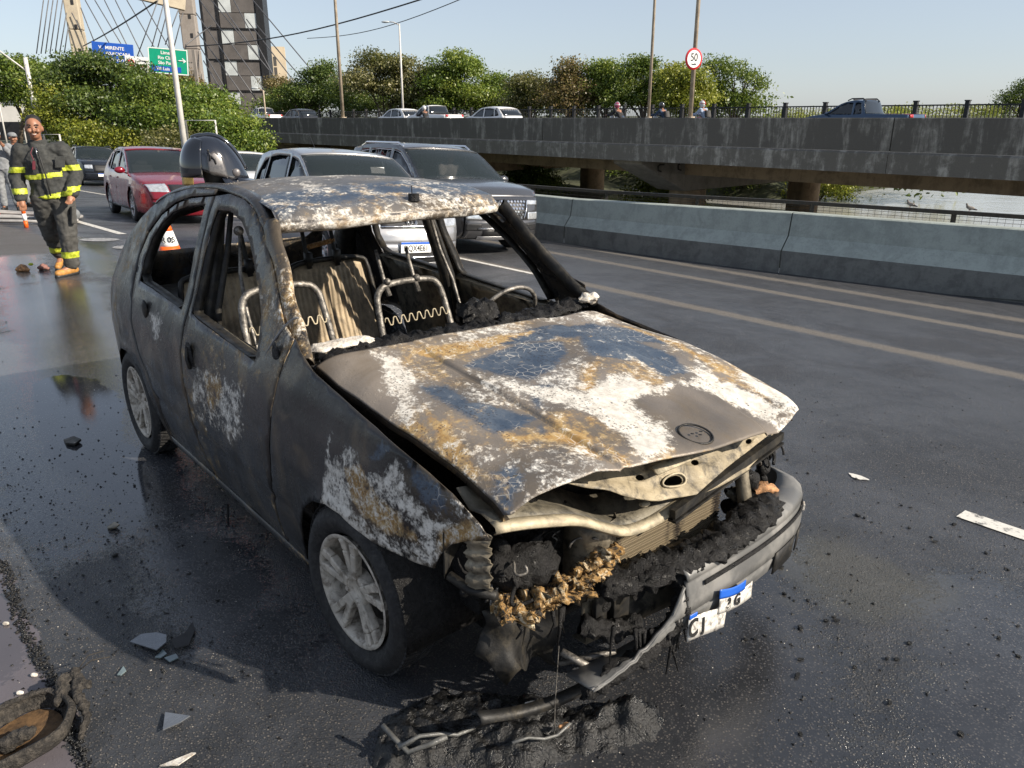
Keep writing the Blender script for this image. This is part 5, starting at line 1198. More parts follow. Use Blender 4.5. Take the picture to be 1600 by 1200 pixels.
c = sp(3, .72, 0, .03); mb = MB(); mb.tube([c + Vector((0, .068 * cos(a), .068 * sin(a))) for a in np.linspace(0, 2 * pi, 25)[:-1]], .009, 6, closed=True)
mb.tube([c + Vector((0, y, z)) for y, z in ((-.030, .055), (-.0, .008), (.030, .055))], .007, 5); mb.tube([c + Vector((0, y, z)) for y, z in ((-.058, .025), (-.028, -.052), (0, -.005), (.028, -.052), (.058, .025))], .007, 5)
mb.build('badge', M_chrome, e, True)
def plate(e, p, s_, yaw=pi / 2, size=.078, txt=True, m=None):
    q = empty('number_plate', p, yaw - pi / 2); q.parent = e; mb = MB(); mb.box((0, 0, 0), (.012, .40, .13)); mb.build('plate_face', M_whp, q, bevel=.003); mb = MB(); mb.box((.004, 0, .052), (.012, .396, .024)); mb.build('plate_band', M_pb, q)
    if s_: text('plate_text', s_, .098, M_pk, q, (.0075, 0, -.012), frame((0, 1, 0), (0, 0, 1)), .001, .78, .001)
plate(e, sp(1, .75, 0, .03), 'DQX4E61'); c = sp(8, .5, .35, -.04)
mb = MB(); mb.box(c + Vector((-.01, 0, .02)), (.01, .20, .09), Matrix.Rotation(-.5, 3, 'Y')); mb.build('paper_on_windscreen', M_whp, e)
mb = MB(); mb.tube([(-3.1, 0, 1.5), (-3.35, 0, 1.72)], .004, 5); mb.build('aerial', M_blk, e)
place(e, 8.0, 5.25, 146); VW_CAR = e
# --- dark grey SUV in the next lane
d = hatch(4.3, 1.63, .90, 'suv', .345); d['trim'] = 'chrome'
e, sp, patch, w = tcar('stopped_suv', d, M_grey, 'dark grey sport utility vehicle with bright honeycomb grille beside the silver hatchback')
patch('grille_back', 2, .15, 3, .75, -.62, .62, .008, M_blk); hex_grille(sp, 2, .15, 3, .75, -.60, .60, 6, 13, M_chrome, e)
mb = MB(); mb.tube([sp(2, .12, t, .02) for t in np.linspace(-.45, .45, 9)], .010, 6); mb.tube([sp(int(a), a % 1, -.50 - .14 * (a - 2.12) / 1.6, .02) for a in np.linspace(2.12, 3.75, 8)], .010, 6); mb.tube([sp(int(a), a % 1, .50 + .14 * (a - 2.12) / 1.6, .02) for a in np.linspace(2.12, 3.75, 8)], .010, 6); mb.build('grille_frame', M_chrome, e, True)
mb = MB(); c = sp(3, .35, 0, .03); mb.ball(c, .055, 14, 8, (.25, 1.25, .75)); mb.build('badge', M_chrome, e, True)
for a, b in ((-.99, -.64), (.64, .99)):
    patch('daytime_lamp', 3, .40, 3, .75, a, b, .008, M_lens); patch('headlamp', 2, .05, 2, .75, a, b, .008, M_lens); patch('fog_lamp_recess', 1, .2, 1, .7, a * (1 if a < 0 else 1), b, .006, M_blk)
patch('lower_intake', 0, .6, 1, .25, -.6, .6, .01, M_blk); patch('skid_plate', 0, .0, 0, .55, -.7, .7, .016, M_silver); patch('lower_trim', 1, .30, 1, .42, -.72, .72, .02, M_chrome)
for sg in (-1, 1):
    mb = MB(); mb.tube([(-2.05, sg * .66, 1.60), (-2.2, sg * .67, 1.66), (-3.5, sg * .66, 1.655), (-3.75, sg * .64, 1.59)], .02, 8); mb.build('roof_bar', M_chrome, e, True)
plate(e, sp(1, .55, 0, .03), '')
place(e, 9.6, 8.05, 145); SUV = e
# --- wine-red sedan
d = hatch(4.66, 1.46, .90, 'sedan', .325); d['trim'] = 'chrome'
e, sp, patch, w = tcar('stopped_sedan', d, M_wine, 'dark red sedan waiting in the lane between the firefighter and the burnt car')
for a, b in ((-.99, -.52), (.52, .99)): patch('headlamp', 3, .15, 4, .55, a, b, .006, M_lens); patch('fog_lamp_recess', 1, .1, 1, .8, a, b * .98, .006, M_blk)
patch('upper_grille', 3, .15, 4, .35, -.48, .48, .008, M_blk); patch('lower_grille', 1, .1, 2, .6, -.55, .55, .008, M_blk); patch('grille_bar', 2, .75, 3, .1, -.5, .5, .012, M_chrome)
plate(e, sp(2, .35, 0, .03), ''); place(e, 16.2, 5.5, 145)
# --- dark compact SUV farther back
d = hatch(4.2, 1.62, .88, 'suv', .33); e, sp, patch, w = tcar('distant_suv', d, M_black, 'black compact utility vehicle with roof bars farthest back, beside the green bushes')
for a, b in ((-.99, -.55), (.55, .99)): patch('headlamp', 3, .0, 3, .8, a, b, .006, M_lens)
patch('grille', 2, .3, 3, .8, -.5, .5, .008, M_blk); plate(e, sp(1, .55, 0, .03), '')
for sg in (-1, 1):
    mb = MB(); mb.tube([(-2.05, sg * .66, 1.60), (-2.2, sg * .67, 1.67), (-3.5, sg * .66, 1.665), (-3.75, sg * .64, 1.59)], .022, 8); mb.build('roof_bar', M_blk, e, True)
place(e, 37.2, 9.2, 146)
# --- white car mostly hidden behind the helmet
d = hatch(4.1, 1.47, .86); e, sp, patch, w = tcar('hidden_white_car', d, M_white, 'white car mostly hidden behind the helmet, only its bonnet edge showing'); 
for a, b in ((-.98, -.6), (.6, .98)): patch('headlamp', 3, .35, 4, .75, a, b, .006, M_lens)
place(e, 18.8, 8.5, 143)

# --- people (built once, used for drivers, riders and bystanders)
def remeshed(name, tubes, vox, m, parent=None, balls=(), smooth=2, extra=None):
    """union of tapered limbs grown into one continuous surface"""
    mb = MB()
    for pts, r in tubes:
        if isinstance(r[0], tuple):       # elliptical sections (rx, ry), stacked along z
            n = 20; V = []; 
            pts2 = pts
            for (p, (a, b)) in zip(pts2, r): V += [(p[0] + a * cos(2 * pi * k / n), p[1] + b * sin(2 * pi * k / n), p[2]) for k in range(n)]
            F = [(i * n + k, i * n + (k + 1) % n, (i + 1) * n + (k + 1) % n, (i + 1) * n + k) for i in range(len(pts2) - 1) for k in range(n)]
            F += [tuple(range(n - 1, -1, -1)), tuple((len(pts2) - 1) * n + k for k in range(n))]; mb.add(V, F)
        else:
            mb.tube(pts, list(r), 12)
            for p, q in zip(pts, r): mb.ball(p, q * .98, 12, 8)
    for c, r, sq in balls: mb.ball(c, r, 20, 14, sq)
    o = mobj(name, mb.v, mb.f, m); fix_normals(o)
    q = o.modifiers.new('r', 'REMESH'); q.mode = 'VOXEL'; q.voxel_size = vox; q.use_smooth_shade = True
    if smooth: q = o.modifiers.new('s', 'SMOOTH'); q.iterations = smooth; q.factor = .5
    dg = bpy.context.evaluated_depsgraph_get(); me = bpy.data.meshes.new_from_object(o.evaluated_get(dg)); me.name = name
    me.materials.clear(); me.materials.append(m); old = o.data; o.modifiers.clear(); o.data = me; bpy.data.meshes.remove(old)
    if parent: o.parent = parent
    return o
def wrinkle(o, amp=.006, fq=14, st=(1, 1, .45)):
    for v in o.data.vertices: v.co += v.normal * amp * (mnoise.noise(Vector((v.co.x * fq * st[0], v.co.y * fq * st[1], v.co.z * fq / st[2] * .6))) + .5 * mnoise.noise(v.co * fq * 2.1))
    return o
def band(o, name, test, m, parent, off=.004):
    """a sewn-on strip: the part of garment o where test(co) holds, lifted off the cloth"""
    me = o.data; vs = [v.co for v in me.vertices]; idx = {}; V = []; F = []
    for p in me.polygons:
        c = p.center
        if test(c):
            f = []
            for i in p.vertices:
                if i not in idx: idx[i] = len(V); V.append(me.vertices[i].co + me.vertices[i].normal * off)
                f.append(idx[i])
            F.append(f)
    return mobj(name, V, F, m, parent, True)
M_skin = pm('brown_skin', (.28, .13, .075), .5, 0, .15, 20, .1, 90); M_hair = pm('black_hair', (.012, .010, .009), .6, 0, .3, 60, .6, 160)
M_turn = pm('turnout_cloth', (.030, .032, .031), .85, 0, .3, 12, .35, 120, (.07, .068, .06), .35); M_turn2 = pm('turnout_trouser_cloth', (.055, .054, .050), .88, 0, .3, 10, .4, 110, (.10, .095, .085), .4)
s = N('reflective_yellow'); wv = s.noise(40, 3); s.set(Base_Color=s.mix(s.step(wv, .4, .6), (.36, .42, .015), (.52, .56, .06)), Roughness=.5); M_refl = s.m
M_boot = pm('tan_boot_leather', (.42, .20, .045), .6, 0, .25, 20, .3, 80, (.10, .06, .03), .4)
M_rub = pm('black_rubber', (.015, .015, .015), .6); M_teeth = pm('teeth', (.6, .57, .5), .4); M_eye = pm('dark_eye', (.02, .015, .012), .3); M_lip = pm('lip', (.25, .09, .07), .5)
M_uni = pm('grey_uniform_cloth', (.20, .21, .22), .85, 0, .2, 10, .3, 90)
def V3(*a): return Vector(a)
def hand_tubes(w, d, side, r=.010, curl=.5):
    """palm and five fingers; w wrist, d direction of the forearm, side +1/-1 for the thumb"""
    d = d.normalized(); x = Vector((side, -.3, 0)); x = (x - d * x.dot(d)).normalized(); y = d.cross(x)
    T = [([w, w + d * .05, w + d * .085], (.026, .034, .030))]
    for k, L in enumerate((.062, .072, .068, .052)):
        b = w + d * .085 + x * (.030 - .020 * k); m_ = b + d * L * .5 + y * .008 * curl * 2; t = m_ + d * L * .35 + y * L * .5 * curl; T.append(([b, m_, t], (r, r * .92, r * .75)))
    b = w + d * .03 + x * .026; T.append(([b, b + d * .03 + x * .022, b + d * .055 + x * .022 + y * .012], (r * 1.15, r * 1.1, r * .85))); return T
def figure(root, J, top, bottom, vox=.012, fat=1., headgear=None, hair=True, fingers=True, skin=None, long_=True, shoe=None, jacket_k=1.0, face=True):
    skin = skin or M_skin; h, nk, ch, pv = J['head'], J['neck'], J['chest'], J['pelvis']
    tb = [([pv, ch, nk], (.11, .13, .055)), ([nk - V3(0, 0, .03), h - V3(0, 0, .04)], (.056, .055))]
    for sd in 'LR':
        tb.append(([J['sh' + sd], J['el' + sd], J['wr' + sd]], (.05, .04, .027))); tb.append(([ch + V3(0, 0, .10), J['sh' + sd]], (.07, .05)))
        tb.append(([J['hip' + sd], J['kn' + sd], J['an' + sd]], (.085, .058, .038))); tb.append(([J['an' + sd], J['to' + sd]], (.035, .028)))
        if fingers: tb += hand_tubes(J['wr' + sd], (J['wr' + sd] - J['el' + sd]), 1 if sd == 'R' else -1)
        else: tb.append(([J['wr' + sd], J['wr' + sd] + (J['wr' + sd] - J['el' + sd]).normalized() * .12], (.03, .028)))
    fd = J.get('face', V3(0, -1, 0)).normalized(); rt = fd.cross(V3(0, 0, 1)).normalized()
    balls = [(h + V3(0, 0, .02), .098, (.80, .95, 1.05)), (h + fd * .030 - V3(0, 0, .055), .062, (.88, .9, .95)), (h + fd * .098 - V3(0, 0, .012), .016, (.8, 1.2, 1.5)), (h + fd * .085 + rt * .04 - V3(0, 0, .02), .024, (1, 1, 1)), (h + fd * .085 - rt * .04 - V3(0, 0, .02), .024, (1, 1, 1)), (h + rt * .082 - V3(0, 0, .005), .022, (.5, .8, 1.4)), (h - rt * .082 - V3(0, 0, .005), .022, (.5, .8, 1.4))]
    body = remeshed('body', tb, vox * .62 if fingers else vox, skin, root, balls, 1)
    if face:
        for q in (-1, 1):
            mb = MB(); mb.ball(h + fd * .090 + rt * q * .033 + V3(0, 0, .018), .011, 8, 6, (1.3, .6, .7)); mb.build('eye', M_eye, body, True)
            mb = MB(); mb.tube([h + fd * .094 + rt * q * .016 + V3(0, 0, .038), h + fd * .094 + rt * q * .036 + V3(0, 0, .045), h + fd * .082 + rt * q * .056 + V3(0, 0, .038)], .0055, 5); mb.build('eyebrow', M_hair, body, True)
        mb = MB(); mb.tube([h + fd * .087 + rt * .022 - V3(0, 0, .052), h + fd * .096 - V3(0, 0, .058), h + fd * .087 - rt * .022 - V3(0, 0, .052)], .0038, 6); mb.build('smile', M_teeth, body, True)
        mb = MB(); mb.tube([h + fd * .087 + rt * .024 - V3(0, 0, .056), h + fd * .096 - V3(0, 0, .066), h + fd * .087 - rt * .024 - V3(0, 0, .056)], .0045, 6); mb.build('lower_lip', M_lip, body, True)
    if hair:
        remeshed('hair', [], .010, M_hair, root, [(h + V3(0, 0, .064) - fd * .026, .096, (.83, .92, .84))], 1)
    k = jacket_k
    jt = [([pv + V3(0, 0, -.04), pv + V3(0, 0, .10), pv.lerp(ch, .6), ch + V3(0, 0, .05), nk + V3(0, 0, -.07), nk + V3(0, 0, .01)], ((.185 * k, .145 * k), (.175 * k, .135 * k), (.185 * k, .14 * k), (.195 * k, .135 * k), (.12, .10), (.082, .082)))]
    for sd in 'LR':
        w_ = J['el' + sd].lerp(J['wr' + sd], .93 if long_ else .1); jt.append(([nk.lerp(J['sh' + sd], .5) - V3(0, 0, .04), J['sh' + sd], J['el' + sd], w_], (.075 * k, .085 * k, .070 * k, .062 * k)))
    jk = remeshed('jacket', jt, vox, top, root, (), 3); wrinkle(jk, .012)
    pt = [([pv + V3(0, 0, .08), pv], (.13 * k, .14 * k))]
    for sd in 'LR': pt.append(([pv.lerp(J['hip' + sd], .8), J['hip' + sd], J['kn' + sd], J['kn' + sd].lerp(J['an' + sd], .88)], (.11 * k, .115 * k, .083 * k, .075 * k)))
    tr = remeshed('trousers', pt, vox, bottom, root, (), 3); wrinkle(tr, .011, 16)
    for sd in 'LR':
        a, t = J['an' + sd], J['to' + sd]; d = (t - a); d.z = 0; d.normalize()
        bt = remeshed('boot', [([a + V3(0, 0, .10), a - V3(0, 0, .01), a + V3(0, 0, -.035) + d * .03], (.052, .052, .05)), ([a + V3(0, 0, -.04) - d * .03, t + V3(0, 0, 0)], (.045, .040))], .012, shoe or M_boot, root, (), 1)
        mb = MB(); q = remeshed('sole', [([a + V3(0, 0, -.072) - d * .05, t + V3(0, 0, -.035) + d * .01], (.035, .036))], .012, M_rub, bt, (), 1)
    return body, jk, tr
# --- firefighter, walking toward the camera
ff = empty('person', (-5.26, 8.98, 0), radians(28), 'person in black firefighter turnout gear with yellow stripes, smiling and walking', 'person')
J = dict(head=V3(-.27, -.05, 1.635), neck=V3(-.24, 0, 1.48), chest=V3(-.17, .02, 1.24), pelvis=V3(-.09, .02, .93), face=V3(-.05, -1, -.05),
    shL=V3(-.40, .03, 1.39), shR=V3(-.01, .0, 1.40), elL=V3(-.445, .07, 1.12), elR=V3(.135, -.02, 1.14), wrL=V3(-.40, -.03, .90), wrR=V3(.09, -.17, .93),
    hipL=V3(-.19, .02, .88), hipR=V3(.0, .02, .88), knL=V3(-.13, .20, .50), knR=V3(.06, -.07, .50), anL=V3(-.02, .52, .17), anR=V3(.10, -.02, .10), toL=V3(-.05, .36, .045), toR=V3(-.04, -.12, .045))
KS = .165
J = {k: (v + V3(KS * v.z, 0, 0) if k != 'face' else v) for k, v in J.items()}
_band0 = band
def band(o, n, t, m, p, off=.004): return _band0(o, n, lambda c: t(Vector((c.x - KS * c.z, c.y, c.z))), m, p, off)
J['head'].x -= .0
body, jk, tr = figure(ff, J, M_turn, M_turn2, .012, jacket_k=1.18)
col_ = remeshed('collar', [([J['neck'] + V3(0, .02, -.06), J['neck'] + V3(-.0, .02, .035)], ((.10, .10), (.098, .10)))], .012, M_turn, jk)
def arm_side(c): return c.x > -.02 + .0 * c.z
band(jk, 'reflective_stripe', lambda c: abs(c.z - (1.135 + .30 * (c.x + .16) * .35)) < .026 and -.36 < c.x < .00 and abs(c.y) < .5, M_refl, jk)
band(jk, 'reflective_stripe', lambda c: abs(c.z - (1.215)) < .029 and c.x > .0, M_refl, jk)
band(jk, 'reflective_stripe', lambda c: abs(c.z - 1.20) < .029 and c.x < -.355, M_refl, jk)
band(jk, 'reflective_stripe', lambda c: abs(c.z - .985 - .1 * (c.x - .1)) < .029 and c.x > .055, M_refl, jk)
band(jk, 'reflective_stripe', lambda c: abs(c.z - .975) < .029 and c.x < -.34, M_refl, jk)
band(jk, 'reflective_stripe', lambda c: abs(c.z - (.915 + .22 * (c.x + .08))) < .028 and -.30 < c.x < .10, M_refl, jk)
band(tr, 'reflective_stripe', lambda c: abs(c.z - .245) < .034, M_refl, tr)
mb = MB(); mb.box((.10, -.10, .70), (.05, .20, .19), .2); mb.build('trouser_pocket', M_turn2, tr, bevel=.012)
mb = MB(); mb.box((-.02, -.155, 1.28), (.10, .015, .12)); mb.build('chest_pocket', M_turn, jk, bevel=.006)
mb = MB(); mb.tube([(-.24, -.135, 1.42), (-.20, -.175, 1.30), (-.15, -.185, 1.12), (-.11, -.175, .92)], .008, 6); mb.build('front_flap', M_rub, jk, True)
mb = MB(); mb.tube([(-.25, -.115, 1.44), (-.245, -.14, 1.40), (-.24, -.15, 1.36)], .006, 6); mb.build('zip_pull', M_chrome, jk, True)
mb = MB(); mb.box((-.27, -.155, 1.25), (.03, .02, .09)); mb.tube([(-.27, -.16, 1.30), (-.30, -.15, 1.38), (-.28, -.12, 1.44)], .006, 5); mb.build('radio_microphone', pm('dark_red_plastic', (.10, .01, .02), .5), jk, bevel=.006)
for o_ in list(tr.children) + list(jk.children):
    if o_.name.split('.')[0] in ('trouser_pocket', 'chest_pocket', 'front_flap', 'zip_pull', 'radio_microphone'):
        for v in o_.data.vertices: v.co.x += KS * v.co.z
band = _band0
# --- two officers in grey at the left edge
def stander(x, y, z, rz, label, pose, cap=True, group=None, vox=.02, top=None, bottom=None, k=1.0):
    e = empty('person', (x, y, z), rz, label, 'person', group)
    J = dict(head=V3(0, -.02, 1.60), neck=V3(0, 0, 1.44), chest=V3(0, .01, 1.22), pelvis=V3(0, .02, .93), face=V3(-.4, -1, -.1), shL=V3(-.19, 0, 1.38), shR=V3(.19, 0, 1.38), elL=V3(-.25, .02, 1.10), elR=V3(.26, .0, 1.10), wrL=V3(-.24, -.06, .86), wrR=V3(.26, -.08, .86),
        hipL=V3(-.09, .02, .89), hipR=V3(.09, .02, .89), knL=V3(-.11, -.01, .50), knR=V3(.12, -.01, .50), anL=V3(-.12, .03, .10), anR=V3(.14, .03, .10), toL=V3(-.14, -.11, .045), toR=V3(.17, -.11, .045)); J.update(pose)
    b = figure(e, J, top or M_uni, bottom or M_uni, vox, fingers=True, shoe=M_rub, jacket_k=k, face=False)
    if cap:
        c = remeshed('cap', [], .012, M_uni, e, [(J['head'] + V3(0, .01, .065), .103, (.9, 1.0, .68))], 1); mb = MB(); f = J['face'].normalized(); p = J['head'] + f * .12 + V3(0, 0, .055); mb.ball(p, .07, 12, 6, (1, .8, .14)); mb.build('cap_peak', M_uni, c, True)
    return e, J
e, J_ = stander(-11.35, 17.9, float(gz(*xy_uv(-11.35, 17.9))), radians(20), 'person in grey uniform and cap with hand raised to face and yellow watch', dict(elL=V3(-.24, -.18, 1.20), wrL=V3(-.02, -.22, 1.42), elR=V3(.27, -.05, 1.12), wrR=V3(.16, -.25, 1.38)))
mb = MB(); mb.lathe([(.036, -.015), (.042, 0), (.036, .015)], 14, 'z', (.155, -.24, 1.355)); mb.build('yellow_watch', M_refl, e, True)
e, J_ = stander(-11.75, 19.1, float(gz(*xy_uv(-11.75, 19.1))), radians(75), 'person in grey uniform and cap seen side-on, behind the one raising a hand', {})
# --- riders and motorcycles on the bridge
def rider_pose(lean=.15, back=0): return dict(head=V3(0, -.10 - lean, 1.42), neck=V3(0, -.04 - lean, 1.27), chest=V3(0, .0 - lean * .6, 1.08), pelvis=V3(0, .08, .80), shL=V3(-.19, -.04 - lean, 1.22), shR=V3(.19, -.04 - lean, 1.22),
    elL=V3(-.27, -.22 - lean, 1.03), elR=V3(.27, -.22 - lean, 1.03), wrL=V3(-.28, -.45 - lean, 1.02), wrR=V3(.28, -.45 - lean, 1.02), hipL=V3(-.11, .05, .78), hipR=V3(.11, .05, .78), knL=V3(-.20, -.33, .66), knR=V3(.20, -.33, .66), anL=V3(-.18, -.12, .32), anR=V3(.18, -.12, .32), toL=V3(-.18, -.28, .25), toR=V3(.18, -.28, .25), face=V3(0, -1, 0))
def helmet_simple(h, m, parent, stripe=None):
    mb = MB(); mb.ball(h + V3(0, .0, .03), .145, 16, 12, (.88, 1.0, 1.0)); o = mb.build('helmet', m, parent, True)
    mb = MB(); mb.ball(h + V3(0, -.045, .02), .115, 14, 8, (.95, 1.0, .55)); mb.build('visor', M_tint, o, True)
    if stripe: mb = MB(); mb.tube([h + V3(.0, .148 * cos(a), .03 + .148 * sin(a)) for a in np.linspace(-.3, pi - .6, 12)], .018, 6); mb.tube([h + V3(.128 * cos(a), .146 * sin(a), .06) for a in np.linspace(-.4, pi + .4, 14)], .012, 6); mb.build('helmet_stripe', stripe, o, True)
def motorcycle(loc, rz, m, label, group):
    e = empty('motorcycle', loc, rz, label, 'motorcycle', group)
    for y in (-.65, .62):
        q = empty('wheel', (0, y, .31)); q.parent = e; mb = MB(); mb.tube([(0, .27 * cos(a), .27 * sin(a)) for a in np.linspace(0, 2 * pi, 25)[:-1]], .045, 8, closed=True); mb.build('tyre', M_tyre, q, True)
        mb = MB(); [mb.tube([(0, 0, 0), (0, .25 * cos(a), .25 * sin(a))], .008, 4) for a in np.linspace(0, 2 * pi, 7)[:-1]]; mb.lathe([(.001, .03), (.06, .03), (.06, -.03), (.001, -.03)], 12, 'x'); mb.build('rim', M_alloy2, q, True)
    remeshed('fuel_tank', [([V3(0, -.30, .82), V3(0, .02, .78)], (.13, .11))], .02, m, e); remeshed('seat', [([V3(0, .05, .77), V3(0, .55, .80)], (.10, .09))], .02, M_rub, e); remeshed('tail_fairing', [([V3(0, .35, .70), V3(0, .80, .80)], (.09, .05))], .02, m, e)
    mb = MB(); mb.box((0, -.05, .48), (.24, .40, .32)); mb.build('engine', M_soot, e, bevel=.04)
    mb = MB(); mb.tube([(.07, -.65, .31), (.07, -.45, .95)], .025, 6); mb.tube([(-.07, -.65, .31), (-.07, -.45, .95)], .025, 6); mb.build('fork', M_chrome, e, True)
    mb = MB(); mb.tube([(-.36, -.36, 1.05), (-.12, -.45, 1.0), (.12, -.45, 1.0), (.36, -.36, 1.05)], .014, 6); mb.build('handlebar', M_blk, e, True)
    for q in (-1, 1): mb = MB(); mb.tube([(q * .30, -.38, 1.05), (q * .36, -.42, 1.20)], .007, 5); mb.ball((q * .38, -.42, 1.23), .055, 10, 6, (1, .3, .7)); mb.build('mirror', M_blk, e, True)
    mb = MB(); mb.ball((0, -.56, .92), .10, 12, 8, (1, .8, 1)); mb.build('headlamp', M_lens, e, True); mb = MB(); mb.ball((0, .82, .80), .04, 8, 6); mb.build('tail_lamp', M_red, e, True)
    return e
M_pinkh = pm('pink_helmet', (.35, .06, .12), .25, 0, .1, coat=.6); M_blackh = pm('black_helmet', (.03, .03, .03), .25, 0, .1, coat=.6); M_whh = pm('white_helmet', (.6, .6, .6), .3, 0, .1, coat=.6)
M_shirt = pm('pale_blue_shirt', (.28, .34, .45), .85); M_blackcl = pm('black_jacket_cloth', (.02, .02, .022), .85); M_navy = pm('navy_cloth', (.03, .05, .09), .85); M_pack = pm('backpack_cloth', (.045, .043, .042), .8)
DK = .845; RB = radians(90 - 49) ; 
def bridge_dir(): return RZ + pi / 2     # local -Y looks along +u (away to the left)
def rider(u, v, label, helm, top, moto, mlabel, pack=False, lean=.1, stripe=None, dz=0, mk=True):
    p = UV(u, v, DK)
    if mk: motorcycle(p, bridge_dir(), moto, mlabel, 'motorcycles riding over the bridge')
    e = empty('person', p, bridge_dir(), label, 'person', 'riders on the bridge'); J = rider_pose(lean)
    figure(e, J, top, M_navy, .028, fingers=False, shoe=M_rub, face=False, hair=False)
    helmet_simple(J['head'], helm, e, stripe)
    if pack: q = remeshed('backpack', [([V3(0, .17 - lean * .7, 1.20), V3(0, .20 - lean * .5, .92)], ((.15, .10), (.17, .12)))], .025, M_pack, e)
rider(40.0, 28.0, 'rider in black jacket and white helmet passing the white pickup', M_whh, M_blackcl, M_blk, 'dark motorcycle passing the white pickup on the bridge', lean=.05)
rider(25.6, 29.0, 'rider with pinkish striped helmet leaning over the handlebar', M_pinkh, M_blackcl, M_alloy2, 'silver motorcycle carrying the pink-helmeted rider', lean=.15, stripe=M_whh)
rider(24.3, 30.6, 'rider with dark grey helmet, blue top and black backpack', M_blackh, M_navy, M_blk, 'black motorcycle under the rider with the blue top', pack=True)
rider(20.9, 29.0, 'rider with white and red helmet, pale shirt and backpack near the speed sign', M_whh, M_shirt, pm('red_motorcycle_paint', (.45, .01, .04), .3, 0, .1, coat=.6), 'red motorcycle beside the speed limit sign', pack=True, lean=.05, stripe=M_red)
# --- vehicles on the bridge
def on_bridge(e, u, v, away=True):      # nose toward +u
    e.location = UV(u, v, DK); e.rotation_euler = (0, 0, RZ if away else RZ + pi)
def bcar(kind, L, h, m, u, v, label, tail=True, cat='car', R=.31):
    d = hatch(L, h, .84, kind, R); e, sp, patch, w = tcar('bridge_car', d, m, label, cat, 'vehicles driving over the bridge', 2 if u < 20 else 1)
    n = len(d['contour']); k = [i for i, c in enumerate(d['contour']) if c[2] == 'tail'][0]
    for a, b in ((-.99, -.72), (.72, .99)): patch('tail_lamp', k + 0, .1, k + 1, .5, a, b, .012, M_red, 3)
    if kind == 'pickup':
        mb = MB(); mb.bar((-2.15, -.5, 1.575), (-2.15, .5, 1.575), .05); mb.bar((-2.55, -.5, 1.56), (-2.55, .5, 1.56), .05)
        for q in (-1, 1): mb.tube([(-1.95, q * .55, 1.53), (-2.1, q * .56, 1.60), (-2.55, q * .56, 1.60), (-2.68, q * .55, 1.50)], .025, 6)
        mb.build('roof_rack', M_blk, e)
    on_bridge(e, u, v); return e
bcar('pickup', 4.45, 1.52, M_blue, 17.6, 31.5, 'dark blue single-cab pickup with roof rack at the right end of the bridge', cat='pickup')
bcar('hatch', 4.0, 1.48, M_white, 39.5, 31, 'white hatchback driving alone left of the motorcycles')
bcar('pickup', 4.45, 1.62, M_white, 45.6, 31, 'white single-cab pickup just ahead of the lone rider', cat='pickup')
bcar('hatch', 4.0, 1.50, M_white, 52.6, 33, 'white hatchback directly ahead of the white pickup')
bcar('hatch', 4.1, 1.55, M_dkgrey, 64.5, 31, 'charcoal hatchback with red tail lamps on the bridge')
bcar('pickup', 4.9, 1.75, M_white, 76, 33, 'white pickup leading the row at the left end of the bridge', cat='pickup', R=.36)
# people at the wheel
M_cloth_p = pm('pale_shirt', (.45, .42, .40), .85)
def driver(par, x, y, zb, label, group='drivers in the stopped cars'):
    M_ = Matrix.Rotation(pi / 2, 4, 'Z'); e = empty('person', (0, 0, 0), 0, label, 'person', group)
    P0 = par.matrix_basis @ Vector((x, y, zb)); e.location = P0; e.rotation_euler = (par.rotation_euler.to_matrix() @ Matrix.Rotation(pi / 2, 3, 'Z')).to_euler()
    J = rider_pose(-.05); J = {k: (v - V3(0, 0, .55) if k != 'face' else v) for k, v in J.items()}
    for k in ('knL', 'knR'): J[k].z = .2
    for k in ('anL', 'anR', 'toL', 'toR'): J[k] = J[k] * 1.; J[k].y = -.55; J[k].z = .0
    figure(e, J, M_cloth_p, M_navy, .03, fingers=False, shoe=M_rub, face=False, hair=True)
bpy.context.view_layer.update()
driver(SUV, -2.25, .38, .62, 'person in a pale shirt at the wheel of the grey utility vehicle')
# --- birds
def pigeon(u, dz, rz, label):
    p = UV(u, bv(u) + .56, bz_(u) + .157 + dz); e = empty('pigeon', p, rz, label, 'bird', 'pigeons on the barrier handrail'); e.scale = (.52, .52, .52); mm = pm('pigeon_grey', (.17, .15, .13), .8, 0, .4, 40)
    remeshed('body', [([V3(-.09, 0, .07), V3(-.02, 0, .085), V3(.05, 0, .12), V3(.075, 0, .165), V3(.085, 0, .195)], (.020, .055, .045, .026, .024))], .008, mm, e)
    mb = MB(); mb.tube([(-.06, 0, .075), (-.19, 0, .045)], [.03, .016], 6); mb.build('tail', pm('pigeon_dark', (.05, .05, .055), .8), e, True)
    for q in (-1, 1):
        mb = MB(); mb.ball((-.025, q * .045, .095), .055, 10, 8, (1.5, .25, .7)); mb.build('wing', pm('pigeon_wing', (.26, .23, .20), .8, 0, .3, 50), e, True)
        mb = MB(); mb.tube([(0, q * .018, .05), (.005, q * .018, 0), (.03, q * .018, -.002)], .004, 4); mb.build('leg', M_red, e)
    mb = MB(); mb.tube([(.105, 0, .195), (.128, 0, .188)], [.006, .001], 5); mb.build('beak', M_blk, e)
pigeon(4.86, 0, 2.4, 'brownish pigeon on the handrail, the one nearer the bridge pier'); pigeon(4.13, 0, 2.9, 'darker pigeon on the handrail, the one nearer the right edge')
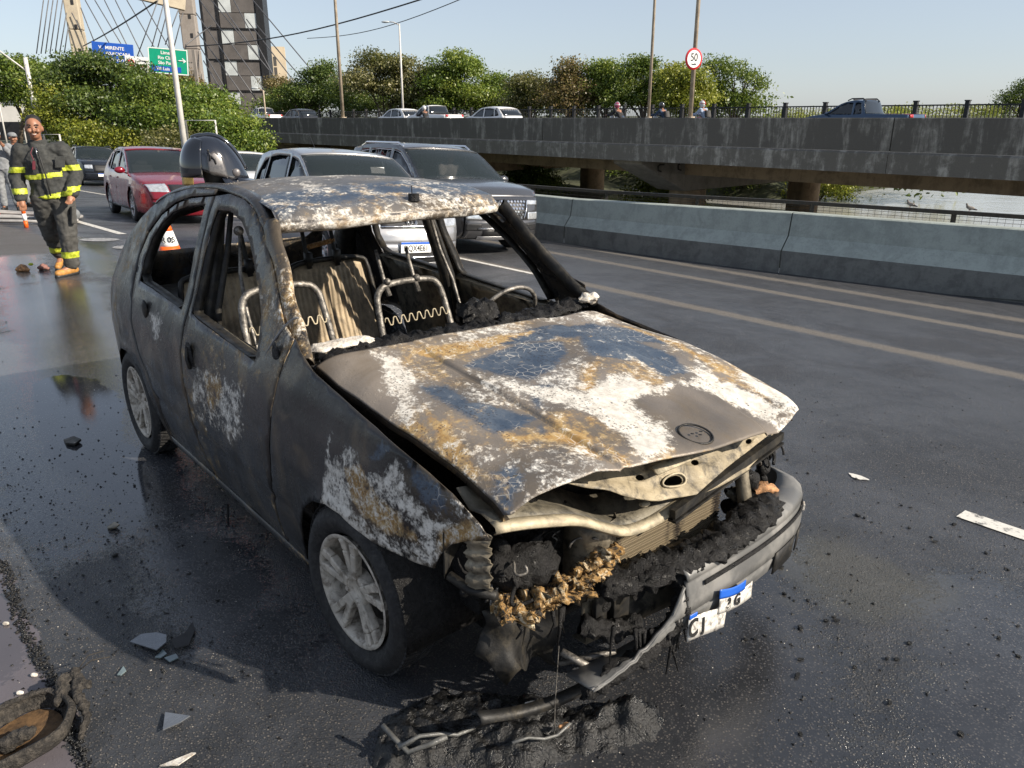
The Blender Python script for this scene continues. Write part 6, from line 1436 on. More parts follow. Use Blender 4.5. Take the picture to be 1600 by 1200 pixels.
# ================================================================ vegetation
def leaf_mat(name, c1, c2, c3):
    s = N(name); t = s.attr('tint'); c = s.mix(s.step(t, .0, .5), c1, c2); c = s.mix(s.step(t, .5, 1.), c, c3)
    d = s.n('ShaderNodeBsdfDiffuse'); tr = s.n('ShaderNodeBsdfTranslucent'); gl = s.n('ShaderNodeBsdfGlossy'); gl.inputs['Roughness'].default_value = .45; gl.inputs['Color'].default_value = (.5, .5, .5, 1)
    s.l(c, d.inputs[0]); s.l(s.mix(.5, c, (.16, .20, .02)), tr.inputs[0]); m1 = s.n('ShaderNodeMixShader'); m1.inputs[0].default_value = .38; s.l(d.outputs[0], m1.inputs[1]); s.l(tr.outputs[0], m1.inputs[2])
    m2 = s.n('ShaderNodeMixShader'); m2.inputs[0].default_value = .07; s.l(m1.outputs[0], m2.inputs[1]); s.l(gl.outputs[0], m2.inputs[2]); s.l(m2.outputs[0], s.o.inputs[0]); return s.m
ML = dict(dark=leaf_mat('dark_leaves', (.035, .065, .014), (.075, .12, .022), (.16, .21, .04)), mid=leaf_mat('green_leaves', (.055, .10, .014), (.12, .18, .022), (.23, .28, .045)),
          bright=leaf_mat('bright_leaves', (.08, .14, .018), (.16, .23, .030), (.28, .33, .055)), olive=leaf_mat('olive_leaves', (.075, .085, .022), (.16, .155, .045), (.34, .31, .15)),
          rusty=leaf_mat('rusty_leaves', (.09, .08, .025), (.19, .13, .055), (.30, .24, .10)), yellow=leaf_mat('yellow_green_leaves', (.12, .16, .018), (.23, .26, .025), (.38, .38, .06)))
M_bark = pm('bark', (.09, .07, .05), .9, 0, .3, 6, .6, 30)
def leaves(blobs, size, n, seed, flat=.35, cl=44):
    """n leaves gathered in clumps over the shells of ellipsoid blobs [(centre, (rx, ry, rz))]"""
    r = np.random.default_rng(seed); sub = []
    for c0, R0 in blobs:            # every mass is itself made of smaller uneven masses
        c0 = np.array(c0); R0 = np.array(R0)
        for q in range(11):
            d = r.normal(size=3); d /= np.linalg.norm(d); d[2] = abs(d[2]) if r.random() < .65 else d[2]; f = r.uniform(.24, .50); sub.append((c0 + d * R0 * r.uniform(.45, .86), R0 * f * np.array([1.15, 1.15, .85])))
    blobs = sub; vol = np.array([b[1][0] * b[1][2] for b in blobs]); vol = vol / vol.sum(); C = []; T = []; NR = []
    nc = max(30, n // cl)
    for b, f in zip(blobs, vol):
        k = max(2, int(nc * f)); d = r.normal(size=(k, 3)); d /= np.linalg.norm(d, axis=1)[:, None]; d[:, 2] = np.where(d[:, 2] < -.3, -d[:, 2], d[:, 2])
        rad = .55 + .5 * r.random(k) ** .6; C.append(np.array(b[0]) + d * np.array(b[1]) * rad[:, None]); NR.append(d)
        T.append(np.clip(.45 + .24 * r.normal() + .24 * r.normal(size=k), 0, 1))
    C = np.concatenate(C); T = np.concatenate(T); NR = np.concatenate(NR); k = len(C); per = max(1, n // k)
    cs = size * (1.5 + 2.0 * r.random(k)); P = np.repeat(C, per, 0) + np.clip(r.normal(size=(k * per, 3)), -1.5, 1.5) * np.repeat(cs, per)[:, None] * np.array([1, 1, .6]); t = np.clip(np.repeat(T, per) + r.normal(size=k * per) * .16, 0, 1)
    m = len(P); nn = r.normal(size=(m, 3)) + np.repeat(NR, per, 0) * .9 + np.array([0, 0, flat]); nn /= np.linalg.norm(nn, axis=1)[:, None]
    a = np.cross(nn, r.normal(size=(m, 3))); a /= np.linalg.norm(a, axis=1)[:, None]; b = np.cross(nn, a); s = (size * (.6 + .8 * r.random(m)))[:, None]
    V = np.stack([P - a * s * .5, P + b * s * .27 + nn * s * .06, P + a * s * .5, P - b * s * .27 + nn * s * .06], 1); return V, t
def plant(name, base, blobs, kind, size, n, label, cat, group=None, seed=0, trunk=.16, stems=1):
    b0 = Vector(base); e = empty(name, b0, 0, label, cat, group); bl = [(tuple(Vector(c) - b0), r) for c, r in blobs]
    V, t = leaves(bl, size * .86, int(n * 1.25), seed); fast_quads('crown', V, ML[kind], e, {'tint': t})
    rr = random.Random(seed); mb = MB(); cen = sum((Vector(c) for c, r in bl), Vector()) / len(bl); top = cen * .9; mid = top * .45 + Vector((rr.uniform(-.3, .3), rr.uniform(-.3, .3), 0))
    mid.x *= .6; mid.y *= .6
    mb.tube([(0, 0, -.4), mid * .5, mid, top], [trunk * 1.25, trunk, trunk * .8, trunk * .35], 8)
    mb.build('trunk', M_bark, e, True)
    for c, r_ in bl:
        c = Vector(c); mb = MB(); q = mid.lerp(c, .5) + Vector((rr.uniform(-.2, .2), rr.uniform(-.2, .2), .15)); mb.tube([mid * .9, q, c + Vector((0, 0, r_[2] * .4))], [trunk * .6, trunk * .4, trunk * .12], 6)
        for k in range(3): d = Vector((rr.uniform(-1, 1) * r_[0], rr.uniform(-1, 1) * r_[1], rr.uniform(.1, .9) * r_[2])) * .7; mb.tube([q, c + d * .5, c + d], [trunk * .3, trunk * .15, trunk * .05], 5)
        mb.build('branch', M_bark, e, True)
    return e
def B(c, rx, rz, ry=None): return (c, (rx, ry or rx, rz))
GA, GB, GC = 'roadside trees and bushes beyond the barrier', 'park trees behind the bridge', 'shrubs growing under the bridge'
# left mass
plant('broadleaf_tree', (-25.14, 49.0, 0.25), [B((-24.58, 49.0, 3.5), 2.2, 1.6), B((-25.99, 49.0, 3.04), 1.6, 1.3), B((-22.9, 49.0, 3.32), 1.9, 1.5), B((-23.79, 48.0, 1.89), 2.0, 1.6), B((-21.94, 48.0, 1.71), 1.7, 1.4), B((-25.42, 49.5, 4.47), 1.2, .9)], 'dark', .20, 30000, 'large dark green tree directly behind the firefighter, tallest of the left group', 'tree', GA, 1)
plant('broadleaf_tree', (-37.59, 62.0, 0.31), [B((-36.99, 62.0, 4.41), 2.4, 1.7), B((-35.38, 62.0, 4.1), 2.2, 1.6), B((-38.08, 62.0, 3.74), 2.0, 1.6), B((-33.88, 62.0, 4.41), 2.0, 1.3), B((-35.67, 62.0, 2.61), 2.4, 1.6)], 'mid', .22, 22000, 'green tree at the left edge behind the leaning lamp pole', 'tree', GA, 2)
plant('tall_shrub', (-26.33, 47.0, -0.59), [B((-26.1, 47.0, 2.57), 1.0, 1.1), B((-25.78, 47.0, 1.36), 1.3, 1.2), B((-24.9, 46.5, 0.67), 1.3, 1.0), B((-26.62, 47.0, 1.19), 1.0, 1.0)], 'yellow', .17, 11000, 'yellow-green bush just right of the firefighter head', 'shrub', GA, 3, .07)
plant('broadleaf_tree', (-20.26, 46.0, -0.36), [B((-20.03, 46.0, 2.39), 1.8, 1.3), B((-20.65, 45.0, 1.21), 1.7, 1.2), B((-18.86, 45.0, 1.38), 1.6, 1.3), B((-18.57, 46.0, 2.56), 1.4, 1.0)], 'mid', .18, 17000, 'rounded green tree above the red sedan roof', 'tree', GA, 4, .12)
plant('tall_shrub', (-21.72, 44.0, -0.71), [B((-22.21, 44.0, 0.5), 1.3, .9), B((-21.03, 44.0, 0.3), 1.3, .8), B((-23.12, 44.0, 0.3), 1.1, .8), B((-19.97, 44.0, 0.4), 1.2, .8)], 'yellow', .16, 10000, 'low yellow-green bushes between the black vehicle and the red sedan', 'shrub', GA, 5, .06)
plant('broadleaf_tree', (-32.57, 75.0, -0.55), [B((-31.54, 75.0, 4.43), 2.6, 1.3), B((-33.32, 75.0, 4.16), 2.0, 1.2), B((-29.88, 75.0, 3.89), 1.8, 1.4), B((-32.32, 75.0, 3.07), 2.6, 1.5)], 'rusty', .24, 12000, 'brownish tree under the green road sign', 'tree', GA, 6)
plant('tall_shrub', (-14.61, 39.0, -0.55), [B((-14.55, 39.0, 2.29), 1.0, .9), B((-13.83, 39.0, 2.0), 1.1, .9), B((-14.5, 38.5, 1.29), 1.3, 1.0), B((-13.28, 38.0, 1.15), 1.3, 1.0), B((-15.26, 39.0, 1.57), .9, .8)], 'bright', .16, 18000, 'bright green bush in front of the panelled tower', 'shrub', GA, 7, .08)
plant('tall_shrub', (-11.62, 35.0, -0.66), [B((-11.8, 35.0, 0.94), .95, .8), B((-11.07, 34.5, 0.3), .8, .8), B((-11.79, 34.5, 0.03), 1.1, .7)], 'bright', .15, 11000, 'bright green bush touching the left end of the bridge parapet', 'shrub', GA, 8, .06)
plant('tall_shrub', (-14.37, 36.0, -0.54), [B((-14.66, 36.0, 0.45), 1.2, .7), B((-13.5, 35.5, 0.26), 1.2, .7), B((-15.62, 37.0, 0.7), 1.0, .7), B((-12.06, 34.0, -0.25), .9, .6), B((-10.54, 33.0, -0.35), .6, .45)], 'olive', .14, 12000, 'brownish olive bush right behind the helmet', 'shrub', GA, 9, .05)
# park trees behind the bridge
plant('broadleaf_tree', (-23.3, 88.0, -1.28), [B((-23.52, 88.0, 3.94), 2.2, 1.4), B((-21.02, 88.0, 5.21), 2.0, 1.6), B((-19.74, 88.0, 5.97), 1.2, 1.3), B((-19.09, 88.0, 3.94), 2.4, 1.8), B((-21.87, 88.0, 3.3), 2.6, 1.6)], 'dark', .26, 15000, 'dark green tree left of the tall lamp pole on the bridge', 'tree', GB, 11)
plant('broadleaf_tree', (-27.79, 95.0, -1.52), [B((-26.98, 95.0, 5.14), 1.6, .8), B((-26.12, 95.0, 4.11), 1.8, .9)], 'rusty', .24, 4000, 'small rusty-leaved tree next to the beige building', 'tree', GB, 12)
plant('broadleaf_tree', (-12.33, 78.0, -0.94), [B((-12.55, 78.0, 6.21), 2.3, 1.3), B((-10.48, 78.0, 5.65), 2.4, 1.4), B((-13.86, 78.0, 4.25), 2.4, 1.7), B((-10.87, 78.0, 3.69), 2.8, 2.0), B((-8.43, 78.0, 4.53), 2.2, 1.8), B((-9.1, 78.0, 2.83), 2.4, 1.6)], 'olive', .26, 24000, 'wide olive tree with pale leaf tips behind the tall street lamp', 'tree', GB, 13)
plant('broadleaf_tree', (-16.93, 84.0, -1.14), [B((-16.57, 84.0, 4.14), 2.0, 1.6), B((-16.68, 84.0, 2.61), 2.6, 1.5), B((-14.72, 84.0, 2.49), 2.6, 1.4)], 'dark', .24, 9000, 'dark tree right behind the tall thin pole', 'tree', GB, 14)
plant('broadleaf_tree', (-5.41, 76.0, -0.87), [B((-5.82, 76.0, 6.09), 1.8, 1.3), B((-4.38, 76.0, 5.39), 1.8, 1.6), B((-6.17, 76.0, 4.19), 2.2, 1.8), B((-3.83, 76.0, 3.36), 2.4, 1.7), B((-5.91, 76.0, 2.64), 2.4, 1.4)], 'bright', .25, 20000, 'bright green tree above the white hatchback, tallest of the bright ones', 'tree', GB, 15)
plant('broadleaf_tree', (-1.54, 78.0, -0.94), [B((-1.93, 78.0, 4.25), 1.7, 1.3), B((-0.91, 78.0, 3.12), 1.9, 1.4), B((-3.03, 78.0, 2.66), 1.8, 1.2)], 'bright', .24, 10000, 'smaller bright green tree right of the tallest bright one', 'tree', GB, 16)
plant('broadleaf_tree', (1.66, 70.0, -0.66), [B((1.35, 70.0, 4.0), 1.6, 1.2), B((2.44, 70.0, 3.23), 1.8, 1.3), B((0.65, 70.0, 2.88), 1.4, 1.1)], 'olive', .22, 9000, 'olive tree over the left part of the picket railing', 'tree', GB, 17)
plant('broadleaf_tree', (4.7, 66.0, -0.52), [B((4.31, 66.0, 4.91), 1.0, 1.2), B((4.98, 66.0, 4.34), 1.3, 1.3), B((4.09, 66.0, 3.15), 1.8, 1.5), B((5.89, 66.0, 2.91), 1.6, 1.2)], 'rusty', .22, 12000, 'reddish brown vine-covered tree in the middle of the park row', 'tree', GB, 18)
plant('broadleaf_tree', (7.56, 66.0, -0.52), [B((7.09, 66.0, 5.05), 1.5, .9), B((7.88, 66.0, 4.34), 1.7, 1.2), B((6.91, 66.0, 3.15), 1.8, 1.4)], 'bright', .21, 10000, 'fresh green round-topped tree right of the reddish tree', 'tree', GB, 19)
plant('broadleaf_tree', (10.37, 64.0, -0.46), [B((10.06, 64.0, 5.18), 1.3, 1.1), B((9.38, 64.0, 4.03), 1.8, 1.4), B((10.88, 64.0, 3.8), 1.6, 1.4), B((8.7, 64.0, 2.87), 1.6, 1.2)], 'mid', .20, 13000, 'green tree behind the second thin pole with riders in front', 'tree', GB, 20)
plant('broadleaf_tree', (12.57, 60.0, -0.32), [B((11.78, 60.0, 4.32), 1.5, 1.1), B((12.98, 60.0, 3.67), 1.6, 1.3), B((12.11, 60.0, 2.8), 1.9, 1.2), B((14.21, 60.0, 2.8), 1.4, 1.0)], 'yellow', .19, 14000, 'yellow-green tree behind the speed limit sign', 'tree', GB, 21)
plant('broadleaf_tree', (16.66, 62.0, -0.39), [B((14.97, 62.0, 5.16), 1.1, .8), B((16.19, 62.0, 4.85), 1.3, .9), B((17.42, 62.0, 4.41), 1.0, .7), B((18.2, 62.0, 3.74), .8, .9), B((17.33, 62.0, 2.84), 1.4, .8), B((15.55, 62.0, 3.96), 1.0, .7)], 'mid', .19, 5200, 'sparse open-crowned tree at the right end of the park row', 'tree', GB, 22)
plant('broadleaf_tree', (130.14, 210.0, -0.75), [B((129.8, 210.0, 6.98), 3.2, 2.4), B((125.83, 210.0, 5.75), 3.0, 1.6), B((129.15, 210.0, 3.91), 5, 2.2), B((132.72, 210.0, 8.5), 4.5, 4.0)], 'dark', .6, 5000, 'dark tree on the far shore at the right edge', 'tree', None, 23, .3)
V = []; T = []
for k, (px_, c) in enumerate([((190.02, 420.0, 3.6), 0), ((211.21, 430.0, 4.28), 0), ((233.22, 440.0, 4.66), 0), ((244.74, 430.0, 4.28), 0), ((252.15, 420.0, 4.22), 0), ((186.14, 450.0, 3.07), 0), ((175.96, 460.0, 2.76), 0), ((164.88, 480.0, 2.81), 0)]):
    v_, t_ = leaves([B(px_, 14, 2.6)], .9, 1400, 50 + k); V.append(v_); T.append(t_)
o = fast_quads('far_shore_wood', np.concatenate(V), ML['yellow'], None, {'tint': np.concatenate(T)}); tag(o, 'low yellow-green scrub on the far shore seen through the railing', 'woodland', None, 'stuff')
V = []; T = []
for k, (p_, q_) in enumerate([(x_, z_) for x_, z_ in zip([(-25.8, 92.0, 2.56), (-22.92, 92.0, 2.69), (-18.91, 90.0, 2.8), (-15.06, 88.0, 2.78), (-11.38, 86.0, 2.76), (-7.84, 84.0, 2.73), (-4.47, 82.0, 2.59), (-1.25, 80.0, 2.57), (1.18, 76.0, 2.75), (3.45, 74.0, 2.72), (5.88, 72.0, 2.8), (8.16, 70.0, 2.77), (10.57, 68.0, 2.84), (12.57, 66.0, 2.72), (14.66, 65.0, 2.61), (16.69, 64.0, 2.4)], [1.2, 1.6, 1.8, 1.9, 2.0, 1.8, 1.6, 1.7, 1.6, 1.5, 1.6, 1.7, 1.7, 1.5, 1.3, .8])]):
    v_, t_ = leaves([B(p_, 3.0, q_)], .26, 2600, 200 + k); V.append(v_); T.append(t_)
o = fast_quads('park_undergrowth', np.concatenate(V), ML['mid'], None, {'tint': np.concatenate(T)}); tag(o, 'green undergrowth filling the gaps under the park trees behind the bridge', 'undergrowth', None, 'stuff')
# dense growth below the bridge
for k, (u, v, w_, h_, kd, lb) in enumerate([(27, 41.5, 2.0, 1.7, 'mid', 'green shrub under the bridge right of the left column'), (31.5, 42, 2.6, 2.0, 'dark', 'dark shrub deep under the bridge'), (37, 42, 2.8, 2.1, 'bright', 'bright shrub under the bridge beside the grey utility vehicle'), (43, 43, 3.2, 2.3, 'dark', 'dark shrub under the left half of the bridge'),
      (50, 43, 3.4, 2.3, 'mid', 'shrub under the bridge behind the grey utility vehicle roof'), (22.5, 42.5, 1.9, 1.5, 'yellow', 'yellow-green shrub by the river beside the far pier column'), (58, 44, 3.5, 2.4, 'dark', 'dark shrub under the far left span'), (24, 30.5, 1.3, .9, 'yellow', 'small bright shrub just right of the near pier column'), (33, 30, 1.6, 1.0, 'mid', 'leafy shrub just above the barrier under the bridge'), (38.5, 28, 1.7, 1.1, 'bright', 'bright leafy shrub over the bonnet of the grey utility vehicle')]):
    c = UV(u, v, -1.6 if v > 35 else -1.9); plant('shrub', (c.x, c.y, -3.2), [B(tuple(c), w_, h_, w_ * .9), B((c.x + w_ * .6, c.y, c.z - .3), w_ * .7, h_ * .7)], kd, .17, 6500, lb, 'shrub', GC, 70 + k, .06)
c = []
for u in np.linspace(18, 75, 26): p = UV(u, 48 + 2 * sin(u), -1.2); c.append(B(tuple(p), 2.4, 2.0))
V, t = leaves(c, .32, 26000, 99); o = fast_quads('undergrowth', V, ML['dark'], None, {'tint': t}); tag(o, 'dark tangled undergrowth behind the bridge columns', 'undergrowth', None, 'stuff')
c = []
for u in np.linspace(22, 90, 40): p = UV(u, bv(u) + 5.5 + .06 * u + sin(u) * .6, -2.3 + .3 * sin(u * 1.7)); c.append(B(tuple(p), 1.6, .9))
V, t = leaves(c, .20, 22000, 98); o = fast_quads('bank_scrub', V, ML['mid'], None, {'tint': t}); tag(o, 'low green scrub covering the bank between barrier and bridge', 'scrub', None, 'stuff')

# ================================================================ pylons, cables, tower, signs, lamps
M_pyl = stained_concrete('sunlit_concrete', (.46, .40, .30), (.30, .25, .19), .5, .8, .3).m; M_pylg = stained_concrete('grey_pylon_concrete', (.27, .24, .215), (.17, .15, .135), .5, .8, .3).m
def tapered(mb, a, b, wa, wb, ta, tb, rz=0):
    M_ = Matrix.Rotation(rz, 3, 'Z'); V = []
    for p, w_, t_ in ((a, wa, ta), (b, wb, tb)): V += [Vector(p) + M_ @ Vector((sx * w_ / 2, sy * t_ / 2, 0)) for sx, sy in ((-1, -1), (1, -1), (1, 1), (-1, 1))]
    return mb.add(V, [(3, 2, 1, 0), (4, 5, 6, 7), (0, 1, 5, 4), (1, 2, 6, 5), (2, 3, 7, 6), (3, 0, 4, 7)])
g1 = Vector((-51.38, 100.0, 9.23)); g1 = Vector((g1.x, g1.y, -2)); e = empty('bridge_pylon', g1, .3, 'sunlit cream concrete pylon of the cable-stayed bridge at the top left', 'pylon', 'pylons of the cable-stayed bridge')
for k in range(9): mb = MB(); z0 = 4.5 * k; tapered(mb, (-.0 * k, 0, z0 + .03), (0, 0, z0 + 4.5), 1.55 - .01 * k, 1.54 - .01 * k, 1.9, 1.9); mb.build('pylon_segment', M_pyl, e, bevel=.12)
for k in range(10): mb = MB(); mb.box((.2, -.97, 6 + 2.6 * k), (.28, .1, .5)); mb.build('cable_socket', M_blk, e)
g2 = Vector((-41.05, 108.0, 5.22)); g2 = Vector((g2.x, g2.y, -2)); e = empty('bridge_pylon', g2, .2, 'grey concrete pylon beside the panelled tower', 'pylon', 'pylons of the cable-stayed bridge')
for k in range(9): mb = MB(); z0 = 4.0 * k; tapered(mb, (0, 0, z0 + .03), (0, 0, z0 + 4.0), 1.85, 1.84, 2.0, 2.0); mb.build('pylon_segment', M_pylg, e, bevel=.12)
for k in range(11): mb = MB(); mb.box((.35, -1.02, 7 + 2.2 * k), (.28, .1, .5)); mb.build('cable_socket', M_blk, e)
mb = MB(); mb.bar((-40.51, 106.0, 14.94), (-51.05, 100.0, 17.14), 1.0, 1.3); o = mb.build('pylon_crossbeam', M_pyl, None, bevel=.05); tag(o, 'sunlit concrete crossbeam joining the two pylons', 'beam')
M_cab = pm('cable_sheath', (.10, .10, .105), .5, .1); M_wire = pm('power_wire', (.03, .03, .03), .6)
L1 = [((68, 0), (57, 84)), ((76, 0), (64, 84)), ((83, 0), (71, 84)), ((90, 0), (78, 84)), ((98, 0), (86, 84)), ((104, 20), (93, 84)), ((107, 40), (101, 80)), ((126, 12), (150, 72)), ((133, 0), (182, 88)), ((148, 0), (205, 95)), ((163, 0), (222, 118)), ((180, 0), (240, 122)), ((198, 0), (300, 175)), ((218, -6), (330, 190)), ((112, 20), (128, 50)), ((117, 48), (135, 75))]
ORD = 'first second third fourth fifth sixth seventh eighth ninth tenth eleventh twelfth thirteenth fourteenth fifteenth sixteenth seventeenth eighteenth nineteenth twentieth'.split()
CB = [((-53.54, 98.0, 14.47), (-55.48, 98.0, 8.81)), ((-52.96, 98.0, 14.47), (-54.95, 98.0, 8.81)), ((-52.45, 98.0, 14.47), (-54.43, 98.0, 8.81)), ((-51.93, 98.0, 14.47), (-53.91, 98.0, 8.81)), ((-51.35, 98.0, 14.47), (-53.31, 98.0, 8.81)), ((-51.16, 98.0, 13.15), (-52.79, 98.0, 8.81)), ((-51.19, 98.0, 11.8), (-52.14, 98.0, 9.08)), ((-49.44, 98.0, 13.68), (-48.39, 98.0, 9.63)), ((-48.79, 98.0, 14.47), (-46.19, 98.0, 8.53)), ((-47.69, 98.0, 14.47), (-44.55, 98.0, 8.05)), ((-46.59, 98.0, 14.47), (-43.52, 98.0, 6.45)), ((-45.35, 98.0, 14.47), (-42.21, 98.0, 6.16)), ((-44.03, 98.0, 14.47), (-38.19, 98.0, 2.4)), ((-42.51, 98.0, 14.87), (-36.04, 98.0, 1.31)), ((-50.57, 98.0, 13.15), (-49.76, 98.0, 11.13)), ((-40.45, 98.0, 14.47), (-43.92, 98.0, 8.25)), ((-39.84, 98.0, 14.14), (-42.5, 98.0, 8.25)), ((-39.28, 98.0, 13.94), (-41.4, 98.0, 9.08)), ((-38.25, 98.0, 13.48), (-40.33, 98.0, 9.77)), ((-37.78, 98.0, 13.15), (-39.53, 98.0, 9.08))]; od = sorted(range(len(CB)), key=lambda i: CB[i][1][0])
for i_, (p_, q_) in enumerate(CB):
    mb = MB(); mb.tube([p_, q_], .06, 5); tag(mb.build('stay_cable', M_cab, None, True), 'thin dark stay cable near the cream pylon, its lower end ' + ORD[od.index(i_)] + ' from the left', 'cable', 'stay cables of the cream pylon')
CB = [((-31.44, 104.0, 15.25), (-18.9, 96.0, 1.82)), ((-31.34, 104.0, 12.56), (-20.98, 96.0, 2.03)), ((-32.45, 104.0, 13.13), (-22.48, 96.0, 2.03)), ((-33.77, 104.0, 15.25), (-25.47, 96.0, 2.03)), ((-35.71, 104.0, 15.25), (-28.93, 96.0, 8.26)), ((-36.48, 104.0, 15.25), (-23.99, 96.0, 1.89)), ((-37.88, 104.0, 15.25), (-26.96, 96.0, 2.17)), ((-38.53, 104.0, 13.84), (-29.78, 96.0, 3.79)), ((-38.58, 104.0, 11.7), (-31.23, 96.0, 4.14)), ((-38.55, 104.0, 10.11), (-33.34, 96.0, 5.18)), ((-38.3, 104.0, 8.43), (-33.75, 96.0, 4.83)), ((-36.84, 104.0, 12.42), (-37.17, 96.0, 9.6))]; od = sorted(range(len(CB)), key=lambda i: CB[i][1][0])
for i_, (p_, q_) in enumerate(CB):
    mb = MB(); mb.tube([p_, q_], .07, 5); tag(mb.build('stay_cable', M_cab, None, True), 'grey stay cable slanting across the tower, its lower end ' + ORD[od.index(i_)] + ' from the left', 'cable', 'stay cables of the grey pylon')
for k, (p_, q_, r_) in enumerate([((-30.23, 78.0, 7.97), (-3.87, 52.0, 8.99), 0.05), ((-20.36, 84.0, 9.21), (-1.55, 52.0, 9.13), 0.03), ((-45.81, 90.0, 8.99), (-24.87, 60.0, 9.46), 0.06)]):
    P = [Vector(p_).lerp(Vector(q_), t) - Vector((0, 0, 1.2 * sin(pi * t) * (.6 if k < 2 else .1))) for t in np.linspace(0, 1, 16)]
    mb = MB(); mb.tube(P, r_, 5); tag(mb.build('power_line', M_wire, None, True), ['thick dark wire rising to the right above the bridge', 'thinner lower wire rising to the right above the bridge', 'dark wire from the cream pylon up to the white lamp pole'][k], 'wire')
# panelled tower
M_pan = pm('dark_panel', (.105, .095, .09), .7, .1, .2, .6); M_panl = pm('pale_panel', (.50, .53, .53), .4, .1, .12, .8); M_dk = pm('tower_frame', (.018, .018, .02), .5, .3)
tw = Vector((-42.45, 120.0, 3.42)); tw.z = -1; e = empty('panelled_tower', tw, radians(10), 'dark panelled tower with scattered pale square panels', 'tower')
mb = MB(); mb.box((2.9, 3.3, 14), (8.6, 6, 32)); mb.build('tower_core', M_dk, e)
import itertools
pale = {0: None}
for k in range(8):
    z0 = 2.3 + 4.15 * k
    mb = MB(); mb.box((-.05, .24, z0 + 2.05), (2.0, .12, 3.85)); mb.build('panel', M_pan, e)
    for j in (0, 1):
        zz = z0 + 1.05 + 2.0 * j
        w0 = 3.3 if True else 0; lit_first = (j == 1)
        xs = [(1.15, 2.85), (2.85, 6.05)] if lit_first else [(1.15, 4.55), (4.55, 6.15)]
        for (xa, xb), pl_ in zip(xs, (lit_first, not lit_first)):
            mb = MB(); mb.box(((xa + xb) / 2, .22, zz), (xb - xa - .05, .14, 1.92)); mb.build('pale_panel' if pl_ else 'panel', M_panl if pl_ else M_pan, e)
    mb = MB(); mb.box((3.2, .12, z0 - .05), (6.4, .3, .12)); mb.build('floor_edge', M_dk, e)
mb = MB(); mb.box((-1.15, 1.2, 14), (.25, 2.2, 32)); mb.box((.98, .15, 14), (.22, .3, 32)); mb.box((6.35, .15, 14), (.3, .3, 32)); mb.build('corner_post', M_dk, e)
# beige block
bb = Vector((-68.41, 230.0, 7.47)); e = empty('beige_building', (bb.x, bb.y, 0), .25, 'beige apartment block with narrow dark window strips', 'building'); M_beige = pm('beige_render', (.52, .43, .31), .85, 0, .08, .3); M_win = pm('window_dark', (.07, .065, .06), .4)
mb = MB(); mb.box((1.0, 5, 10.5), (10, 9, 19.5)); mb.build('wall', M_beige, e); mb = MB(); mb.box((-2.0, 5, 21.8), (5, 7, 3.0)); mb.build('roof_block', M_beige, e)
for x in (-.8, .8, 3.2):
    for k in range(6): mb = MB(); mb.box((x, .48, 3 + 2.7 * k), (.75 if x > 0 else 1.2, .12, 2.3)); mb.build('window', M_win, e)
w0 = Vector((-58.57, 95.0, 1.32)); e = empty('white_building', (w0.x, w0.y, 0), .1, 'white building above a dark underpass block at the left edge', 'building'); M_wall = pm('white_render', (.60, .58, .54), .8, 0, .08, .5)
mb = MB(); mb.box((-3, 4, 3.6), (10, 7, 4.6)); mb.build('wall', M_wall, e); mb = MB(); mb.box((-3, 1.5, .3), (11, 6, 2.0)); mb.build('dark_underpass', M_dk, e)  # dark solid block standing in for the shaded opening of the underpass
for k in range(4): mb = MB(); mb.box((-6 + 2.2 * k, .44, 3.9), (1.5, .12, 1.4)); mb.build('window', pm('grey_window', (.25, .27, .28), .3), e)
k0 = Vector((-27.6, 100.0, 3.14)); e = empty('kiosk', (k0.x, k0.y, .3), .15, 'small white kiosk with a wide dark roof behind the bridge cars', 'kiosk')
mb = MB(); mb.box((0, 0, .9), (4.2, 3, 2.6)); mb.build('wall', pm('grey_render', (.22, .22, .22), .8), e, bevel=.02); mb = MB(); mb.box((.2, -1.6, 1.4), (3.0, .15, .9)); mb.build('front_board', M_wall, e); mb = MB(); mb.lathe([(.01, 3.5), (2.4, 3.35), (3.3, 3.0), (3.2, 2.9), (.01, 2.8)], 20, 'z'); mb.build('roof', M_dk, e)
for x in (-1.9, 2.0): mb = MB(); mb.tube([(x, -1.5, -.5), (x, -1.5, 2.9)], .08, 6); mb.build('post', M_alloy2, e)
# road signs
M_sb = pm('sign_blue', (.012, .085, .42), .5, 0, .06); M_sg = pm('sign_green', (.0, .30, .17), .5, 0, .06); M_sw = pm('sign_white', (.78, .78, .76), .5, 0, .04); M_srd = pm('sign_red', (.55, .02, .03), .5, 0, .05)
def board(name, c, w_, h_, rz, m, rows, label, group, border=True, tilt=0):
    e = empty(name, c, rz, label, 'road sign', group); e.rotation_euler = (0, tilt, rz)
    mb = MB(); mb.box((0, 0, 0), (w_, .08, h_)); mb.build('board', m, e, bevel=.02)
    if border:
        mb = MB()
        for s_ in (-1, 1): mb.box((0, -.045, s_ * (h_ / 2 - .05)), (w_ - .04, .02, .07)); mb.box((s_ * (w_ / 2 - .05), -.045, 0), (.07, .02, h_ - .16))
        mb.build('border', M_sw, e)
    for t_, x, z, sz, mm, al in rows: text('lettering', t_, sz, mm, e, (x, -.055, z), frame((1, 0, 0), (0, 0, 1)), .005, 1.0, .006, al)
    return e
board('blue_road_sign', (-33.23, 70.0, 6.79), 3.15, 1.65, .25, M_sb, [('V.  MIRENTE', -.1, .42, .36, M_sw, 'CENTER'), ('R.  PIRACICABA', .15, -.02, .34, M_sw, 'CENTER'), ('CENTRO', .2, -.5, .3, M_sw, 'CENTER')], 'blue direction sign lettered PIRACICABA half hidden by leaves', None, False, radians(4))
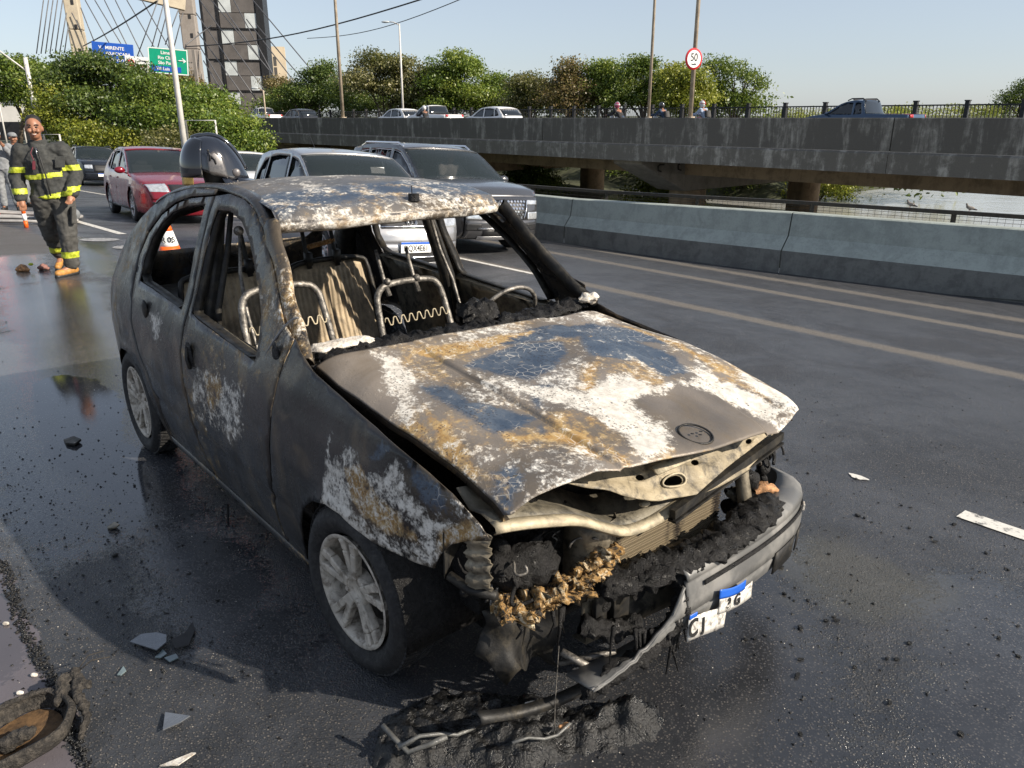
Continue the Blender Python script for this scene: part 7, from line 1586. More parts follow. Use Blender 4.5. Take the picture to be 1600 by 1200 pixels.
g_ = board('green_road_sign', (-26.26, 64.0, 5.82), 2.85, 1.85, .2, M_sg, [('Limeira', .0, .58, .34, M_sw, 'CENTER'), ('Rio Claro', -.1, .22, .32, M_sw, 'CENTER'), ('S\u00e3o Paulo', -.1, -.14, .32, M_sw, 'CENTER'), ('\u2192', 1.0, .1, .6, M_sw, 'CENTER')], 'green direction sign lettered Limeira, Rio Claro and São Paulo', None, True, radians(4))
mb = MB(); mb.box((-.15, -.05, -.56), (2.1, .02, .38)); mb.build('blue_strip', M_sb, g_); text('lettering', 'W. Luis  Q.', .30, M_sw, g_, (-.15, -.065, -.56), frame((1, 0, 0), (0, 0, 1)), .005, 1., .006)
mb = MB(); mb.bar((.72, -.06, .1), (1.15, -.06, .1), .07, .02); mb.add([(1.1, -.07, .25), (1.1, -.07, -.05), (1.3, -.07, .1)], [(0, 1, 2)]); mb.build('arrow', M_sw, g_)
g_ = board('white_banner', (-29.38, 66.0, 5.8), 2.1, .95, .2, M_sw, [('Devagar', .35, .2, .22, M_blk, 'CENTER'), ('Cuidado', .45, -.18, .26, M_srd, 'CENTER')], 'white banner with red lettering between the blue and green signs', None, False, radians(5))
mb = MB(); mb.tube([(-.6 + .22 * cos(a), -.06, .0 + .22 * sin(a)) for a in np.linspace(0, 2 * pi, 25)[:-1]], .035, 6, closed=True); mb.bar((-.76, -.06, .15), (-.44, -.06, -.15), .05, .03); mb.build('prohibition_ring', M_srd, g_, True)
mb = MB(); a = Vector((-30.24, 66.6, 6.26)); b = Vector((-25.46, 66.6, 5.89)); mb.bar(a, b, .1); mb.bar(a - Vector((0, 0, .9)), b - Vector((0, 0, .9)), .1); 
c_ = Vector((-25.23, 66.6, 5.32)); mb.bar((c_.x, c_.y, -3), (c_.x, c_.y, c_.z + 1.5), .22); tag(mb.build('sign_gantry', M_pylg), 'grey metal gantry carrying the road signs', 'gantry')
# lamp poles
M_polew = pm('white_pole_paint', (.55, .53, .50), .6, .1, .12, 2); M_poleg = pm('weathered_pole', (.36, .30, .23), .7, .2, .3, 2, .1, 20, (.20, .13, .08), .35)
def lamp(base, H_, label, group=None, r0=.11, r1=.06, m=None, arm=None, rz=0, name='street_lamp', double=False):
    e = empty(name, base, rz, label, 'street lamp', group); m = m or M_polew
    mb = MB(); mb.tube([(0, 0, 0), (0, 0, H_ * .5), (0, 0, H_)], [r0, (r0 + r1) / 2, r1], 12); mb.build('pole', m, e, True)
    if arm:
        for q in ((1, -1) if double else (1,)):
            mb = MB(); mb.tube([(0, 0, H_ - .1), (q * arm * .5, 0, H_ + .12), (q * arm, 0, H_ + .16)], r1 * .7, 8); mb.build('arm', m, e, True)
            mb = MB(); mb.ball((q * (arm + .22), 0, H_ + .15), .28, 14, 8, (1.25, .5, .30)); o = mb.build('lamp_head', M_panl, e, True)
    mb = MB(); mb.lathe([(.0001, .04), (r0 * 2.1, .04), (r0 * 2.1, 0), (r0 * 1.1, 0)], 12, 'z'); mb.build('base_plate', m, e); return e
b_ = Vector((-12.53, 31.0, 0.8)); p = (b_.x, b_.y, -1.6)
lamp(p, 11.5, 'thick white pole rising out of frame right behind the helmet', None, .12, .075, M_polew, 1.6, 2.6)
b_ = Vector((-30.19, 52.0, 1.9)); e = lamp((b_.x, b_.y, -1), 5.27 + 1, 'white pole with a long diagonal brace at the upper left', None, .15, .12, M_polew, None, 0)
mb = MB(); z_ = 4.46 + 1; mb.tube([(0, 0, z_), (-2.05, -.3, z_ + 1.75)], .05, 6); mb.build('diagonal_brace', M_polew, e, True)
lamp(UV(40.3, 22.65, 1.745), 13, 'tall thin pole on the bridge parapet, the one farthest left', 'thin lamp poles on the parapet', .10, .05, M_poleg, 1.5, 1)
lamp(UV(18.7, 22.65, 1.745), 9.5, 'tall thin pole on the parapet just right of the two riders', 'thin lamp poles on the parapet', .055, .035, M_poleg, 1.5, 1)
lp = lamp(UV(16.9, 22.65, 1.745), 9.5, 'tall thin pole carrying the round speed limit sign', 'thin lamp poles on the parapet', .075, .05, M_poleg, 1.5, 1)
lamp(UV(58, 38.3, .85), 8.1, 'street lamp with a short arm pointing left behind the white cars', None, .10, .06, M_polew, .9, radians(175))
lamp((-12.39, 85.0, 0.35), 4.3, 'small lamp post left of the tall street lamp, half its height', None, .09, .06, M_polew, .6, radians(175))
lamp((-20.58, 88.0, 0.35), 3.4, 'small lamp post behind the left bridge cars', None, .09, .06, M_polew, .5, radians(175))
lamp((-21.03, 70.0, 0.35), 3.6, 'small lamp post in front of the kiosk', None, .08, .06, M_poleg, .5, radians(175))
lamp((-41.9, 70.0, -1.0), 4.0, 'small lamp post beside the white building', None, .07, .05, M_polew, .5, radians(175)); lamp((-46.71, 75.0, -1.0), 5.6, 'lamp post with cross arm at the far left edge', None, .08, .06, M_polew, .5, 0, double=True)
# speed limit sign
sp_ = UV(16.9, 22.45, 0) ; sgn = empty('speed_limit_sign', (sp_.x + .08, sp_.y - .14, 3.56), radians(25), 'round white speed limit sign with red rim reading 50', 'road sign')
mb = MB(); mb.lathe([(.0001, 0), (.33, 0), (.335, .02), (.33, .03), (.0001, .03)], 36, 'y'); mb.build('rim', M_srd, sgn, True); mb = MB(); mb.lathe([(.0001, -.006), (.265, -.006), (.265, 0)], 36, 'y'); mb.build('face', M_sw, sgn)
text('numerals', '50', .34, M_blk, sgn, (0, -.012, .04), frame((1, 0, 0), (0, 0, 1)), .002, .85, .004); text('numerals', 'km/h', .09, M_blk, sgn, (0, -.012, -.16), frame((1, 0, 0), (0, 0, 1)), .002, 1, .002)
# white pipe frames among the bushes
for c1, c2, zz, lb in (((-23.03, 40.0, 0.97), (-22.25, 40.0, 1.09), 1.0, 'small white pipe frame behind the firefighter shoulder'), ((-13.56, 34.0, 1.64), (-12.34, 34.0, 1.64), 1.2, 'white pipe frame standing in the bushes behind the helmet')):
    a, b = Vector(c1), Vector(c2); b.z = a.z; mb = MB(); mb.tube([a - Vector((0, 0, 2.5)), a, b, b - Vector((0, 0, 2.5))], .045, 8); tag(mb.build('pipe_frame', M_polew, None, True), lb, 'frame')
# pole standing by the barrier outside the frame: only its reflection shows in the wet road
lamp((8.75, 11.6, -.95), 16, 'lamp pole on the right beyond the picture, mirrored in the wet road', None, .20, .15, M_rail, 1.2, 2.2)
# ================================================================ helmet, cones, hoses and debris
def car_pt(x, y, z): c, s_ = cos(CR), sin(CR); return Vector((CX + c * x - s_ * y, CY + s_ * x + c * y, z))
M_gloss = N('helmet_lacquer'); M_gloss.set(Base_Color=(.008, .010, .016), Roughness=.10); M_gloss.b.inputs['Coat Weight'].default_value = 1.; M_gloss = M_gloss.m
M_visor = N('helmet_visor'); M_visor.set(Base_Color=(.004, .005, .008), Roughness=.04); M_visor.b.inputs['Coat Weight'].default_value = 1.; M_visor = M_visor.m
M_gold = pm('gold_visor', (.55, .36, .12), .22, .9, .15, 20); M_plate = pm('grey_side_plate', (.16, .15, .15), .4, .3, .1, 20)
hp = car_pt(-1.975, -.375, 0); hp.z = rz(-1.975, -.375) + .004
M_plate2 = pm('helmet_side_plate', (.085, .08, .08), .3, .3, .1, 20, coat=.5)
hel = empty('firefighter_helmet', hp, radians(200 + 6), 'glossy black firefighter helmet with gold visor edge resting on the burnt roof', 'helmet'); hel.scale = (.86, .86, .88)
# local +x is the front of the helmet (to the left in the photograph), z up
def hel_shell(a, b):     # a: around from front (0) to back (pi) on each side, b: height 0 rim .. 1 crown
    r = cos(b * pi / 2) ** .72; zc = .125 + .140 * sin(b * pi / 2); x = .150 * r * cos(a); y = .122 * r * sin(a)
    back = max(0, -cos(a)); low = (1 - b) ** 2
    x -= back * low * .055; z = zc - (1 - b) ** 1.5 * (.035 + .075 * max(0, .35 - cos(a)) * (1 if cos(a) > -.6 else .75)) + .02 * back * low
    return Vector((x, y, z))
P = [[hel_shell(2 * pi * k / 64, b) for k in range(65)] for b in np.linspace(0, 1, 20)]
o = MB().grid(P).build('shell', M_gloss, hel, True, solid=.006)
mb = MB(); P = []
for b in np.linspace(-.10, .80, 14):
    row = []
    for a in np.linspace(-1.22, 1.22, 30):
        k_ = 1 - abs(a / 1.22) ** 6 * .0; bb = max(b, 0); p = hel_shell(a, bb * (1 - .15 * (a / 1.22) ** 2)); n_ = Vector((p.x, p.y, (p.z - .14) * .8)).normalized(); p = p + n_ * .010; 
        if b < 0: p.z += b * .35
        row.append(p)
    P.append(row)
mb.grid(P).build('front_visor', M_visor, hel, True, solid=.004)
mb = MB(); mb.tube([hel_shell(0, b) + Vector((.006, 0, .006)) for b in np.linspace(.75, 1, 5)] + [hel_shell(pi, b) + Vector((-.004, 0, .008)) for b in np.linspace(1, .12, 14)], [.012] * 19, 8); mb.build('crest', M_gloss, hel, True)
for q in (-1, 1):
    mb = MB(); P = []
    for i in range(9):
        row = []
        for j in range(9):
            a = q * (pi / 2 + .12 + (.27 * (i / 8 - .5) * 2)); b = .02 + .44 * j / 8; p = hel_shell(a, b * (1 - .25 * abs(i / 8 - .5) * 2)); row.append(p + Vector((0, q * .012, 0)))
        P.append(row)
    mb.grid(P); o = mb.build('side_plate', M_plate2, hel, True, solid=.006)
    c = hel_shell(q * pi / 2, .3) + Vector((0, q * .020, 0)); mb = MB(); mb.tube([c + Vector((.012, 0, .035)), c + Vector((.004, 0, .015)), c + Vector((.010, 0, -.012))], .005, 6); mb.tube([c + Vector((.004, 0, .012)), c + Vector((-.016, 0, -.004)), c + Vector((-.020, 0, -.03))], .005, 6); mb.ball(c + Vector((.014, 0, .042)), .007, 8, 6); mb.build('emblem', M_blk, hel, True)
    mb = MB(); mb.lathe([(.0001, 0), (.020, .0), (.022, -.006 * q)], 16, 'y', tuple(hel_shell(q * 2.25, .05) + Vector((-.002, q * .012, .01)))); mb.build('vent_knob', M_plate, hel, True)
mb = MB(); P = []
for t in np.linspace(0, 1, 7): P.append([hel_shell(a, 0) + Vector((-.020 * t * -1 * cos(a) * .2, 0, -.02 - .06 * t)) * 1. + Vector((.004, 0, 0)) for a in np.linspace(-.85, .85, 22)])
mb.grid(P).build('face_shield', M_gold, hel, True, solid=.003)
mb = MB(); P = []
for t in np.linspace(0, 1, 8):
    P.append([hel_shell(a, 0) + Vector((cos(a) * .085 * t ** 1.3, sin(a) * .030 * t, -.050 * t + .035 * t * (-cos(a)))) for a in np.linspace(pi - 1.35, pi + 1.35, 34)])
mb.grid(P).build('neck_guard', M_gloss, hel, True, solid=.005)
mb = MB(); mb.tube([p + Vector((0, 0, 0)) for p in P[-1]], .005, 6); mb.build('neck_guard_rim', M_plate, hel, True)
mb = MB(); mb.lathe([(.085, .12), (.080, .05), (.070, .0), (.001, .0)], 20, 'z', (-.035, 0, 0)); mb.build('liner', M_rub, hel, True)
# cones
M_or = pm('cone_orange', (.85, .12, .01), .45, 0, .1, 10); M_rd = pm('cone_red', (.70, .05, .03), .45, 0, .1, 10)
def cone(loc, H_, r, label, m, group, txt=None, base=True, rz=0):
    e = empty('traffic_cone', loc, rz, label, 'traffic cone', group); prof_ = lambda t: (r * (1 - t) + .022 * t, H_ * t)
    for nm, a, b, mm in (('lower_cone', .0, .38, m), ('reflective_band', .38, .72, M_sw), ('cone_tip', .72, 1., m)):
        mb = MB(); mb.lathe([prof_(t) for t in np.linspace(a, b, 5)], 24, 'z'); mb.build(nm, mm, e, True, solid=.004)
    if base: mb = MB(); mb.box((0, 0, .015), (r * 2.6, r * 2.6, .03)); mb.build('base', m, e, bevel=.01)
    if txt: text('lettering', txt, .10, M_blk, e, (0, -(prof_(.50)[0] + .006), H_ * .53), frame((1, 0, 0), (0, .2, 1)), .002, .9, .002)
    return e
p = (-4.45, 10.1); cone((p[0], p[1], float(gz(*xy_uv(*p)))), .56, .17, 'orange cone with dark lettering on its white band, seen through the rear window opening', M_or, None, 'R 05', rz=.35)
p = (-10.35, 15.55); cone((p[0], p[1], float(gz(*xy_uv(*p)))), .95, .22, 'tall red and white cone at the left edge, in front of the officers', M_rd, 'cones beside the officers')
p = (-10.75, 15.9); cone((p[0], p[1], float(gz(*xy_uv(*p)))), .75, .20, 'shorter red cone at the left edge behind the tall one', M_rd, 'cones beside the officers')
p = (-8.55, 13.8); e = empty('marker_post', (p[0], p[1], float(gz(*xy_uv(*p)))), 0, 'short orange and white tube post near the firefighter hand', 'post')
mb = MB(); mb.tube([(0, 0, 0), (0, 0, .12)], .035, 10); mb.build('lower_tube', M_or, e, True); mb = MB(); mb.tube([(0, 0, .12), (0, 0, .24)], .034, 10); mb.build('white_sleeve', M_sw, e, True); mb = MB(); mb.tube([(0, 0, .24), (0, 0, .34)], .033, 10); mb.build('upper_tube', M_or, e, True)
# hoses coiled by the officers
M_hose = pm('pale_fire_hose', (.32, .31, .30), .7, 0, .15, 8, .3)
def on_xy(x, y, dz=0.): return Vector((x, y, float(gz(*xy_uv(x, y))) + dz))
for k, (cx_, cy_, r, lb) in enumerate([(-10.4, 15.9, .75, 'grey fire hose looped on the wet road under the officers'), (-9.5, 14.9, .55, 'grey fire hose loop lying nearest the marker post')]):
    rr = random.Random(k + 2); P = []
    for t in np.linspace(0, 4.2 * pi, 90): q = r * (1 + .18 * sin(t * 1.7) + .05 * t); P.append(on_xy(cx_ + q * cos(t) * 1.3, cy_ + q * sin(t) * .7, .035 + .012 * t * .2))
    mb = MB(); mb.tube(P, .03, 8); tag(mb.build('fire_hose', M_hose, None, True), lb, 'hose', 'fire hoses on the road')
# objects piled under the officers
mb = MB(); P = [on_xy(-9.0 + .2 * k, 15.1 + .1 * (k % 3), .12 + .05 * (k % 2)) for k in range(6)]
e_ = remeshed('equipment_bag', [(P[:4], (.16, .20, .18, .12))], .03, pm('grey_bag', (.16, .17, .18), .8)); tag(e_, 'crumpled grey equipment bag on the road beside the hose', 'bag')
# small orange fruit-like lumps in the puddle
for k, (x, y, r, lb) in enumerate([(-5.86, 9.22, .06, 'larger orange-brown lump lying in the shallow puddle'), (-5.68, 9.34, .05, 'smaller brown lump lying right of the orange one')]):
    e_ = remeshed('melted_lump', [([V3(x - r, y, .02), V3(x, y, r * .8), V3(x + r, y, .02)], (r * .5, r * .8, r * .5))], .015, M_orange if k == 0 else pm('dull_pink_lump', (.25, .12, .10), .6)); wrinkle(e_, .01, 30); tag(e_, lb, 'debris', 'lumps in the puddle')
mb = MB(); mb.ball((-5.80, 9.30, .075), .025, 8, 6, (1.2, 1, .7)); tag(mb.build('yellow_scrap', M_refl, None, True), 'tiny yellow-green scrap behind the orange lump', 'debris')
# ---- melted residue in front of the car
def G(x, y): return Vector((x, y, 0))
def mound(name, outline, hfun, m, st=.012, label=None, cat=None, group=None, amp=.02, fq=26, seed=0, dish=0):
    A = np.array(outline); x0, y0 = A.min(0); x1, y1 = A.max(0)
    xs = np.arange(x0, x1 + st, st); ys = np.arange(y0, y1 + st, st); X, Y = np.meshgrid(xs, ys, indexing='ij'); S = sdf(X, Y, outline)
    for i in range(X.shape[0]):
        for j in range(X.shape[1]): S[i, j] += .05 * mnoise.noise(Vector((X[i, j] * 9, Y[i, j] * 9, seed))) + .02 * mnoise.noise(Vector((X[i, j] * 30, Y[i, j] * 30, seed)))
    idx = {}; V = []; F = []
    def vid(i, j):
        if (i, j) not in idx:
            s_ = max(0, S[i, j]); p = Vector((X[i, j], Y[i, j], 0)); e_ = min(1, s_ / .05)
            n_ = mnoise.noise(p * fq + Vector((seed, 0, 0))) + .6 * mnoise.noise(p * fq * 2.2 + Vector((seed, 3, 0))) + .4 * mnoise.noise(p * fq * 5)
            z = .003 + hfun(X[i, j], Y[i, j], s_) * e_ + amp * n_ * e_; idx[(i, j)] = len(V); V.append((X[i, j] + .3 * amp * n_, Y[i, j] + .3 * amp * mnoise.noise(p * fq + Vector((9, seed, 0))), max(z, .002) if s_ > .008 else -.004))
        return idx[(i, j)]
    for i in range(X.shape[0] - 1):
        for j in range(X.shape[1] - 1):
            if max(S[i, j], S[i + 1, j], S[i, j + 1], S[i + 1, j + 1]) > 0: F.append((vid(i, j), vid(i + 1, j), vid(i + 1, j + 1), vid(i, j + 1)))
    o = mobj(name, V, F, m, None, True)
    return tag(o, label, cat, group) if label else o
s = N('glossy_molten_char'); n1 = s.noise(30, 8, .7, .5); s.set(Base_Color=s.mix(s.step(n1, .60, .68), (.006, .006, .0062), (.05, .046, .04)), Roughness=s.step(n1, .35, .65, .16, .6)).bump(s.math('ADD', n1, s.noise(120, 4)), .8, .008); M_melt = s.m
def hf(x, y, s_): return .038 * min(1, s_ / .1) + .03 * math.exp(-((x - .33) / .12) ** 2 - ((y - 1.92) / .07) ** 2) + .02 * max(0, sin(x * 17 + y * 11))
mound('melted_bumper_residue', [(-0.393, 1.912), (-0.325, 2.0), (-0.167, 2.062), (-0.082, 2.022), (0.061, 2.022), (0.202, 1.977), (0.323, 1.977), (0.454, 1.977), (0.482, 1.912), (0.433, 1.81), (0.299, 1.788), (0.185, 1.767), (0.09, 1.702), (-0.36, 1.702), (-0.396, 1.807)], hf, M_melt, .009, 'black molten plastic residue spread on the asphalt below the front bumper', 'debris', None, .019, 24, 4)
for k, (L, r_, lb) in enumerate([([(-0.318, 1.723), (-0.204, 1.767), (-0.113, 1.81)], .006, 'bent grey strip lying left in the molten residue'), ([(0.0, 1.723), (0.093, 1.768), (0.17, 1.809)], .005, 'thin pale strip lying right in the molten residue'), ([(-0.373, 1.788), (-0.291, 1.726), (-0.183, 1.743)], .008, 'grey curled trim piece at the near edge of the residue')]):
    mb = MB(); mb.tube([Vector((x, y, .075 + .02 * sin(i * 1.4 + k))) for i, (x, y) in enumerate(resample(L, .05, False))], r_, 7); tag(mb.build('melted_trim', pm('melted_grey_trim', (.10, .10, .095), .35, .1, .3, 20, .4), None, True), lb, 'debris', 'trim pieces in the molten residue')
for k, (x, y, r, m_, lb) in enumerate([(*[(0.066, 1.895)][0], .018, M_ashy, 'pale yellowish foam chip on the black residue'), (*[(0.151, 1.81)][0], .012, M_orange, 'scorched orange chip on the black residue'), (*[(0.234, 1.936)][0], .012, M_ashy, 'small pale chip under the bumper corner')]):
    e_ = remeshed('foam_chip', [([V3(x - r, y, .07), V3(x + r, y + r * .4, .07)], (r * .6, r * .5))], .006, m_); wrinkle(e_, .006, 60); tag(e_, lb, 'debris', 'chips on the residue')
# charred hollow part at the lower left corner
M_cp = N('sooty_duct'); q = M_cp; n1 = q.noise(50, 7, .7); M_cp.set(Base_Color=q.mix(q.step(n1, .4, .65), (.016, .014, .012), (.065, .056, .046)), Roughness=.75).bump(q.math('ADD', n1, q.noise(140, 3)), 1., .01); M_cp = M_cp.m
e = empty('charred_duct', (-1.46, 1.86, 0), 0, 'charred hollow car part with an open mouth at the bottom left corner', 'debris')
LP_ = [(x + 1.46, y - 1.86) for x, y in chaikin([(-1.563, 1.81), (-1.514, 1.912), (-1.459, 1.955), (-1.392, 1.936), (-1.349, 1.891), (-1.326, 1.81), (-1.375, 1.744), (-1.428, 1.68), (-1.485, 1.662)], 2)]
def ribbon(L, z0, z1, flare, jit, seed):
    P = []; n = len(L); cx_ = sum(p[0] for p in L) / n; cy_ = sum(p[1] for p in L) / n
    for i in range(n + 1):
        x, y = L[i % n]; d = Vector((x - cx_, y - cy_, 0)).normalized(); row = []
        for k in range(7):
            t = k / 6; n_ = mnoise.noise(Vector((x * 22, y * 22, t * 2 + seed))); row.append((x + d.x * (flare * sin(pi * t * .8) + jit * n_), y + d.y * (flare * sin(pi * t * .8) + jit * n_), z0 + (z1 - z0) * t + .006 * n_))
        P.append(row)
    return P
MB().grid(ribbon(LP_, .012, .066, .022, .008, 1)).build('duct_shell', M_cp, e, True, solid=.014)
mb = MB(); mb.add([(x * .93, y * .93, .014) for x, y in LP_], [tuple(range(len(LP_)))]); mb.build('duct_floor', pm('rusty_soot', (.09, .05, .02), .8, 0, .5, 30, .5), e)
f_ = [(-1.43, 1.788)][0]; fx, fy = f_[0] + 1.46, f_[1] - 1.86
o = remeshed('inner_fitting', [([V3(fx - .028, fy - .012, .035), V3(fx + .022, fy + .012, .055)], (.026, .022))], .006, M_cp, e); wrinkle(o, .008, 50)
a_ = [(x + 1.46, y - 1.86) for x, y in [(-1.392, 1.935), (-1.406, 1.998), (-1.383, 2.022), (-1.326, 1.98), (-1.324, 1.936), (-1.287, 1.893), (-1.277, 1.829)]]
o = remeshed('torn_bracket', [([V3(a_[0][0], a_[0][1], .05), V3(a_[1][0], a_[1][1], .075), V3(a_[2][0], a_[2][1], .085), V3(a_[3][0], a_[3][1], .07)], (.018, .020, .016, .012)), ([V3(a_[1][0], a_[1][1], .05), V3(a_[4][0], a_[4][1], .06), V3(a_[5][0], a_[5][1], .035), V3(a_[6][0], a_[6][1], .012)], (.014, .016, .012, .008)), ([V3(a_[2][0], a_[2][1], .08), V3(a_[4][0], a_[4][1], .06)], (.012, .010))], .005, M_cp, e); wrinkle(o, .010, 45)
mb = MB(); mb.tube([(a_[2][0], a_[2][1], .08), (a_[2][0] + .02, a_[2][1] + .05, .11), (a_[2][0] + .05, a_[2][1] + .085, .10)], .002, 5); mb.tube([(a_[2][0], a_[2][1], .08), (a_[2][0] + .035, a_[2][1] + .04, .10), (a_[2][0] + .075, a_[2][1] + .075, .085)], .002, 5); mb.build('wire', M_cp, e, True)
# flat shards
def shard(L, z, m, lb, th=.004, tilt=0, grp='flat shards on the asphalt'):
    n = len(L); cx_ = sum(p[0] for p in L) / n
    V = [(x, y, z + tilt * (x - cx_)) for x, y in L] + [(x, y, z + tilt * (x - cx_) + th) for x, y in L]
    o = mobj('shard', V, [tuple(range(n - 1, -1, -1)), tuple(range(n, 2 * n))] + [(i, (i + 1) % n, n + (i + 1) % n, n + i) for i in range(n)], m); fix_normals(o); return tag(o, lb, 'debris', grp)
M_sh = pm('grey_plastic_shard', (.13, .14, .155), .25, .1, .15, 20, coat=.3); M_gl = pm('pale_glass_chip', (.13, .17, .18), .12, 0, .2, 30, spec=.9)
shard([(-1.341, 2.276), (-1.318, 2.315), (-1.263, 2.315), (-1.218, 2.295), (-1.2, 2.253), (-1.217, 2.212)], .014, M_sh, 'grey curved plastic shard in the shade left of the front wheel', .004, .12)
shard([(-1.195, 2.273), (-1.163, 2.315), (-1.16, 2.381), (-1.135, 2.338), (-1.124, 2.255), (-1.162, 2.231)], .010, M_blk, 'dark narrow shard right of the grey one', .004, -.1)
shard([(-1.215, 2.19), (-1.204, 2.231), (-1.182, 2.209), (-1.195, 2.188)], .006, M_gl, 'pale glass chip touching the grey shard'); shard([(-1.182, 2.188), (-1.151, 2.209), (-1.134, 2.189), (-1.156, 2.168)], .006, M_gl, 'small pale glass chip below the dark shard'); shard([(-1.303, 2.105), (-1.302, 2.148), (-1.283, 2.127), (-1.29, 2.103)], .004, M_gl, 'dull greenish chip on the shadow edge')
shard([(-1.043, 1.853), (-1.071, 1.933), (-1.03, 1.915), (-0.975, 1.891), (-0.997, 1.871)], .018, M_sh, 'triangular dark shard with a pale edge near the bottom', .004, .25); shard([(-1.0, 1.726), (-0.922, 1.766), (-0.91, 1.764), (-0.945, 1.723)], .01, M_ashy, 'pale splinter at the bottom edge', .004, .1)
shard([(1.71, 3.754), (1.864, 3.751), (1.879, 3.728), (1.794, 3.668)], .0065, M_ashy, 'flat white fleck on the asphalt right of the bumper corner', .002) if False else None
shard([(-1.817, 3.08), (-1.803, 3.119), (-1.759, 3.08), (-1.766, 3.057), (-1.801, 3.058)], .01, M_bare, 'small tan scrap floating in the puddle left of the doors', .006, .2); shard([(-2.556, 4.073), (-2.52, 4.115), (-2.443, 4.052), (-2.445, 3.988), (-2.507, 4.009)], .006, M_soot, 'dark scrap lying in the mirror-like puddle', .012, .1)
# scattered charcoal crumbs: the larger ones as things, the fine ones as one mass
def crumb_mesh(seed):
    r = random.Random(seed); mb = MB(); mb.ball((0, 0, .35), .5, 7, 5, (1, r.uniform(.6, 1), r.uniform(.5, .8))); V = [(x * (1 + .35 * nz3(x * 3, y * 3, z * 3 + seed)), y * (1 + .35 * nz3(y * 3, z * 3, x + seed)), max(0, z)) for x, y, z in mb.v]
    me = bpy.data.meshes.new('charcoal_crumb'); me.from_pydata(V, [], mb.f); me.materials.append(M_melt); return me
CM = [crumb_mesh(k) for k in range(6)]; rr = random.Random(11)
spots = [(1.688, 4.899), (1.542, 3.965), (1.529, 3.778), (1.588, 3.776), (1.652, 3.692), (1.409, 3.528), (1.828, 3.73), (1.833, 3.626), (1.815, 3.438), (1.919, 3.416), (1.953, 3.394), (1.834, 3.167), (1.642, 3.275), (1.663, 3.253), (1.681, 3.213), (1.894, 3.083), (1.886, 3.04), (2.036, 3.102), (2.075, 3.225), (2.066, 2.953), (2.074, 2.829), (2.074, 2.81), (1.927, 2.81), (1.942, 2.788), (1.458, 3.047), (1.349, 2.883), (1.375, 2.717), (1.053, 2.571), (1.076, 2.529), (1.13, 2.528), (1.154, 2.508), (1.272, 2.528), (1.282, 2.508), (1.188, 2.422), (1.192, 2.402), (1.15, 2.4), (1.041, 2.359), (0.945, 2.421), (0.901, 2.317), (0.86, 2.297), (0.835, 2.212), (0.826, 2.293), (1.149, 2.148), (1.276, 2.19), (1.309, 2.188), (1.328, 2.022), (1.4, 2.04), (1.016, 2.0), (0.862, 1.851), (0.941, 2.105), (1.393, 2.273), (1.506, 2.253), (0.981, 2.188), (1.733, 2.314), (1.853, 2.396), (1.736, 2.209), (1.342, 1.851), (1.189, 1.98), (0.909, 2.678), (1.103, 2.76), (-2.472, 4.052), (-1.605, 3.099), (-1.67, 2.847), (-1.487, 3.206), (-1.125, 2.529), (-1.891, 3.503), (-1.701, 2.4), (-1.727, 2.699), (1.224, 2.803)]
for k, (x, y) in enumerate(spots):
    o = bpy.data.objects.new('charcoal_crumb', CM[k % 6]); COL.objects.link(o); s_ = rr.uniform(.008, .024); o.scale = (s_ * rr.uniform(.8, 1.5), s_, s_ * .7); o.rotation_euler = (0, 0, rr.uniform(0, 6)); o.location = (x, y, float(gz(*xy_uv(x, y)))); tag(o, 'black charcoal crumb lying on the asphalt near the burnt car', 'debris', 'charcoal crumbs on the asphalt')
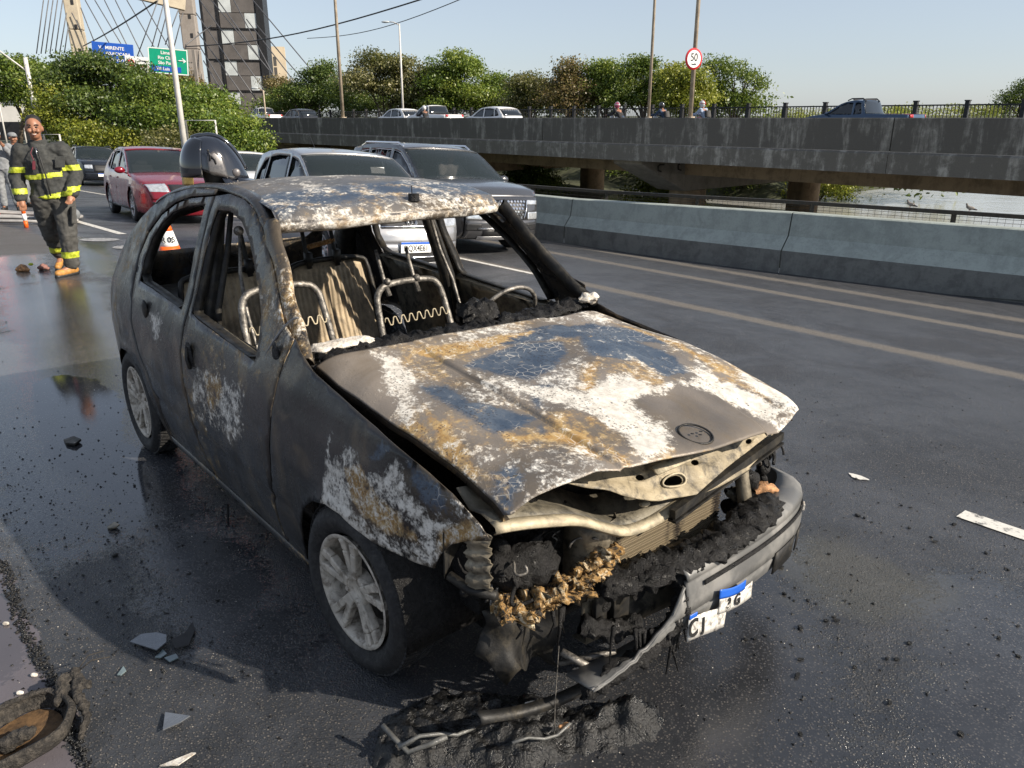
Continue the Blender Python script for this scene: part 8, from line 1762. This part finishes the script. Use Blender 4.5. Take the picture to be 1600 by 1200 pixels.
def scatter(name, n, cx_, cy_, sx_, sy_, s0, s1, m, label, seed, cond=None):
    r = np.random.default_rng(seed); x = cx_ + r.normal(size=n * 2) * sx_; y = cy_ + r.normal(size=n * 2) * sy_
    U, V_ = LU.x * x + LU.y * y, LV.x * x + LV.y * y; ok = (V_ < 9) & (V_ > -.5) & (y > .8); dx_, dy_ = x - CX, y - CY; lx = cos(CR) * dx_ + sin(CR) * dy_; ly = -sin(CR) * dx_ + cos(CR) * dy_
    if cond: ok &= cond(lx, ly)
    x, y, U, V_ = [q[ok][:n] for q in (x, y, U, V_)]; n = len(x); s_ = s0 + (s1 - s0) * r.random(n) ** 2.5; Q = np.zeros((n * 3, 3, 3)); a0 = r.random(n) * 6.28; z = gz(U, V_)
    top = np.stack([x + r.normal(size=n) * s_ * .2, y + r.normal(size=n) * s_ * .2, z + s_ * (.35 + .5 * r.random(n))], 1); C = [np.stack([x + s_ * np.cos(a0 + k * 2.1) * (.6 + .5 * r.random(n)), y + s_ * np.sin(a0 + k * 2.1) * (.6 + .5 * r.random(n)), z - .001], 1) for k in range(3)]
    for k in range(3): Q[k::3, 0] = C[k]; Q[k::3, 1] = C[(k + 1) % 3]; Q[k::3, 2] = top
    o = fast_quads(name, Q, m); return tag(o, label, 'debris', None, 'stuff')
scatter('charcoal_grit', 5200, .6, 2.9, 2.0, 1.8, .002, .011, M_melt, 'fine black charcoal grit strewn round the burnt car', 1)
scatter('ash_flakes', 1500, .3, 2.6, 2.4, 1.9, .0015, .0055, M_ashy, 'tiny pale ash flakes strewn round the burnt car', 2)
scatter('floating_char', 2600, -1.9, 3.0, .75, .85, .003, .012, M_melt, 'black flakes lying in the shallow water left of the burnt car', 3)
mb = MB(); rr = random.Random(8)
edge = [(-2.128, 2.803), (-1.882, 2.487), (-1.696, 2.273), (-1.521, 2.082), (-1.322, 1.851), (-1.207, 1.705)]
L = resample(edge, .012, False)
for (x, y) in L:
    for q in range(6): s_ = rr.uniform(.002, .008); mb.ball((x + rr.uniform(-.016, .03), y + rr.uniform(-.01, .02), s_ * .4), s_, 5, 3, (1, 1, .8))
o = mb.build('gutter_grit', M_melt, None, True); tag(o, 'ragged edge of black grit where asphalt meets the gutter', 'grit', None, 'stuff')
for k, (x, y) in enumerate([(-1.84, 2.381), (-1.576, 2.106), (-1.573, 2.022)]):
    e_ = remeshed('pebble', [([V3(x - .006, y, .006), V3(x + .006, y, .006)], (.008, .007))], .004, M_ashy); tag(e_, ['small pale pebble highest up the smooth gutter strip', 'small pale pebble touching the grit edge of the gutter', 'small pale pebble nearest the charred duct'][k], 'pebble', 'pebbles on the gutter strip')
